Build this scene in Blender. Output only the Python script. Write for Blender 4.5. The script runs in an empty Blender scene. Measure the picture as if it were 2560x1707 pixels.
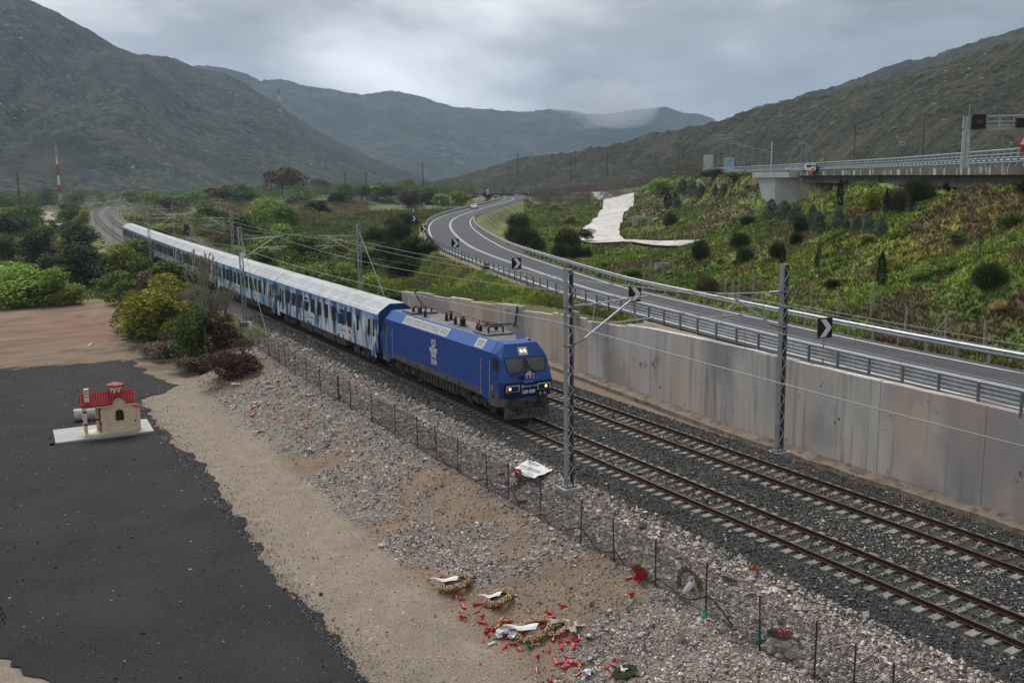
import bpy, math, random
import numpy as np
from math import sin, cos, pi, radians, atan2, hypot, sqrt
from mathutils import Vector, Matrix

# ---------------------------------------------------------------- camera
S = bpy.context.scene
cd = bpy.data.cameras.new('camera'); cam = bpy.data.objects.new('camera', cd); S.collection.objects.link(cam)
S.camera = cam
cd.sensor_width = 36; cd.sensor_fit = 'HORIZONTAL'; cd.lens = 36*2428.95/2560; cd.clip_start = .5; cd.clip_end = 20000
def cam_axes(yaw, pitch, roll):
    f = np.array([sin(yaw)*cos(pitch), cos(yaw)*cos(pitch), -sin(pitch)]); r = np.array([cos(yaw), -sin(yaw), 0.]); d = np.cross(f, r)
    return r*cos(roll)+d*sin(roll), -r*sin(roll)+d*cos(roll), f
_r, _d, _f = cam_axes(.50932, .166593, .0143466)
cam.matrix_world = Matrix(((_r[0], -_d[0], -_f[0], -24.966), (_r[1], -_d[1], -_f[1], 0), (_r[2], -_d[2], -_f[2], 12.7155), (0, 0, 0, 1)))

# ---------------------------------------------------------------- sky and light (overcast)
world = bpy.data.worlds.new('World'); S.world = world; world.use_nodes = True
wn = world.node_tree.nodes; wl = world.node_tree.links; wn.clear()
def W(t, **k):
    n = wn.new(t)
    for a, b in k.items():
        if a == 'ins':
            for i, v in b.items(): n.inputs[i].default_value = v
        else: setattr(n, a, b)
    return n
SUN_AZ, SUN_EL = radians(5), radians(52)      # behind the cloud, ahead and a little left
sky = W('ShaderNodeTexSky', sky_type='NISHITA', sun_disc=False, sun_elevation=SUN_EL, sun_rotation=SUN_AZ)
tc = W('ShaderNodeTexCoord')
mp = W('ShaderNodeMapping'); mp.inputs['Scale'].default_value = (1.0, 1.0, 2.6); wl.new(tc.outputs['Generated'], mp.inputs[0])
n1 = W('ShaderNodeTexNoise', ins={'Scale': 3.1, 'Detail': 8., 'Roughness': .56, 'Distortion': .15}); wl.new(mp.outputs[0], n1.inputs['Vector'])
n2 = W('ShaderNodeTexNoise', ins={'Scale': 2.0, 'Detail': 4., 'Roughness': .5}); wl.new(mp.outputs[0], n2.inputs['Vector'])
def dir_glow(az, el, sharp):
    az, el = radians(az), radians(el)
    dt = W('ShaderNodeVectorMath', operation='DOT_PRODUCT'); wl.new(tc.outputs['Generated'], dt.inputs[0]); dt.inputs[1].default_value = (sin(az)*cos(el), cos(az)*cos(el), sin(el))
    mr = W('ShaderNodeMapRange', interpolation_type='SMOOTHSTEP'); wl.new(dt.outputs['Value'], mr.inputs[0]); mr.inputs[1].default_value = sharp; mr.inputs[2].default_value = 1.; return mr
def wm(op, a, b):
    m = W('ShaderNodeMath', operation=op)
    for i, v in enumerate((a, b)):
        if isinstance(v, (int, float)): m.inputs[i].default_value = v
        else: wl.new(v, m.inputs[i])
    return m.outputs[0]
g1 = dir_glow(22, 17, .955)
cl = wm('ADD', wm('MULTIPLY', n1.outputs[0], 1.15), wm('MULTIPLY', n2.outputs[0], .75))
cl = wm('ADD', cl, wm('MULTIPLY', g1.outputs[0], .17))
cl = wm('MULTIPLY', cl, .672)
cr = W('ShaderNodeValToRGB'); wl.new(cl, cr.inputs[0])
cr.color_ramp.elements[0].position = .47; cr.color_ramp.elements[0].color = (.135, .145, .160, 1)
cr.color_ramp.elements[1].position = .90; cr.color_ramp.elements[1].color = (.92, .94, .96, 1)
e = cr.color_ramp.elements.new(.655); e.color = (.32, .335, .36, 1)
sks = W('ShaderNodeMix', data_type='RGBA', ins={0: .985}); 
skm = W('ShaderNodeVectorMath', operation='SCALE'); wl.new(sky.outputs[0], skm.inputs[0]); skm.inputs['Scale'].default_value = .10
wl.new(skm.outputs[0], sks.inputs[6]); wl.new(cr.outputs[0], sks.inputs[7])
bg = W('ShaderNodeBackground'); bg.inputs['Strength'].default_value = .74; wl.new(sks.outputs[2], bg.inputs[0])
wo = W('ShaderNodeOutputWorld'); wl.new(bg.outputs[0], wo.inputs[0])
sl = bpy.data.lights.new('sun', 'SUN'); sl.energy = 1.5; sl.angle = radians(28); sl.color = (1, .97, .92)
so = bpy.data.objects.new('sun', sl); S.collection.objects.link(so)
so.rotation_euler = Vector((-sin(SUN_AZ)*cos(SUN_EL), -cos(SUN_AZ)*cos(SUN_EL), -sin(SUN_EL))).to_track_quat('-Z', 'Y').to_euler()
S.view_settings.view_transform = 'Standard'; S.view_settings.look = 'None'; S.view_settings.gamma = 1; S.view_settings.exposure = 1.05
S.view_settings.use_curve_mapping = False
S.cycles.max_bounces = 5; S.cycles.diffuse_bounces = 2; S.cycles.glossy_bounces = 2; S.cycles.volume_bounces = 3; S.cycles.transparent_max_bounces = 8
S.cycles.use_denoising = True

# ---------------------------------------------------------------- shapes of the land (x right of the line, y along it, z over rail top)
_s = np.arange(-60, 2000, 2.0)
_k = np.interp(_s, [-60, 9.9, 10, 430, 620, 2000], [0, 0, .00025, .00025, .0009, .0009])
_h = np.cumsum(_k)*2.; _h -= np.interp(9, _s, _h)
_cx = np.cumsum(np.sin(_h))*2.; _cy = np.cumsum(np.cos(_h))*2.
_cx -= np.interp(0, _s, _cx); _cy -= np.interp(0, _s, _cy)
def centre(s): return float(np.interp(s, _s, _cx)), float(np.interp(s, _s, _cy)), float(np.interp(s, _s, _h))
def tp(s, off, z=0.): x, y, h = centre(s); return (x+off*cos(h), y-off*sin(h), z)
def xc(y): return np.interp(y, _cy, _cx)
def smooth(a, b, t): t = np.clip((np.asarray(t, float)-a)/(b-a), 0, 1); return t*t*(3-2*t)
def _hash(i, j, seed):
    n = (i.astype(np.int64)*374761393 + j.astype(np.int64)*668265263 + seed*1442695040888963) & 0x7fffffff
    n = ((n ^ (n >> 13))*1274126177) & 0x7fffffff
    return ((n ^ (n >> 16)) & 0xffff)/65535.
def vnoise(x, y, seed=0):
    x = np.asarray(x, float); y = np.asarray(y, float)
    i = np.floor(x); j = np.floor(y); u = x-i; v = y-j; u = u*u*(3-2*u); v = v*v*(3-2*v)
    a = _hash(i, j, seed); b = _hash(i+1, j, seed); c = _hash(i, j+1, seed); d = _hash(i+1, j+1, seed)
    return (a*(1-u)+b*u)*(1-v)+(c*(1-u)+d*u)*v
def fbm(x, y, o=4, seed=0):
    t = 0; a = .5; s = 0
    for k in range(o): t = t+a*vnoise(np.asarray(x)*2**k+k*17.3, np.asarray(y)*2**k-k*9.1, seed+k); s += a; a *= .5
    return t/s
WALL = [(9.75, 8, 3.55), (9.75, 22, 3.55), (9.8, 30, 3.65), (10.0, 38, 3.75), (10.8, 47, 3.6), (11.5, 55, 3.15), (12.2, 62, 2.85), (12.9, 73, 2.2), (13.7, 82, 1.7), (15.2, 96, .9)]
_wy = np.array([w[1] for w in WALL]); _wx = np.array([w[0] for w in WALL]); _wz = np.array([w[2] for w in WALL])
def xwall(y): return np.interp(y, np.append(_wy, [150, 300, 500, 900, 2000]), np.append(_wx, [15.2+2, 10.1+12, 28+16, 110, 400]))
ROAD = [(9.2, -30), (11.4, 0), (13.75, 24.6), (15.3, 39), (18.7, 60), (21.6, 73), (31.0, 106), (37.6, 125), (48.3, 151), (60.3, 177.5), (74.5, 205), (94, 237), (128, 288), (165, 342), (196, 392), (214, 430), (222, 462), (212, 492), (185, 503), (150, 505)]
ROADZ = 3.5
MOTOR = [(-12, -30), (12, 0), (30.6, 25), (47, 47), (81.5, 91.5), (118, 150), (156, 212), (218, 300), (290, 390), (400, 520), (560, 700)]
def resample(P, step):
    P = np.array(P, float); d = np.r_[0, np.cumsum(np.hypot(*np.diff(P, axis=0).T))]
    # Catmull-Rom
    out = []
    n = len(P)
    for i in range(n-1):
        p0 = P[max(i-1, 0)]; p1 = P[i]; p2 = P[i+1]; p3 = P[min(i+2, n-1)]
        m = max(2, int((d[i+1]-d[i])/step)+1)
        for t in np.arange(m)/m:
            out.append(.5*((2*p1)+(-p0+p2)*t+(2*p0-5*p1+4*p2-p3)*t*t+(-p0+3*p1-3*p2+p3)*t**3))
    out.append(P[-1]); Q = np.array(out)
    d = np.r_[0, np.cumsum(np.hypot(*np.diff(Q, axis=0).T))]; k = int(d[-1]/step)+1
    s = np.linspace(0, d[-1], k+1)
    return np.stack([np.interp(s, d, Q[:, 0]), np.interp(s, d, Q[:, 1])], 1)
def normals2(Q):
    t = np.gradient(Q, axis=0); t /= np.hypot(t[:, 0], t[:, 1])[:, None]; return np.stack([t[:, 1], -t[:, 0]], 1)   # to the right
_RQ = resample(ROAD, 4.); _MQ = resample(MOTOR, 2.5)
_RN = normals2(_RQ); _MN = normals2(_MQ)
def hwroad(y): return np.interp(y, [70, 125, 300], [2.95, 4.1, 4.2])
def nearest(Q, N, x, y):
    x = np.ravel(x); y = np.ravel(y); best = np.full(x.shape, 1e9); idx = np.zeros(x.shape, int)
    for i in range(len(Q)):
        d = (x-Q[i, 0])**2+(y-Q[i, 1])**2; m = d < best; best[m] = d[m]; idx[m] = i
    off = (x-Q[idx, 0])*N[idx, 0]+(y-Q[idx, 1])*N[idx, 1]
    return off, idx, np.sqrt(best)
DENT = (98.5, 127.0)
_CP = [(w[0]+.3, w[1], w[2]) for w in WALL] + [(9.8, -20, 3.5), (15.8, 112, -.3), (17, 130, -1), (19, 160, -1), (21, 200, -1), (24, 260, -1), (32, 350, -.5), (60, 500, 0),
 (25, 118, .5), (25, 135, -.5), (31, 160, -1), (38, 200, -1), (48, 250, -1), (63, 300, -.8), (100, 400, -.5), (150, 600, 1), (60, 700, 2),
 (17.5, 5, 3.8), (19, 20, 3.9), (20.5, 28, 3.9), (21.6, 34, 4), (23.7, 44, 4), (25.2, 50, 3.6), (30, 62, 3), (35, 72, 2), (42, 84, 1.3), (52, 100, 1), (62, 115, .8), (80, 125, .9),
 (74, 142, .7), (85, 167, .7), (81.5, 147, .7), (100, 165, .8), (70, 160, .9), (85, 190, .9), (110, 225, .8), (140, 230, .7), (140, 270, .7), (220, 334, .6), (200, 370, .7), (257, 410, .6), (330, 540, 1.5), (250, 480, .8),
 (27.5, 30, 9), (45, 49, 11.6), (36, 45, 7.6), (62, 72, 10), (79, 91, 11.3), (66, 88, 7.2), (82, 112, 6.5), (55, 78, 6.5), (46, 66, 6.2), (50, 90, 3.0), (70, 112, 3.0), (95, 133, 6.5), (99, 140, 5.5), (108, 142, 9.5),
 (100, 150, 3.2), (114, 150, 9.5), (140, 208, 6.5), (148, 213, 10.5), (126, 202, 1.0), (187, 282, 1.2), (213, 302, 10), (262, 383, 1.5), (284, 395, 11),
 (95, 55, 12.4), (130, 110, 12.3), (160, 150, 12.3), (220, 210, 12), (300, 290, 12), (360, 420, 11), (420, 560, 10), (500, 400, 10), (350, 200, 12), (200, 60, 12), (500, 700, 8), (800, 900, 6), (500, 1200, 4), (70, 20, 12.5), (50, 0, 12.5), (120, 30, 12.5), (60, 40, 12.5), (0, 1200, 4), (0, 800, 2)]
_CP = np.array(_CP, float)
_Dm = np.hypot(_CP[:, None, 0]-_CP[None, :, 0], _CP[:, None, 1]-_CP[None, :, 1])
_Wt = np.linalg.solve(_Dm+np.eye(len(_CP))*1.2, _CP[:, 2]-3.)
def right_land(x, y):
    z = np.full(x.shape, 3.)
    for i in range(len(_CP)): z = z+_Wt[i]*np.hypot(x-_CP[i, 0], y-_CP[i, 1])
    z = np.clip(z, -3, 90); w = smooth(430, 640, y); z = z*(1-w)+2.5*w
    z = z+(fbm(x*.25, y*.25, 3, 5)-.5)*(.2+.8*smooth(1.2, 2.8, z))*np.clip(np.hypot(x-15, y-30)/60, .15, 1.0)*.7
    om, im, dm = nearest(_MQ, _MN, x, y); oc = om-11.5
    w = smooth(18, 11.3, np.abs(oc))*(om > 1.1); z = z*(1-w)+12.55*w
    w = smooth(-5.5, -.8, om)*(om <= 1.1)*(dm < 40); lowz = np.where(y < 152+(x-118)*-.3, 11.35, 12.6); z = z*(1-w)+np.where(lowz < 12, np.minimum(z, lowz), 12.5)*w
    z = z-7.5*np.exp(-(((x-DENT[0])*.7+(y-DENT[1])*.71)**2/60+((x-DENT[0])*-.71+(y-DENT[1])*.7)**2/90))*(z < 12.5)
    o, i, d = nearest(_RQ, _RN, x, y); e = np.maximum(np.abs(o)-hwroad(y), 0); e = np.where(d > 60, 60, np.maximum(e, d-np.abs(o)-3))
    w = smooth(6.0, 1.3, e); z = z*(1-w)+(ROADZ-.06-.03*np.minimum(e, 3))*w
    return z
def left_land(x, y):
    u = x-xc(y)
    z = np.interp(u, [-16, -10.9, -9.6, -6.6, -5.4, -3.3, -2.5, -1.9, 7.2, 7.9, 8.6, 9.8], [-2.8, -2.76, -2.5, -1.45, -1.2, -.85, -.45, -.25, -.25, -.6, -.85, -.85])
    zf = np.interp(u, [-60, -11, -6, -3.3, -2.5, -1.9, 7.2, 8.2, 11], [-2.8, -2.4, -1.5, -.9, -.45, -.25, -.25, -.9, -1.])
    w = smooth(85, 110, y); z = z*(1-w)+zf*w
    z = z+np.where(u < -11, (fbm(x*.05, y*.05, 3, 9)-.5)*smooth(95, 180, y)*3+smooth(200, 600, y)*2.5, 0)
    n = (fbm(x*.9, y*.9, 3, 3)-.5)*.42*smooth(-3.4, -6.2, u)*smooth(-12.5, -9.5, u)*smooth(95, 70, y)
    n = n+(fbm(x*.35, y*.35, 2, 4)-.5)*.5*smooth(-6.5, -8, u)*smooth(-11.5, -9.5, u)
    n = n+(fbm(x*2.5, y*2.5, 3, 7)-.5)*.05*smooth(-3, -4, u)
    n = n+(fbm(x*.6, y*.6, 3, 8)-.5)*.7*smooth(76, 84, y)*smooth(125, 100, y)*smooth(-14, -11, u)*smooth(-4, -7, u)
    return z+n
def land(x, y):
    x = np.atleast_1d(np.asarray(x, float)); y = np.atleast_1d(np.asarray(y, float)); sh = x.shape; x = x.ravel(); y = y.ravel()
    xw = xwall(y); L = left_land(x, y); z = L.copy(); m = x > xw
    if m.any(): z[m] = right_land(x[m], y[m])
    wd = 6+np.maximum(y-120, 0)*.25; t = (y > 96) & (x > xw-2.5) & (x < xw+wd)      # past the wall's end the two sides meet as a bank
    if t.any():
        k = (x[t]-xw[t]+2.5)/(wd[t]+2.5); k = k*k*(3-2*k); z[t] = L[t]*(1-k)+right_land(x[t], y[t])*k
    return z.reshape(sh)
def zat(x, y): return float(land(x, y)[0])

# ---------------------------------------------------------------- helpers
COL = S.collection
def put(o, parent=None):
    COL.objects.link(o)
    if parent is not None: o.parent = parent
    return o
def tag(o, label=None, cat=None, group=None, kind=None):
    for k, v in (('label', label), ('category', cat), ('group', group), ('kind', kind)):
        if v: o[k] = v
    return o
def thing(name, label, cat, loc=(0, 0, 0), rz=0., group=None, ry=0.):
    o = bpy.data.objects.new(name, None); o.empty_display_size = .2; put(o)
    o.location = loc; o.rotation_euler = (0, ry, rz); return tag(o, label, cat, group)
def mesh_np(name, v, f, mats=None, smooth_=False, fm=None, col=None):
    """v (n,3) array, f (m,k) array of one face size"""
    v = np.asarray(v, np.float32); f = np.asarray(f, np.int32); k = f.shape[1]
    me = bpy.data.meshes.new(name); me.vertices.add(len(v)); me.vertices.foreach_set('co', v.ravel())
    me.loops.add(f.size); me.loops.foreach_set('vertex_index', f.ravel())
    me.polygons.add(len(f)); me.polygons.foreach_set('loop_start', np.arange(0, f.size, k, dtype=np.int32))
    if fm is not None: me.polygons.foreach_set('material_index', np.asarray(fm, np.int32))
    me.polygons.foreach_set('use_smooth', np.full(len(f), bool(smooth_)))
    for m in (mats or []): me.materials.append(m)
    if col is not None:
        a = me.color_attributes.new('col', 'FLOAT_COLOR', 'POINT'); c = np.ones((len(v), 4), np.float32); c[:, :3] = col; a.data.foreach_set('color', c.ravel())
    me.update(calc_edges=True); me.validate(); return me
def attr(me, name, val):
    a = me.attributes.new(name, 'FLOAT', 'POINT'); a.data.foreach_set('value', np.asarray(val, np.float32).ravel())
def obj(name, me, parent=None, loc=None, rot=None, **k):
    o = bpy.data.objects.new(name, me); put(o, parent)
    if loc is not None: o.location = loc
    if rot is not None: o.rotation_euler = rot
    return tag(o, **k)
class MB:
    def __init__(s): s.v = []; s.f = []; s.m = []; s.mi = 0
    def add(s, vs, fs):
        b = len(s.v); s.v += [tuple(p) for p in vs]; s.f += [tuple(b+i for i in f) for f in fs]; s.m += [s.mi]*len(fs); return s
    def box(s, c, d, rz=0., M=None):
        x, y, z = d[0]/2, d[1]/2, d[2]/2
        vs = [Vector((a, b, e)) for e in (-z, z) for b in (-y, y) for a in (-x, x)]
        R = Matrix.Rotation(rz, 3, 'Z') if M is None else M; c = Vector(c)
        return s.add([c+R @ p for p in vs], [(0, 2, 3, 1), (4, 5, 7, 6), (0, 1, 5, 4), (2, 6, 7, 3), (0, 4, 6, 2), (1, 3, 7, 5)])
    def b2(s, a, b): return s.box([(a[i]+b[i])/2 for i in range(3)], [abs(b[i]-a[i]) for i in range(3)])
    def tube(s, p, q, r, n=6, r2=None, cap=True):
        p = Vector(p); q = Vector(q); d = q-p
        if d.length < 1e-6: return s
        R = d.to_track_quat('Z', 'Y').to_matrix(); r2 = r if r2 is None else r2
        ring = [(cos(2*pi*(i+.5)/n), sin(2*pi*(i+.5)/n)) for i in range(n)]
        vs = [p+R @ Vector((r*a, r*b, 0)) for a, b in ring]+[q+R @ Vector((r2*a, r2*b, 0)) for a, b in ring]
        fs = [(i, (i+1) % n, n+(i+1) % n, n+i) for i in range(n)]
        if cap: fs += [tuple(range(n-1, -1, -1)), tuple(range(n, 2*n))]
        return s.add(vs, fs)
    def path(s, P, r, n=5):
        for a, b in zip(P[:-1], P[1:]): s.tube(a, b, r, n, cap=False)
        return s
    def bar(s, p, q, w, h):
        p = Vector(p); q = Vector(q); d = q-p
        if d.length < 1e-6: return s
        R = d.to_track_quat('Y', 'Z').to_matrix(); return s.box((p+q)/2, (w, d.length, h), M=R)
    def prism(s, pts, d, o=(0, 0, 0)):
        """extrude polygon (3d points) along vector d"""
        n = len(pts); d = Vector(d); P = [Vector(p) for p in pts]
        return s.add(P+[p+d for p in P], [tuple(range(n-1, -1, -1)), tuple(range(n, 2*n))]+[(i, (i+1) % n, n+(i+1) % n, n+i) for i in range(n)])
    def lathe(s, c, prof, n=12, ax='z'):
        """prof: list of (r,h)"""
        vs = []; c = Vector(c)
        for r, h in prof:
            for i in range(n):
                a = 2*pi*i/n; p = (r*cos(a), r*sin(a), h)
                if ax == 'x': p = (p[2], p[0], p[1])
                if ax == 'y': p = (p[0], p[2], p[1])
                vs.append(c+Vector(p))
        fs = [(k*n+i, k*n+(i+1) % n, (k+1)*n+(i+1) % n, (k+1)*n+i) for k in range(len(prof)-1) for i in range(n)]
        return s.add(vs, fs+[tuple(range(n)), tuple((len(prof)-1)*n+i for i in range(n))])
    def grid(s, rows):
        n = len(rows[0]); vs = [p for r in rows for p in r]
        return s.add(vs, [(a*n+b, a*n+b+1, (a+1)*n+b+1, (a+1)*n+b) for a in range(len(rows)-1) for b in range(n-1)])
    def mesh(s, name, mats, sm=False):
        me = bpy.data.meshes.new(name); me.from_pydata(s.v, [], s.f)
        mats = mats if isinstance(mats, (list, tuple)) else [mats]
        for m in mats: me.materials.append(m)
        me.polygons.foreach_set('material_index', s.m); me.polygons.foreach_set('use_smooth', [sm]*len(s.f)); me.update()
        import bmesh as bmm
        b = bmm.new(); b.from_mesh(me); bmm.ops.recalc_face_normals(b, faces=b.faces); b.to_mesh(me); b.free()
        return me
    def build(s, name, mats, parent=None, loc=None, rot=None, sm=False, **k): return obj(name, s.mesh(name, mats, sm), parent, loc, rot, **k)
def copy_tree(o, parent=None, **k):
    c = o.copy(); COL.objects.link(c); c.parent = parent
    for ch in o.children: copy_tree(ch, c)
    for a, b in k.items(): setattr(c, a, b)
    return c
def rename(o, label, **k): tag(o, label, **k); return o
# ---------------------------------------------------------------- materials
def M(name, c1, c2=None, sc=4., rough=.85, metal=0., bump=0., bsc=None, c3=None, sc3=None, rand=0., spec=.25, det=5., stretch=(1, 1, 1), emit=None, attrcol=False, lo=.35, hi=.65, bdist=.02, alpha=None, trans=0.):
    m = bpy.data.materials.new(name); m.use_nodes = True; t = m.node_tree; N = t.nodes; L = t.links; b = N['Principled BSDF']
    b.inputs['Roughness'].default_value = rough; b.inputs['Metallic'].default_value = metal; b.inputs['Specular IOR Level'].default_value = spec
    b.inputs['Base Color'].default_value = (*c1, 1)
    tcn = N.new('ShaderNodeTexCoord'); mpn = N.new('ShaderNodeMapping'); mpn.inputs['Scale'].default_value = stretch; L.new(tcn.outputs['Object'], mpn.inputs[0])
    def noise(s_, d=det):
        n = N.new('ShaderNodeTexNoise'); n.inputs['Scale'].default_value = s_; n.inputs['Detail'].default_value = d; n.inputs['Roughness'].default_value = .6; L.new(mpn.outputs[0], n.inputs['Vector']); return n
    def ramp(f, a, c):
        r = N.new('ShaderNodeMapRange'); r.inputs[1].default_value = a; r.inputs[2].default_value = c; L.new(f, r.inputs[0]); return r.outputs[0]
    def mix(f, a, c):
        x = N.new('ShaderNodeMix'); x.data_type = 'RGBA'
        if isinstance(f, float): x.inputs[0].default_value = f
        else: L.new(f, x.inputs[0])
        for s_, i in ((a, 6), (c, 7)):
            if isinstance(s_, tuple): x.inputs[i].default_value = (*s_[:3], 1)
            else: L.new(s_, x.inputs[i])
        return x.outputs[2]
    out = None
    if c2: out = mix(ramp(noise(sc).outputs[0], lo, hi), c1, c2)
    if c3: out = mix(ramp(noise(sc3 or sc*5, 3).outputs[0], .52, .68), out or c1, c3)
    if attrcol:
        a = N.new('ShaderNodeAttribute'); a.attribute_name = 'col'; out = a.outputs['Color']
        if c2: out = mix(ramp(noise(sc).outputs[0], .3, .7), out, c2)
    if rand:
        oi = N.new('ShaderNodeObjectInfo'); h = N.new('ShaderNodeHueSaturation'); r = N.new('ShaderNodeMapRange'); L.new(oi.outputs['Random'], r.inputs[0]); r.inputs[3].default_value = 1-rand; r.inputs[4].default_value = 1+rand
        L.new(r.outputs[0], h.inputs['Value'])
        if out is None: h.inputs['Color'].default_value = (*c1, 1)
        else: L.new(out, h.inputs['Color'])
        out = h.outputs[0]
    if out is not None: L.new(out, b.inputs['Base Color'])
    if bump:
        bn = N.new('ShaderNodeBump'); bn.inputs['Strength'].default_value = bump; bn.inputs['Distance'].default_value = bdist
        L.new(noise(bsc or sc*6).outputs[0], bn.inputs['Height']); L.new(bn.outputs[0], b.inputs['Normal'])
    if emit: b.inputs['Emission Color'].default_value = (*emit[:3], 1); b.inputs['Emission Strength'].default_value = emit[3]
    if trans: b.inputs['Transmission Weight'].default_value = trans
    m['bsdf'] = 1
    return m
mGalv = M('galvanised steel', (.50, .52, .54), (.36, .38, .40), 3, .5, .3, rand=.08)
mGalvD = M('dull steel', (.26, .27, .28), (.17, .18, .185), 3, .55, .4)
mDark = M('dark iron', (.045, .045, .048), (.075, .068, .06), 6, .7, .2)
mConc = M('concrete', (.40, .385, .36), (.30, .285, .26), 2, .9, bump=.3)
mWhite = M('white paint', (.78, .78, .77), (.66, .66, .64), 8, .5)
mBlack = M('black paint', (.02, .02, .022), None, rough=.5)
mRed = M('red paint', (.55, .03, .025), (.42, .02, .02), 8, .4)
mRust = M('rusty rail steel', (.052, .022, .014), (.085, .04, .022), 5, .65, .2, bump=.2)
mHead = M('worn rail head', (.20, .16, .145), (.13, .09, .075), 4, .4, .5)
mWood = M('grey wood pole', (.12, .095, .07), (.07, .055, .045), 6, .9, stretch=(1, 1, .1))
mGlass = M('dark glass', (.035, .04, .043), (.05, .055, .055), 2, .08, spec=.6)
mAlu = M('aluminium tube', (.60, .60, .58), (.48, .48, .46), 5, .4, .35)
mBark = M('bark', (.10, .08, .065), (.055, .045, .037), 9, .95)
mTwig = M('grey twigs', (.16, .135, .12), (.10, .08, .07), 3, .95, rand=.15)
mFlow = M('yellow blossom', (.55, .47, .04), (.38, .36, .05), 6, .8)

# ---------------------------------------------------------------- ground
def mix3(a, b, w): w = np.clip(w, 0, 1)[..., None]; return a*(1-w)+b*w
def groundcol(x, y, z):
    u = x-xc(y); xw = xwall(y); n1_ = fbm(x*.12, y*.12, 4, 21); n2_ = fbm(x*.55, y*.55, 3, 22); n3_ = fbm(x*2.1, y*2.1, 2, 23); n4_ = fbm(x*.035, y*.035, 3, 24)
    c = np.zeros(x.shape+(3,))
    green = np.array([.15, .215, .045]); olive = np.array([.175, .18, .06]); brown = np.array([.125, .088, .058]); yel = np.array([.26, .26, .035]); dk = np.array([.045, .06, .022])
    c[:] = olive
    c = mix3(c, green, smooth(.46, .60, n1_)*.9); c = mix3(c, brown, smooth(.52, .66, fbm(x*.2, y*.2, 4, 31))*.85); c = mix3(c, dk, smooth(.55, .7, n2_)*.6)
    c = mix3(c, yel, smooth(.64, .72, fbm(x*.09, y*.09, 3, 33))*smooth(.45, .6, n2_)*.8)
    far = smooth(230, 600, y); c = mix3(c, np.array([.07, .085, .035]), far*.8)
    # left flats
    L = x < xw
    sand = np.array([.245, .200, .155]); pale = np.array([.46, .40, .34]); soil = np.array([.205, .145, .10]); red = np.array([.21, .125, .085]); bal = np.array([.05, .05, .046])
    w = L*smooth(86, 80, y+(n2_-.5)*8); c = mix3(c, sand, w)
    c = mix3(c, sand*.72, L*smooth(.5, .7, n1_)*smooth(86, 80, y)*.5)
    c = mix3(c, pale*.42, L*smooth(-11.2, -10., u+(n2_-.5)*2.6)*smooth(80, 70, y))
    c = mix3(c, pale*.36, L*smooth(-7.5, -4.2, u+(n2_-.5)*2)*smooth(84, 76, y))
    sp = smooth(.50, .60, fbm(x*.35+3, y*.22, 3, 41)); c = mix3(c, soil, L*sp*smooth(-11.4, -10.4, u)*smooth(-4.6, -6.2, u)*smooth(82, 76, y)*.85)
    w = L*smooth(78, 84, y+(n2_-.5)*6)*smooth(143, 136, y+(n1_-.5)*10)*smooth(-4.2, -6, u); c = mix3(c, mix3(red+0*c, soil, smooth(.4, .65, n1_)), w*(1-.35*smooth(.55, .7, n2_))); c = mix3(c, soil*.5, w*smooth(.56, .68, fbm(x*.35, y*.9, 4, 46))*.7); c = mix3(c, sand*1.05, w*smooth(.6, .7, fbm(x*.2+5, y*.5, 3, 47))*.5)
    w = smooth(-2.75, -2.45, u+(n3_-.5)*.7)*smooth(8.6, 8.3, u)*L; w = np.where(y > 100, smooth(-3.2, -2.6, u)*smooth(8.6, 8., u), w); c = mix3(c, mix3(bal+0*c, np.array([.15, .135, .12]), smooth(60, 260, y)), w)
    dirt = np.array([.20, .15, .105]); c = mix3(c, dirt*(1+0*c), L*smooth(8.3, 8.6, u)*smooth(100, 92, y))
    # verge between wall and road
    o, i, d = nearest(_RQ, _RN, x, y); o = o.reshape(x.shape); hw = hwroad(y); d = d.reshape(x.shape)
    e = np.abs(o)-hw; ok = d < 60
    w = (~L)*ok*(o < 0)*smooth(52, 46, y+(n2_-.5)*12); c = mix3(c, np.array([.36, .33, .30])*(1+0*c), w)
    w = (~L)*ok*smooth(2.2, 1.0, e+(n2_-.5)*1.6)*.8; c = mix3(c, np.array([.25, .20, .14])*(1+0*c), w*(1-.5*(o > 0)))
    c = c*(.82+.36*n3_[..., None]); return c
ys = np.r_[np.arange(-30, 4, 2.), np.arange(4, 60, .3), np.arange(60, 120, .6), np.arange(120, 270, 1.25), np.arange(270, 400, 2.5), np.arange(400, 1700, 14.), [2200, 3500]]
ul = np.r_[-2500, -1200, -900, -600, -400, -300, -220, -160, -120, -90, -75, np.arange(-60, -16, 1.6), np.arange(-16, -1.9, .28), np.arange(-1.9, 8.2, .9), 8.4, 9.0, np.arange(9.6, 16.5, .7)]
ur = np.r_[.2, np.arange(.5, 12, .5), np.arange(12, 165, 1.15), np.arange(165, 400, 6.), 450, 550, 700, 900, 1300, 2500]
Y, UL = np.meshgrid(ys, ul, indexing='ij'); XL = xc(Y)+np.minimum(UL, xwall(Y)-xc(Y)-.05)
XL[:, -1] = xwall(Y[:, -1])+.12; XL[:, -2] = xwall(Y[:, -2])+.05
Y2, UR = np.meshgrid(ys, ur, indexing='ij'); XR = xwall(Y2)+UR
X = np.concatenate([XL, XR], 1); Yg = np.concatenate([Y, Y2], 1); Z = land(X, Yg); k_ = Yg[:, 0] < 96.5; Z[k_, len(ul)-1] = -.95; Z[k_, len(ul)-2] = -.92
gc = groundcol(X, Yg, Z)
nr, nc = X.shape; ii = (np.arange(nr-1)[:, None]*nc+np.arange(nc-1)[None, :]).ravel()
mGround = M('soil, gravel and turf', (.2, .2, .2), rough=.95, bump=.55, bsc=9, attrcol=True, bdist=.06)
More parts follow.
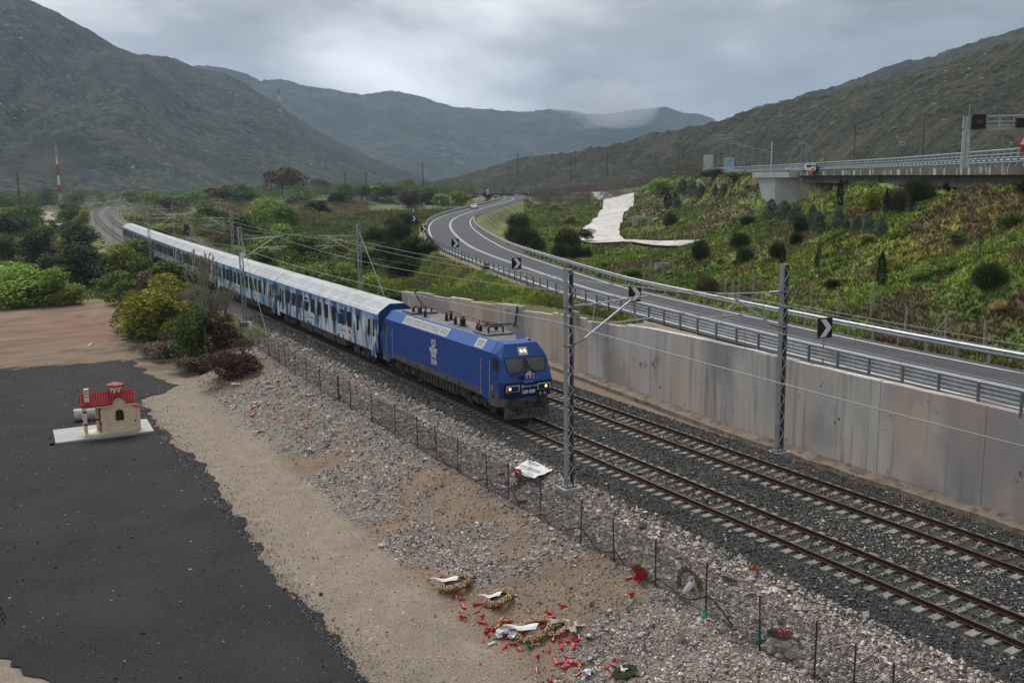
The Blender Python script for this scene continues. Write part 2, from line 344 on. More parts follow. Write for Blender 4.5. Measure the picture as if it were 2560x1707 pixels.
_t = mGround.node_tree; _N = _t.nodes; _L = _t.links; _b = _N['Principled BSDF']
_a = [n for n in _N if n.type == 'ATTRIBUTE'][0]; _tc = [n for n in _N if n.type == 'TEX_COORD'][0]
_n = _N.new('ShaderNodeTexNoise'); _n.inputs['Scale'].default_value = 14; _n.inputs['Detail'].default_value = 8; _n.inputs['Roughness'].default_value = .75; _L.new(_tc.outputs['Object'], _n.inputs[0])
_r = _N.new('ShaderNodeMapRange'); _r.inputs[1].default_value = .3; _r.inputs[2].default_value = .7; _r.inputs[3].default_value = .45; _r.inputs[4].default_value = 1.6; _L.new(_n.outputs[0], _r.inputs[0])
_v = _N.new('ShaderNodeVectorMath'); _v.operation = 'SCALE'; _L.new(_a.outputs['Color'], _v.inputs[0]); _L.new(_r.outputs[0], _v.inputs['Scale']); _L.new(_v.outputs[0], _b.inputs['Base Color'])
obj('ground', mesh_np('ground', np.stack([X, Yg, Z], -1).reshape(-1, 3), np.stack([ii, ii+1, ii+nc+1, ii+nc], 1), [mGround], True, col=gc.reshape(-1, 3)), kind='structure')

# ---------------------------------------------------------------- stones lying loose (gravel slope, ballast)
rng = np.random.default_rng(4)
OCT = np.array([(1, 0, 0), (-1, 0, 0), (0, 1, 0), (0, -1, 0), (0, 0, 1), (0, 0, -1)], float)
OF = np.array([(0, 2, 4), (2, 1, 4), (1, 3, 4), (3, 0, 4), (2, 0, 5), (1, 2, 5), (3, 1, 5), (0, 3, 5)])
def stones(name, P, size, cols, label=None, cat=None, mat=None, **k):
    n = len(P); a = rng.uniform(0, 6.28, n); ca, sa = np.cos(a), np.sin(a)
    V = OCT[None]*rng.uniform(.55, 1.2, (n, 6, 1)); V = V*(size[:, None]*rng.uniform(.6, 1.25, (n, 3)))[:, None, :]*np.array([1, 1, .75])
    tl = rng.uniform(-.6, .6, n)[:, None]; V[:, :, 2] += V[:, :, 0]*tl
    x = V[:, :, 0]*ca[:, None]-V[:, :, 1]*sa[:, None]; y = V[:, :, 0]*sa[:, None]+V[:, :, 1]*ca[:, None]
    V = np.stack([x, y, V[:, :, 2]], -1)+P[:, None, :]
    F = (OF[None]+np.arange(n)[:, None, None]*6).reshape(-1, 3)
    me = mesh_np(name, V.reshape(-1, 3), F, [mat], False, col=np.repeat(cols, 6, 0))
    return tag(obj(name, me), label, cat, None, 'stuff')
mStone = M('loose stone', (.4, .4, .4), rough=.9, attrcol=True)
def samp(n, y0, y1, pw=1.6):
    u = rng.random(n); a, b = y0**(1-pw), y1**(1-pw); return (a+(b-a)*u)**(1/(1-pw))
def pick(pal, n): pal = np.array(pal); i = rng.integers(0, len(pal), n); return pal[i]*rng.uniform(.75, 1.2, (n, 1))
PALE = [(.68, .57, .49), (.55, .44, .37), (.76, .68, .61), (.32, .28, .26), (.24, .23, .225), (.17, .14, .125), (.48, .41, .34), (.40, .385, .38), (.12, .105, .095), (.27, .20, .16)]
n = 105000; y = samp(n, 11, 85, 1.3); u = rng.uniform(-10.9, -2.45, n); x = xc(y)+u
sp = smooth(.50, .60, fbm(x*.35+3, y*.22, 3, 41))*smooth(-4.4, -6.2, u); band = smooth(-11.5, -8.5, u+(fbm(x*.5, y*.3, 2, 61)-.5)*4)
k = rng.random(n) < (1-.62*sp)*(.25+.75*band); x, y, u, sp = x[k], y[k], u[k], sp[k]; z = land(x, y)
sz = rng.gamma(3.2, .0095, len(x))*(1+y/90)*(.8+.35*smooth(-6, -3, u))+.012; big = rng.random(len(x)) < .006; sz[big] *= 2.3; pc = pick(PALE, len(x)); sb_ = (sp > .4) & (rng.random(len(x)) < .75); pc[sb_] = pick([(.24, .17, .115), (.30, .22, .15), (.17, .12, .085), (.36, .29, .22)], int(sb_.sum())); sz[sb_] *= .8; 
stones('gravel', np.stack([x, y, z+sz*.25], 1), sz, pc, 'pale pinkish gravel covering the embankment slope below the tracks', 'gravel', mStone)
n = 20000; y = samp(n, 18, 80, 1.4); x = xc(y)-rng.uniform(10.6, 15.4, n); z = land(x, y); ed = rng.random(n) < .40+.75*smooth(-12.6, -14.6, x-xc(y)); x, y, z = x[ed], y[ed], z[ed]
sz = rng.gamma(3., .0065, len(x))*(1+y/120); stones('pebbles', np.stack([x, y, z+sz*.2], 1), sz, pick(PALE[:5]+[(.42, .34, .25)]*3, len(x)), 'scattered pebbles on the sandy strip beside the asphalt', 'pebbles', mStone)
n = 95000; y = samp(n, 11, 95, 1.15); u = rng.uniform(-2.75, 8.35, n); x = xc(y)+u
fr = (y % .6)-.3; insl = (np.abs(fr) < .13) & ((np.abs(u) < 1.28) | (np.abs(u-4.67) < 1.28)); rl = (np.abs(np.abs(u)-.75) < .1) | (np.abs(np.abs(u-4.67)-.75) < .1)
k = ~rl & (~insl | (rng.random(n) < .22)); x, y, u = x[k], y[k], u[k]; z = land(x, y)+.015*(fbm(x*1.2, y*1.2, 2, 77)-.3)*3
sz = rng.gamma(7, .0052, len(x))*(1+y/110); DK = [(.075, .08, .072), (.055, .058, .055), (.10, .105, .095), (.13, .13, .12), (.045, .045, .045), (.085, .09, .075), (.16, .15, .14)]
c = pick(DK, len(x)); lt = rng.random(len(x)) < (.035+.14*((np.abs(u-2.5) < 1.1) & (y < 26))+.18*(u > 7.9)+.2*(u < -2.5)); c[lt] = pick(PALE[:4], int(lt.sum()))
stones('ballast_stones', np.stack([x, y, z+sz*.3], 1), sz, c, 'dark grey crushed ballast stones around the two tracks', 'ballast', mStone)

# ---------------------------------------------------------------- railway tracks
mSleep = M('sleeper concrete', (.27, .26, .24), (.19, .18, .16), 3, .92, bump=.3, rand=.13)
RP = [(-.036, 0), (-.036, -.03), (-.012, -.045), (-.012, -.135), (-.072, -.155), (-.072, -.17), (.072, -.17), (.072, -.155), (.012, -.135), (.012, -.045), (.036, -.03), (.036, 0)]
def sweep(mb, prof, fn, S_):
    rows = [[fn(s, a, z) for a, z in prof] for s in S_]; n = len(prof); vs = [p for r in rows for p in r]
    mb.add(vs, [(k*n+i, k*n+(i+1) % n, (k+1)*n+(i+1) % n, (k+1)*n+i) for k in range(len(S_)-1) for i in range(n)]); return mb
smb = MB()
for sgn in (-1, 1):
    rows = []
    for q, wz, hw_ in ((0, -.235, .105), (.35, -.225, .10), (.55, -.178, .12), (1.0, -.172, .13), (1.3, -.19, .135)):
        rows.append([(sgn*q, -hw_-.02, -.34), (sgn*q, -hw_, wz), (sgn*q, hw_, wz), (sgn*q, hw_+.02, -.34)])
    smb.grid(rows); smb.add([rows[-1][0], rows[-1][1], rows[-1][2], rows[-1][3]], [(0, 1, 2, 3)])
smb.mi = 1
for q in (-.7525, .7525):
    for e_ in (-.11, .11): smb.box((q+e_, 0, -.145), (.09, .13, .05))
sleeper_me = smb.mesh('sleeper', [mSleep, mRust])
def track(off, label, s0, s1, nsl, name='railway_track', far=520):
    t = thing(name, label, 'railway track', (0, 0, 0), group='parallel railway tracks')
    SS = list(np.arange(s0, 120, 4.))+list(np.arange(120, s1, 8.))
    for g_ in (-.7525, .7525):
        mb = MB(); sweep(mb, RP, lambda s, a, z: tp(s, off+g_+a, z), SS)
        mb.mi = 0; n0 = len(mb.f)
        for i in range(n0): mb.m[i] = 1 if i % 12 in (11,) else 0
        mb.build('rail', [mRust, mHead], t)
    for i in range(nsl):
        s = 9.6+.6*i; x, y, h = centre(s); o = obj('sleeper', sleeper_me, t, tp(s, off, random.uniform(-.008, .004)), (0, 0, -h+random.uniform(-.01, .01)))
    mb = MB(); s = 9.6+.6*nsl
    while s < far:
        x, y, h = centre(s); c = tp(s, off, -.26); mb.box(c, (2.5, .24, .14), -h); s += .6
    mb.build('distant_sleepers', mSleep, t, kind='stuff')
    return t
random.seed(3)
track(0, 'nearer railway track with rusty rails, the one the blue train runs on', -8, 760, 190)
track(4.67, 'farther railway track with rusty rails, empty, next to the concrete wall', -8, 760, 190)
SID = [(15.02, 142.07, -0.20), (17.17, 183.93, -0.20), (24.38, 251.56, -0.20), (43.84, 356.56, -0.20), (62.33, 436.24, -0.20), (79.39, 495.90, -0.20)]
_SQ = resample([(p[0], p[1]) for p in [(13.2, 118, 0)]+SID], 3.); _SN = normals2(_SQ)
t = thing('old_siding', 'disused single track curving away among bushes right of the train', 'railway track')
def sfn(i, a, z): i = int(i); return (_SQ[i, 0]+_SN[i, 0]*a, _SQ[i, 1]+_SN[i, 1]*a, z+zs[i])
zs = [max(zat(*q), -1.2)+.55 for q in _SQ]; zs = np.convolve(np.pad(zs, 3, 'edge'), np.ones(7)/7, 'valid')
for g_ in (-.75, .75): sweep(MB(), [(-.05+g_, 0), (-.05+g_, -.15), (.05+g_, -.15), (.05+g_, 0)], sfn, range(len(_SQ))).build('rail', mRust, t)
mb = MB()
for i in range(0, len(_SQ)-1):
    for q in (0, .25, .5, .75): c = _SQ[i]*(1-q)+_SQ[i+1]*q; mb.box((c[0], c[1], zs[i]-.17), (2.4, .24, .12), atan2(_SN[i, 1], _SN[i, 0]))
mb.build('sleepers', mSleep, t, kind='stuff')
mBalF = M('old ballast', (.15, .135, .12), (.10, .085, .075), 1.2, .95, bump=.5)
mb = MB(); sweep(mb, [(-2.6, -1.0), (-1.5, -.2), (1.5, -.2), (2.6, -1.0)], sfn, range(len(_SQ))).build('siding_ballast', mBalF, None, kind='structure')

# ---------------------------------------------------------------- drainage channel and retaining wall
mCh = M('dirty channel concrete', (.30, .25, .20), (.19, .15, .115), 1.3, .9, bump=.4, c3=(.13, .085, .055), sc3=2.5)
YW = list(np.arange(8, 97, 1.5))
mb = MB(); sweep(mb, [(-.02, -.9), (-.02, -.58), (-.35, -.66), (-.72, -.70), (-.86, -.60), (-1.0, -.60), (-1.05, -.9)], lambda y, a, z: (xwall(y)+a+(.05*sin(y*1.7) if a < -.8 else 0), y, z+.015*sin(y*2.3)), YW)
mb.build('drainage_channel', mCh, kind='structure')
mWall = M('weathered wall concrete', (.68, .625, .56), (.54, .505, .465), .45, .9, bump=.35, bsc=5, rand=.05, stretch=(1, 1, .22), lo=.38, hi=.62)
def streaks(m, c, sc, st, lo, hi, amt):
    t = m.node_tree; N, L = t.nodes, t.links; b = N['Principled BSDF']; src = b.inputs['Base Color'].links[0].from_socket
    tcn = N.new('ShaderNodeTexCoord'); mpn = N.new('ShaderNodeMapping'); mpn.inputs['Scale'].default_value = st; L.new(tcn.outputs['Object'], mpn.inputs[0])
    n = N.new('ShaderNodeTexNoise'); n.inputs['Scale'].default_value = sc; n.inputs['Detail'].default_value = 6; L.new(mpn.outputs[0], n.inputs[0])
    r = N.new('ShaderNodeMapRange'); r.inputs[1].default_value = lo; r.inputs[2].default_value = hi; r.inputs[4].default_value = amt; L.new(n.outputs[0], r.inputs[0])
    x = N.new('ShaderNodeMix'); x.data_type = 'RGBA'; L.new(r.outputs[0], x.inputs[0]); L.new(src, x.inputs[6]); x.inputs[7].default_value = (*c, 1); L.new(x.outputs[2], b.inputs['Base Color'])
streaks(mWall, (.17, .15, .135), 2.6, (1, 1, .07), .52, .68, .5)
streaks(mWall, (.27, .265, .295), .17, (1, 1, .8), .48, .58, .7)
streaks(mWall, (.66, .47, .33), .2, (1, 1, .4), .50, .62, .45)
streaks(mWall, (.035, .033, .032), 1.5, (1.4, 1.4, 1.4), .70, .715, .7)
wl_ = thing('retaining_wall', 'long weathered concrete retaining wall between the tracks and the road', 'retaining wall')
yj = list(np.arange(8, 60, 5.2))+[60, 65.2, 70.4, 75.5, 80.6, 85.7, 90.8, 96]
random.seed(5)
for i, (a, b_) in enumerate(zip(yj[:-1], yj[1:])):
    dz = 0 if a < 45 else random.uniform(-.12, .2); Ys = np.linspace(a+.012, b_-.012, 6); mb = MB()
    za = [float(np.interp(y, _wy, _wz))+dz+random.uniform(-.02, .02) for y in Ys]
    rows = [[(xwall(y), y, -1.1), (xwall(y), y, z-.03), (xwall(y)+.03, y, z), (xwall(y)+.32, y, z+.01), (xwall(y)+.32, y, -1.1)] for y, z in zip(Ys, za)]
    mb.grid(rows); mb.add(rows[0], [(4, 3, 2, 1, 0)]); mb.add(rows[-1], [(0, 1, 2, 3, 4)]); mb.build('wall_panel', mWall, wl_)
# the joints' backing, set back in the gaps
mb = MB(); sweep(mb, [(.06, -1.0), (.06, .75), (.26, .75), (.26, -1.0)], lambda y, a, z: (xwall(y)+a, y, z), YW); mb.build('joint_backing', mDark, wl_)
random.seed(12); mb = MB(); mb2 = MB()
for (y0, z0, w_, n_, q) in ((47.5, 1.35, 2.6, 5, 0), (42.2, .9, .5, 1, 1), (36.6, 2.5, .5, 1, 1), (34.8, 2.3, .4, 1, 1), (33.7, 1.8, .5, 1, 1), (31.5, 1.6, .9, 3, 1), (31.6, 2.7, .8, 2, 1), (68, 2.2, 2.2, 4, 0)):
    for k in range(n_):
        P = [Vector((0, y0+random.uniform(-w_/2, w_/2), z0+random.uniform(-.25, .25)))]
        for j in range(5): P.append(P[-1]+Vector((0, random.uniform(-.3, .3), random.uniform(-.35, .35))))
        P = [(xwall(p.y)-.004, p.y, min(p.z, float(np.interp(p.y, _wy, _wz))-.2)) for p in P]; (mb2 if q else mb).path(P, .013, 4)
mb.build('graffiti_scribble', M('violet spray', (.16, .12, .2), rough=.8), wl_); mb2.build('paint_scratch', M('pale spray', (.6, .6, .66), rough=.8), wl_)
mb = MB(); mb.b2((11.35, 55.8, 2.7), (11.6, 56.7, 3.55)); mb.build('concrete_block', mConc)
tag(bpy.data.objects['concrete_block'], 'small square concrete block on top of the retaining wall', 'concrete block')
mb = MB(); mb.path([(xwall(66)-.03, 66, 2.75), (xwall(66)-.12, 66, 2.2), (xwall(66)-.16, 66.1, 1.6), (xwall(66)-.08, 66.5, 1.1)], .07, 6)
tag(mb.build('black_hose', mBlack), 'short black hose hanging over the retaining wall behind the locomotive', 'hose')

# ---------------------------------------------------------------- road
mAsp = M('road asphalt', (.085, .087, .095), (.062, .064, .072), .5, .9, bump=.35, bsc=60, c3=(.12, .12, .125), sc3=40)
mLine = M('road marking paint', (.72, .72, .72), (.55, .55, .55), 2.5, .7)
RQ = resample(ROAD, 2.); RN = normals2(RQ); HW = np.array([float(hwroad(q[1])) for q in RQ])
def rp(i, o, z): i = int(i); return (RQ[i, 0]+RN[i, 0]*o, RQ[i, 1]+RN[i, 1]*o, ROADZ+z)
def ribbon(name, a, b, z, mat, par=None, I=None, **k):
    I = range(len(RQ)) if I is None else I; mb = MB(); mb.grid([[rp(i, a(i), z), rp(i, b(i), z)] for i in I]); return mb.build(name, mat, par, **k)
ribbon('road', lambda i: -HW[i]-.75, lambda i: HW[i]+.7, 0, mAsp, kind='structure')
for nm, a, w_ in (('edge_line', lambda i: -HW[i], .19), ('edge_line', lambda i: HW[i], .17), ('centre_line', lambda i: -.13, .12), ('centre_line', lambda i: .13, .12)):
    ribbon(nm, (lambda a, w_: lambda i: a(i)-w_/2)(a, w_), (lambda a, w_: lambda i: a(i)+w_/2)(a, w_), .006, mLine, kind='structure')
def guardrail(name, label, side, off, prof, i0, i1, posth, pw, mat):
    t = thing(name, label, 'guard rail'); sg = side
    seg = 6
    for a in range(i0, i1, seg):
        mb = MB(); I = range(a, min(a+seg, i1)+1); rows = [[rp(i, sg*(HW[i]+off+q), z) for q, z in prof] for i in I]; mb.grid(rows); mb.grid([[rp(i, sg*(HW[i]+off+q+.012), z) for q, z in prof] for i in I]); mb.build('beam', mat, t, sm=False)
    pm = MB(); pm.b2((-.06, -.03, -.14), (.06, .03, posth+.03)); pm.b2((-.05, .031, -.14), (.05, .055, posth)); pme = pm.mesh('post', mGalvD if side < 0 else mGalv)
    for i in range(i0, i1+1):
        p = rp(i, sg*(HW[i]+off+.17), 0); o = obj('post', pme, t, p, (0, 0, atan2(RN[i, 1], RN[i, 0])))
    return t
thrie = [(0, .34), (-.06, .39), (-.06, .44), (0, .49), (0, .53), (-.06, .57), (-.06, .62), (0, .67), (0, .71), (-.06, .75), (-.06, .80), (0, .85)]
wbeam = [(0, .44), (-.07, .50), (-.07, .56), (0, .61), (-.07, .66), (-.07, .72), (0, .78)]
guardrail('guard_rail', 'triple wave guard rail on the tracks side of the road, above the wall', -1, .60, thrie, 8, 262, .85, .12, mGalv)
guardrail('guard_rail', 'single beam guard rail on the hillside edge of the road', 1, .85, wbeam, 8, 262, .80, .12, mGalv)
# chevron boards
mbb = MB(); mbb.b2((-.43, -.02, -.48), (.43, .0, .48)); chev_back = mbb.mesh('board', mBlack)
mb_ = MB(); mb_.prism([(-.30, -.026, .44), (.02, -.026, .44), (.40, -.026, .0), (.02, -.026, -.44), (-.30, -.026, -.44), (.06, -.026, 0)], (0, .004, 0)); chev_arrow = mb_.mesh('arrow', mWhite)
fr_ = MB(); fr_.b2((-.46, .0, -.51), (.46, .03, .51)); chev_frame = fr_.mesh('back_frame', mGalvD)
def chevron(c, label, flip=False, side=-1, rz=None, sc=1.):
    o, i, d = nearest(RQ, RN, [c[0]], [c[1]]); i = int(i[0]); gz = zat(c[0], c[1]); gz = max(gz, ROADZ-1.5) if d[0] < 8 else gz
    tx, ty = -RN[i, 1], RN[i, 0]; rz = (atan2(ty, tx)-pi/2 if c[1] < 36 else atan2(5-c[0], c[1]+10)) if rz is None else rz
    t = thing('chevron_sign', label, 'curve sign', (c[0], c[1], gz), rz, 'chevron boards round the bends')
    h = c[2]-gz
    obj('board', chev_back, t, (0, 0, h)); a = obj('arrow', chev_arrow, t, (0, 0, h)); obj('back_frame', chev_frame, t, (0, 0.002, h))
    if flip: a.scale = (-1, 1, 1)
    MB().tube((0, .06, -.3), (0, .06, h+.3), .035, 8).build('post', mGalvD, t)
chevron((11.16, 33.39, 5.30), 'chevron board pointing right, the rightmost and nearest, above the concrete wall')
FACE = lambda c, tx=0, ty=-20: atan2(tx-c[0], -(ty-c[1]))
chevron((12.04, 50.05, 5.30), 'chevron board pointing right, between the two nearest lattice masts')
chevron((17.14, 74.37, 5.30), 'chevron board pointing right where the near guard rail straightens after the bend')
chevron((24.90, 102.57, 5.30), 'chevron board pointing right above the near guard rail, right of the dark broom bushes')
chevron((35.63, 135.41, 5.30), 'chevron board pointing right at the tightest part of the bend')
chevron((51.93, 176.38, 5.20), 'lower of the two chevron boards standing one above the other at the bend')
chevron((71.33, 221.26, 5.20), 'upper of the two chevron boards standing one above the other at the bend')
chevron((92.95, 263.03, 5.20), 'chevron board pointing right on grass beyond the bend, second from the white car')
chevron((114.47, 298.29, 5.20), 'chevron board pointing right nearest to the triangular sign behind the guard rail')
chevron((221.18, 442.14, 6.90), 'small chevron board pointing left beyond the far turn, standing alone', True, rz=-.5)
chevron((217.44, 421.06, 7.21), 'small chevron board pointing left at the far turn, second from the left', True, rz=-.5)
chevron((196.28, 374.85, 7.43), 'small chevron board pointing left at the far turn, the rightmost one', True, rz=-.5)
chevron((178.99, 349.46, 6.41), 'lowest small chevron board pointing left at the far turn, just behind the rail', True, rz=-.5)
# ---------------------------------------------------------------- white gravel track, valley paths, asphalt lot
def sheet(name, P, z, mat, jit=0., sub=1.5, drape=True, seed=1, step=None, **k):
    """filled outline laid on the land, edges ragged"""
    r = random.Random(seed); pts = []
    for a, b in zip(P, P[1:]+P[:1]):
        L_ = hypot(b[0]-a[0], b[1]-a[1]); n_ = max(1, int(L_/sub))
        for q in range(n_): t_ = q/n_; pts.append((a[0]+(b[0]-a[0])*t_+r.uniform(-jit, jit), a[1]+(b[1]-a[1])*t_+r.uniform(-jit, jit)))
    import bmesh
    b = bmesh.new(); vs = [b.verts.new((p[0], p[1], 0)) for p in pts]; es = [b.edges.new((vs[i], vs[(i+1) % len(vs)])) for i in range(len(vs))]
    bmesh.ops.triangle_fill(b, use_beauty=True, edges=es)
    if step:
        for it in range(12):
            lo = [e for e in b.edges if e.calc_length() > step]
            if not lo: break
            bmesh.ops.subdivide_edges(b, edges=lo, cuts=1); bmesh.ops.triangulate(b, faces=[f for f in b.faces if len(f.verts) > 3])
    if drape:
        xy = np.array([v.co[:] for v in b.verts]); zz = land(xy[:, 0], xy[:, 1])
        for v, q in zip(b.verts, zz): v.co.z = q+z
    else:
        for v in b.verts: v.co.z = z
    bmesh.ops.recalc_face_normals(b, faces=b.faces)
    me = bpy.data.meshes.new(name); b.to_mesh(me); b.free(); me.materials.append(mat); return obj(name, me, **k)
mLot = M('fresh asphalt millings', (.011, .0105, .0112), (.023, .0215, .0225), .22, .95, bump=.9, bsc=22, c3=(.11, .105, .105), sc3=34, bdist=.04)
streaks(mLot, (.044, .042, .044), .18, (1, 1, 1), .5, .7, .6); streaks(mLot, (.22, .2, .19), 42, (1, 1, 1), .685, .72, .9)
LOT = [(-15.3, 14), (-15.1, 26), (-15.15, 32), (-15.2, 39.6), (-14.8, 46), (-14.55, 53), (-15.0, 60), (-15.4, 67), (-14.9, 73), (-12.6, 75.6), (-11.6, 77.5), (-12.3, 80), (-13.1, 84), (-12.9, 92), (-13.3, 96), (-18, 97.3), (-23, 97.5), (-50, 99), (-50, 46), (-30, 40), (-25.2, 34.5), (-24.1, 31.6), (-21.8, 26), (-19.5, 19), (-18, 14)]
LOT2 = []
for a, b in zip(LOT, LOT[1:]+LOT[:1]):
    n_ = max(1, int(hypot(b[0]-a[0], b[1]-a[1])/.3))
    for q_ in range(n_): x_, y_ = a[0]+(b[0]-a[0])*q_/n_, a[1]+(b[1]-a[1])*q_/n_; LOT2.append((x_+float(fbm(np.array([y_*.8]), np.array([x_*.8]), 4, 71)[0]-.5)*1.5, y_+float(fbm(np.array([x_*.5]), np.array([y_*.2]), 3, 72)[0]-.5)*1.2))
sheet('asphalt_lot', LOT2, -2.74, mLot, .06, 9, False, kind='structure')
mWt = M('white crushed stone track', (.66, .63, .60), (.50, .47, .43), .12, .95, bump=.3, c3=(.42, .38, .33), sc3=.5)
WT = [(82.90, 164.84, 0.75), (73.14, 147.76, 0.75), (74.45, 142.09, 0.75), (77.42, 140.97, 0.75), (77.17, 133.10, 0.80), (81.99, 123.11, 0.90), (83.96, 125.39, 0.90), (79.78, 136.49, 0.80), (80.84, 144.08, 0.75), (87.36, 156.97, 0.75), (120.77, 202.94, 0.75), (161.45, 255.09, 0.75), (204.63, 311.63, 0.75), (245.05, 371.94, 0.75), (279.05, 444.96, 0.75), (317.76, 556.28, 0.75), (302.11, 530.88, 0.75), (265.72, 431.53, 0.75), (234.29, 376.23, 0.75), (218.48, 351.97, 0.75), (174.28, 289.14, 0.75), (130.47, 229.01, 0.75), (102.44, 191.88, 0.75)]
WT2 = []
W0 = [p[:2] for p in WT]; nW = len(W0)
for i in range(nW):
    p0, p1, p2, p3 = (np.array(W0[(i+k_) % nW]) for k_ in (-1, 0, 1, 2))
    for t_ in (0, .25, .5, .75): WT2.append(tuple(.5*((2*p1)+(-p0+p2)*t_+(2*p0-5*p1+4*p2-p3)*t_*t_+(-p0+3*p1-3*p2+p3)*t_**3)))
sheet('white_gravel_track', WT2, .50, mWt, .12, 2.5, True, 3, step=3., kind='structure')
mPath = M('pale earth path', (.42, .36, .30), (.33, .26, .2), .3, .95, c3=(.3, .17, .11), sc3=.5)
sheet('earth_path', [p[:2] for p in [(1.53, 437.49, -0.35), (-2.58, 370.33, -2.04), (-1.30, 319.79, -1.34), (5.60, 370.77, -2.36), (7.17, 405.93, -1.61), (7.39, 452.21, -0.58), (15.35, 533.37, -0.69), (14.57, 538.00, -0.12), (8.03, 505.41, -0.24)]], .25, mPath, .3, 4., True, 5, step=6., kind='structure')
sheet('earth_path', [p[:2] for p in [(-10.01, 305.80, -1.89), (-10.53, 292.62, -2.20), (-7.80, 296.73, -1.80), (-7.17, 312.18, -1.67)]], .2, mPath, .2, 4., True, 6, step=6., kind='structure')

# ---------------------------------------------------------------- hills and mountains
def hill(name, R, foot, run, mat, nu=420, nv=150, amp=6., amp2=1.5, seed=1, back=.5, cols=None, pw=1.15, gully=.18, twist=0.):
    """R: ridge points (x,y,z); the slope comes down from the ridge towards `run` (fraction of the way to the valley point) at height `foot`"""
    P = np.array(R, float); d = np.r_[0, np.cumsum(np.hypot(*np.diff(P[:, :2], axis=0).T))]; s = np.linspace(0, d[-1], nu)
    rx, ry, rz = (np.interp(s, d, P[:, k]) for k in range(3))
    F = np.array(run, float); f = np.linspace(0, d[-1], len(F)); fx, fy = np.interp(s, f, F[:, 0]), np.interp(s, f, F[:, 1])
    v = np.r_[np.linspace(0, 1, nv), 1+np.linspace(.03, back, 14)]
    U, V = np.meshgrid(s, v, indexing='ij'); A = lambda a: np.broadcast_to(a[:, None], U.shape)
    X = A(fx)+(A(rx)-A(fx))*V; Y = A(fy)+(A(ry)-A(fy))*V
    w = np.clip(V, 0, 1); over = np.clip(V-1, 0, 9)
    Z = foot+(A(rz)-foot)*(w**pw)*(1-over*1.1); L_ = float(np.mean(np.hypot(rx-fx, ry-fy))); 
    bell = np.sin(np.clip(V, 0, 1)*pi)**.8; hh = A(rz)-foot
    g = fbm(U/L_*3.2+V*twist, V*.9, 4, seed)-.5; Z = Z+g*bell*hh*gully*2.2
    g = fbm(U/L_*9+V*twist*2, V*2.6, 4, seed+3)-.5; Z = Z+g*bell*hh*gully*.8
    en = np.clip(V*4, 0, 1); Z = Z+(fbm(X/amp/4, Y/amp/4, 4, seed+5)-.5)*amp*en+(fbm(X/amp2/1.6, Y/amp2/1.6, 2, seed+6)-.5)*amp2*en
    n = len(v); ii = (np.arange(nu-1)[:, None]*n+np.arange(n-1)[None, :]).ravel()
    me = mesh_np(name, np.stack([X, Y, Z], -1).reshape(-1, 3), np.stack([ii, ii+n, ii+n+1, ii+1], 1), [mat], True)
    return obj(name, me, kind='structure')
def scrub(name, sc, base, dark, light, rock, rk=.66, patch=None, disp=1.):
    m = M(name, base, dark, sc, .95, bump=.8, bsc=sc*2.2, c3=light, sc3=sc*.32, bdist=disp, lo=.46, hi=.545, det=8)
    streaks(m, rock, sc*.55, (1, 1, 1.4), rk, rk+.05, .8)
    streaks(m, tuple(.45*v for v in base), sc*.035, (1, 1, .6), .5, .6, .7)
    if patch: streaks(m, patch, sc*.06, (1, 1, 1), .55, .62, .55)
    return m
mHillR = scrub('brown scrub hillside', .6, (.042, .046, .024), (.007, .010, .005), (.075, .072, .038), (.42, .38, .32), .68, (.075, .062, .038), .55)
mHillR2 = scrub('dark rear hillside', .12, (.045, .05, .035), (.02, .024, .016), (.07, .07, .05), (.25, .24, .22), .70, None, 1.5)
mMtL = scrub('mountain scrub', .20, (.046, .058, .038), (.006, .011, .008), (.095, .098, .066), (.30, .29, .28), .66, (.08, .07, .05), 4)
mMtF = scrub('far mountain woods', .09, (.045, .065, .052), (.008, .016, .014), (.11, .11, .08), (.3, .29, .27), .72, (.075, .08, .055), 6)
RL = [(-114.69, 1555.17, 289.14), (-28.47, 1684.34, 305.25), (57.29, 1752.51, 304.83), (101.65, 1748.99, 294.57), (142.64, 1769.88, 280.67), (182.10, 1790.74, 262.19), (241.79, 1846.12, 240.41), (285.77, 1901.90, 235.42), (330.04, 1936.83, 243.60), (381.56, 1963.77, 231.33), (450.34, 1981.15, 219.48), (491.68, 2013.76, 207.20), (548.80, 2034.63, 179.61), (607.42, 2052.94, 143.15), (668.99, 2070.83, 113.05), (732.94, 2087.45, 83.28), (790.59, 2107.52, 53.11), (849.50, 2125.46, 15.54), (920.92, 2139.57, -5.60)]
hill('mountain', RL, -4, [(-560, 560), (-330, 720), (-140, 840), (60, 930), (300, 1080), (560, 1250), (800, 1500)], mMtL, 620, 230, 12, 3.5, 11, gully=.27, twist=.8)
RM = [(624.49, 3548.82, 421.42), (738.86, 3481.21, 402.04), (815.17, 3496.18, 399.48), (878.99, 3515.79, 384.86), (957.78, 3584.81, 368.63), (1042.71, 3656.53, 384.25), (1156.47, 3705.51, 365.37), (1276.99, 3754.94, 368.41), (1414.97, 3789.52, 345.03), (1563.45, 3828.47, 374.75), (1675.86, 3819.52, 352.68), (1789.87, 3808.14, 322.71), (1884.60, 3752.15, 306.66), (1963.66, 3705.65, 294.49), (2101.05, 3686.60, 292.42), (2291.45, 3639.91, 300.55), (2404.54, 3572.81, 280.13), (2487.29, 3527.78, 286.22), (2586.96, 3474.31, 297.61), (2685.94, 3419.80, 301.58), (2782.10, 3361.14, 275.86), (2877.20, 3300.93, 239.00), (3037.77, 3203.60, 199.22), (3262.20, 3066.82, 139.82)]
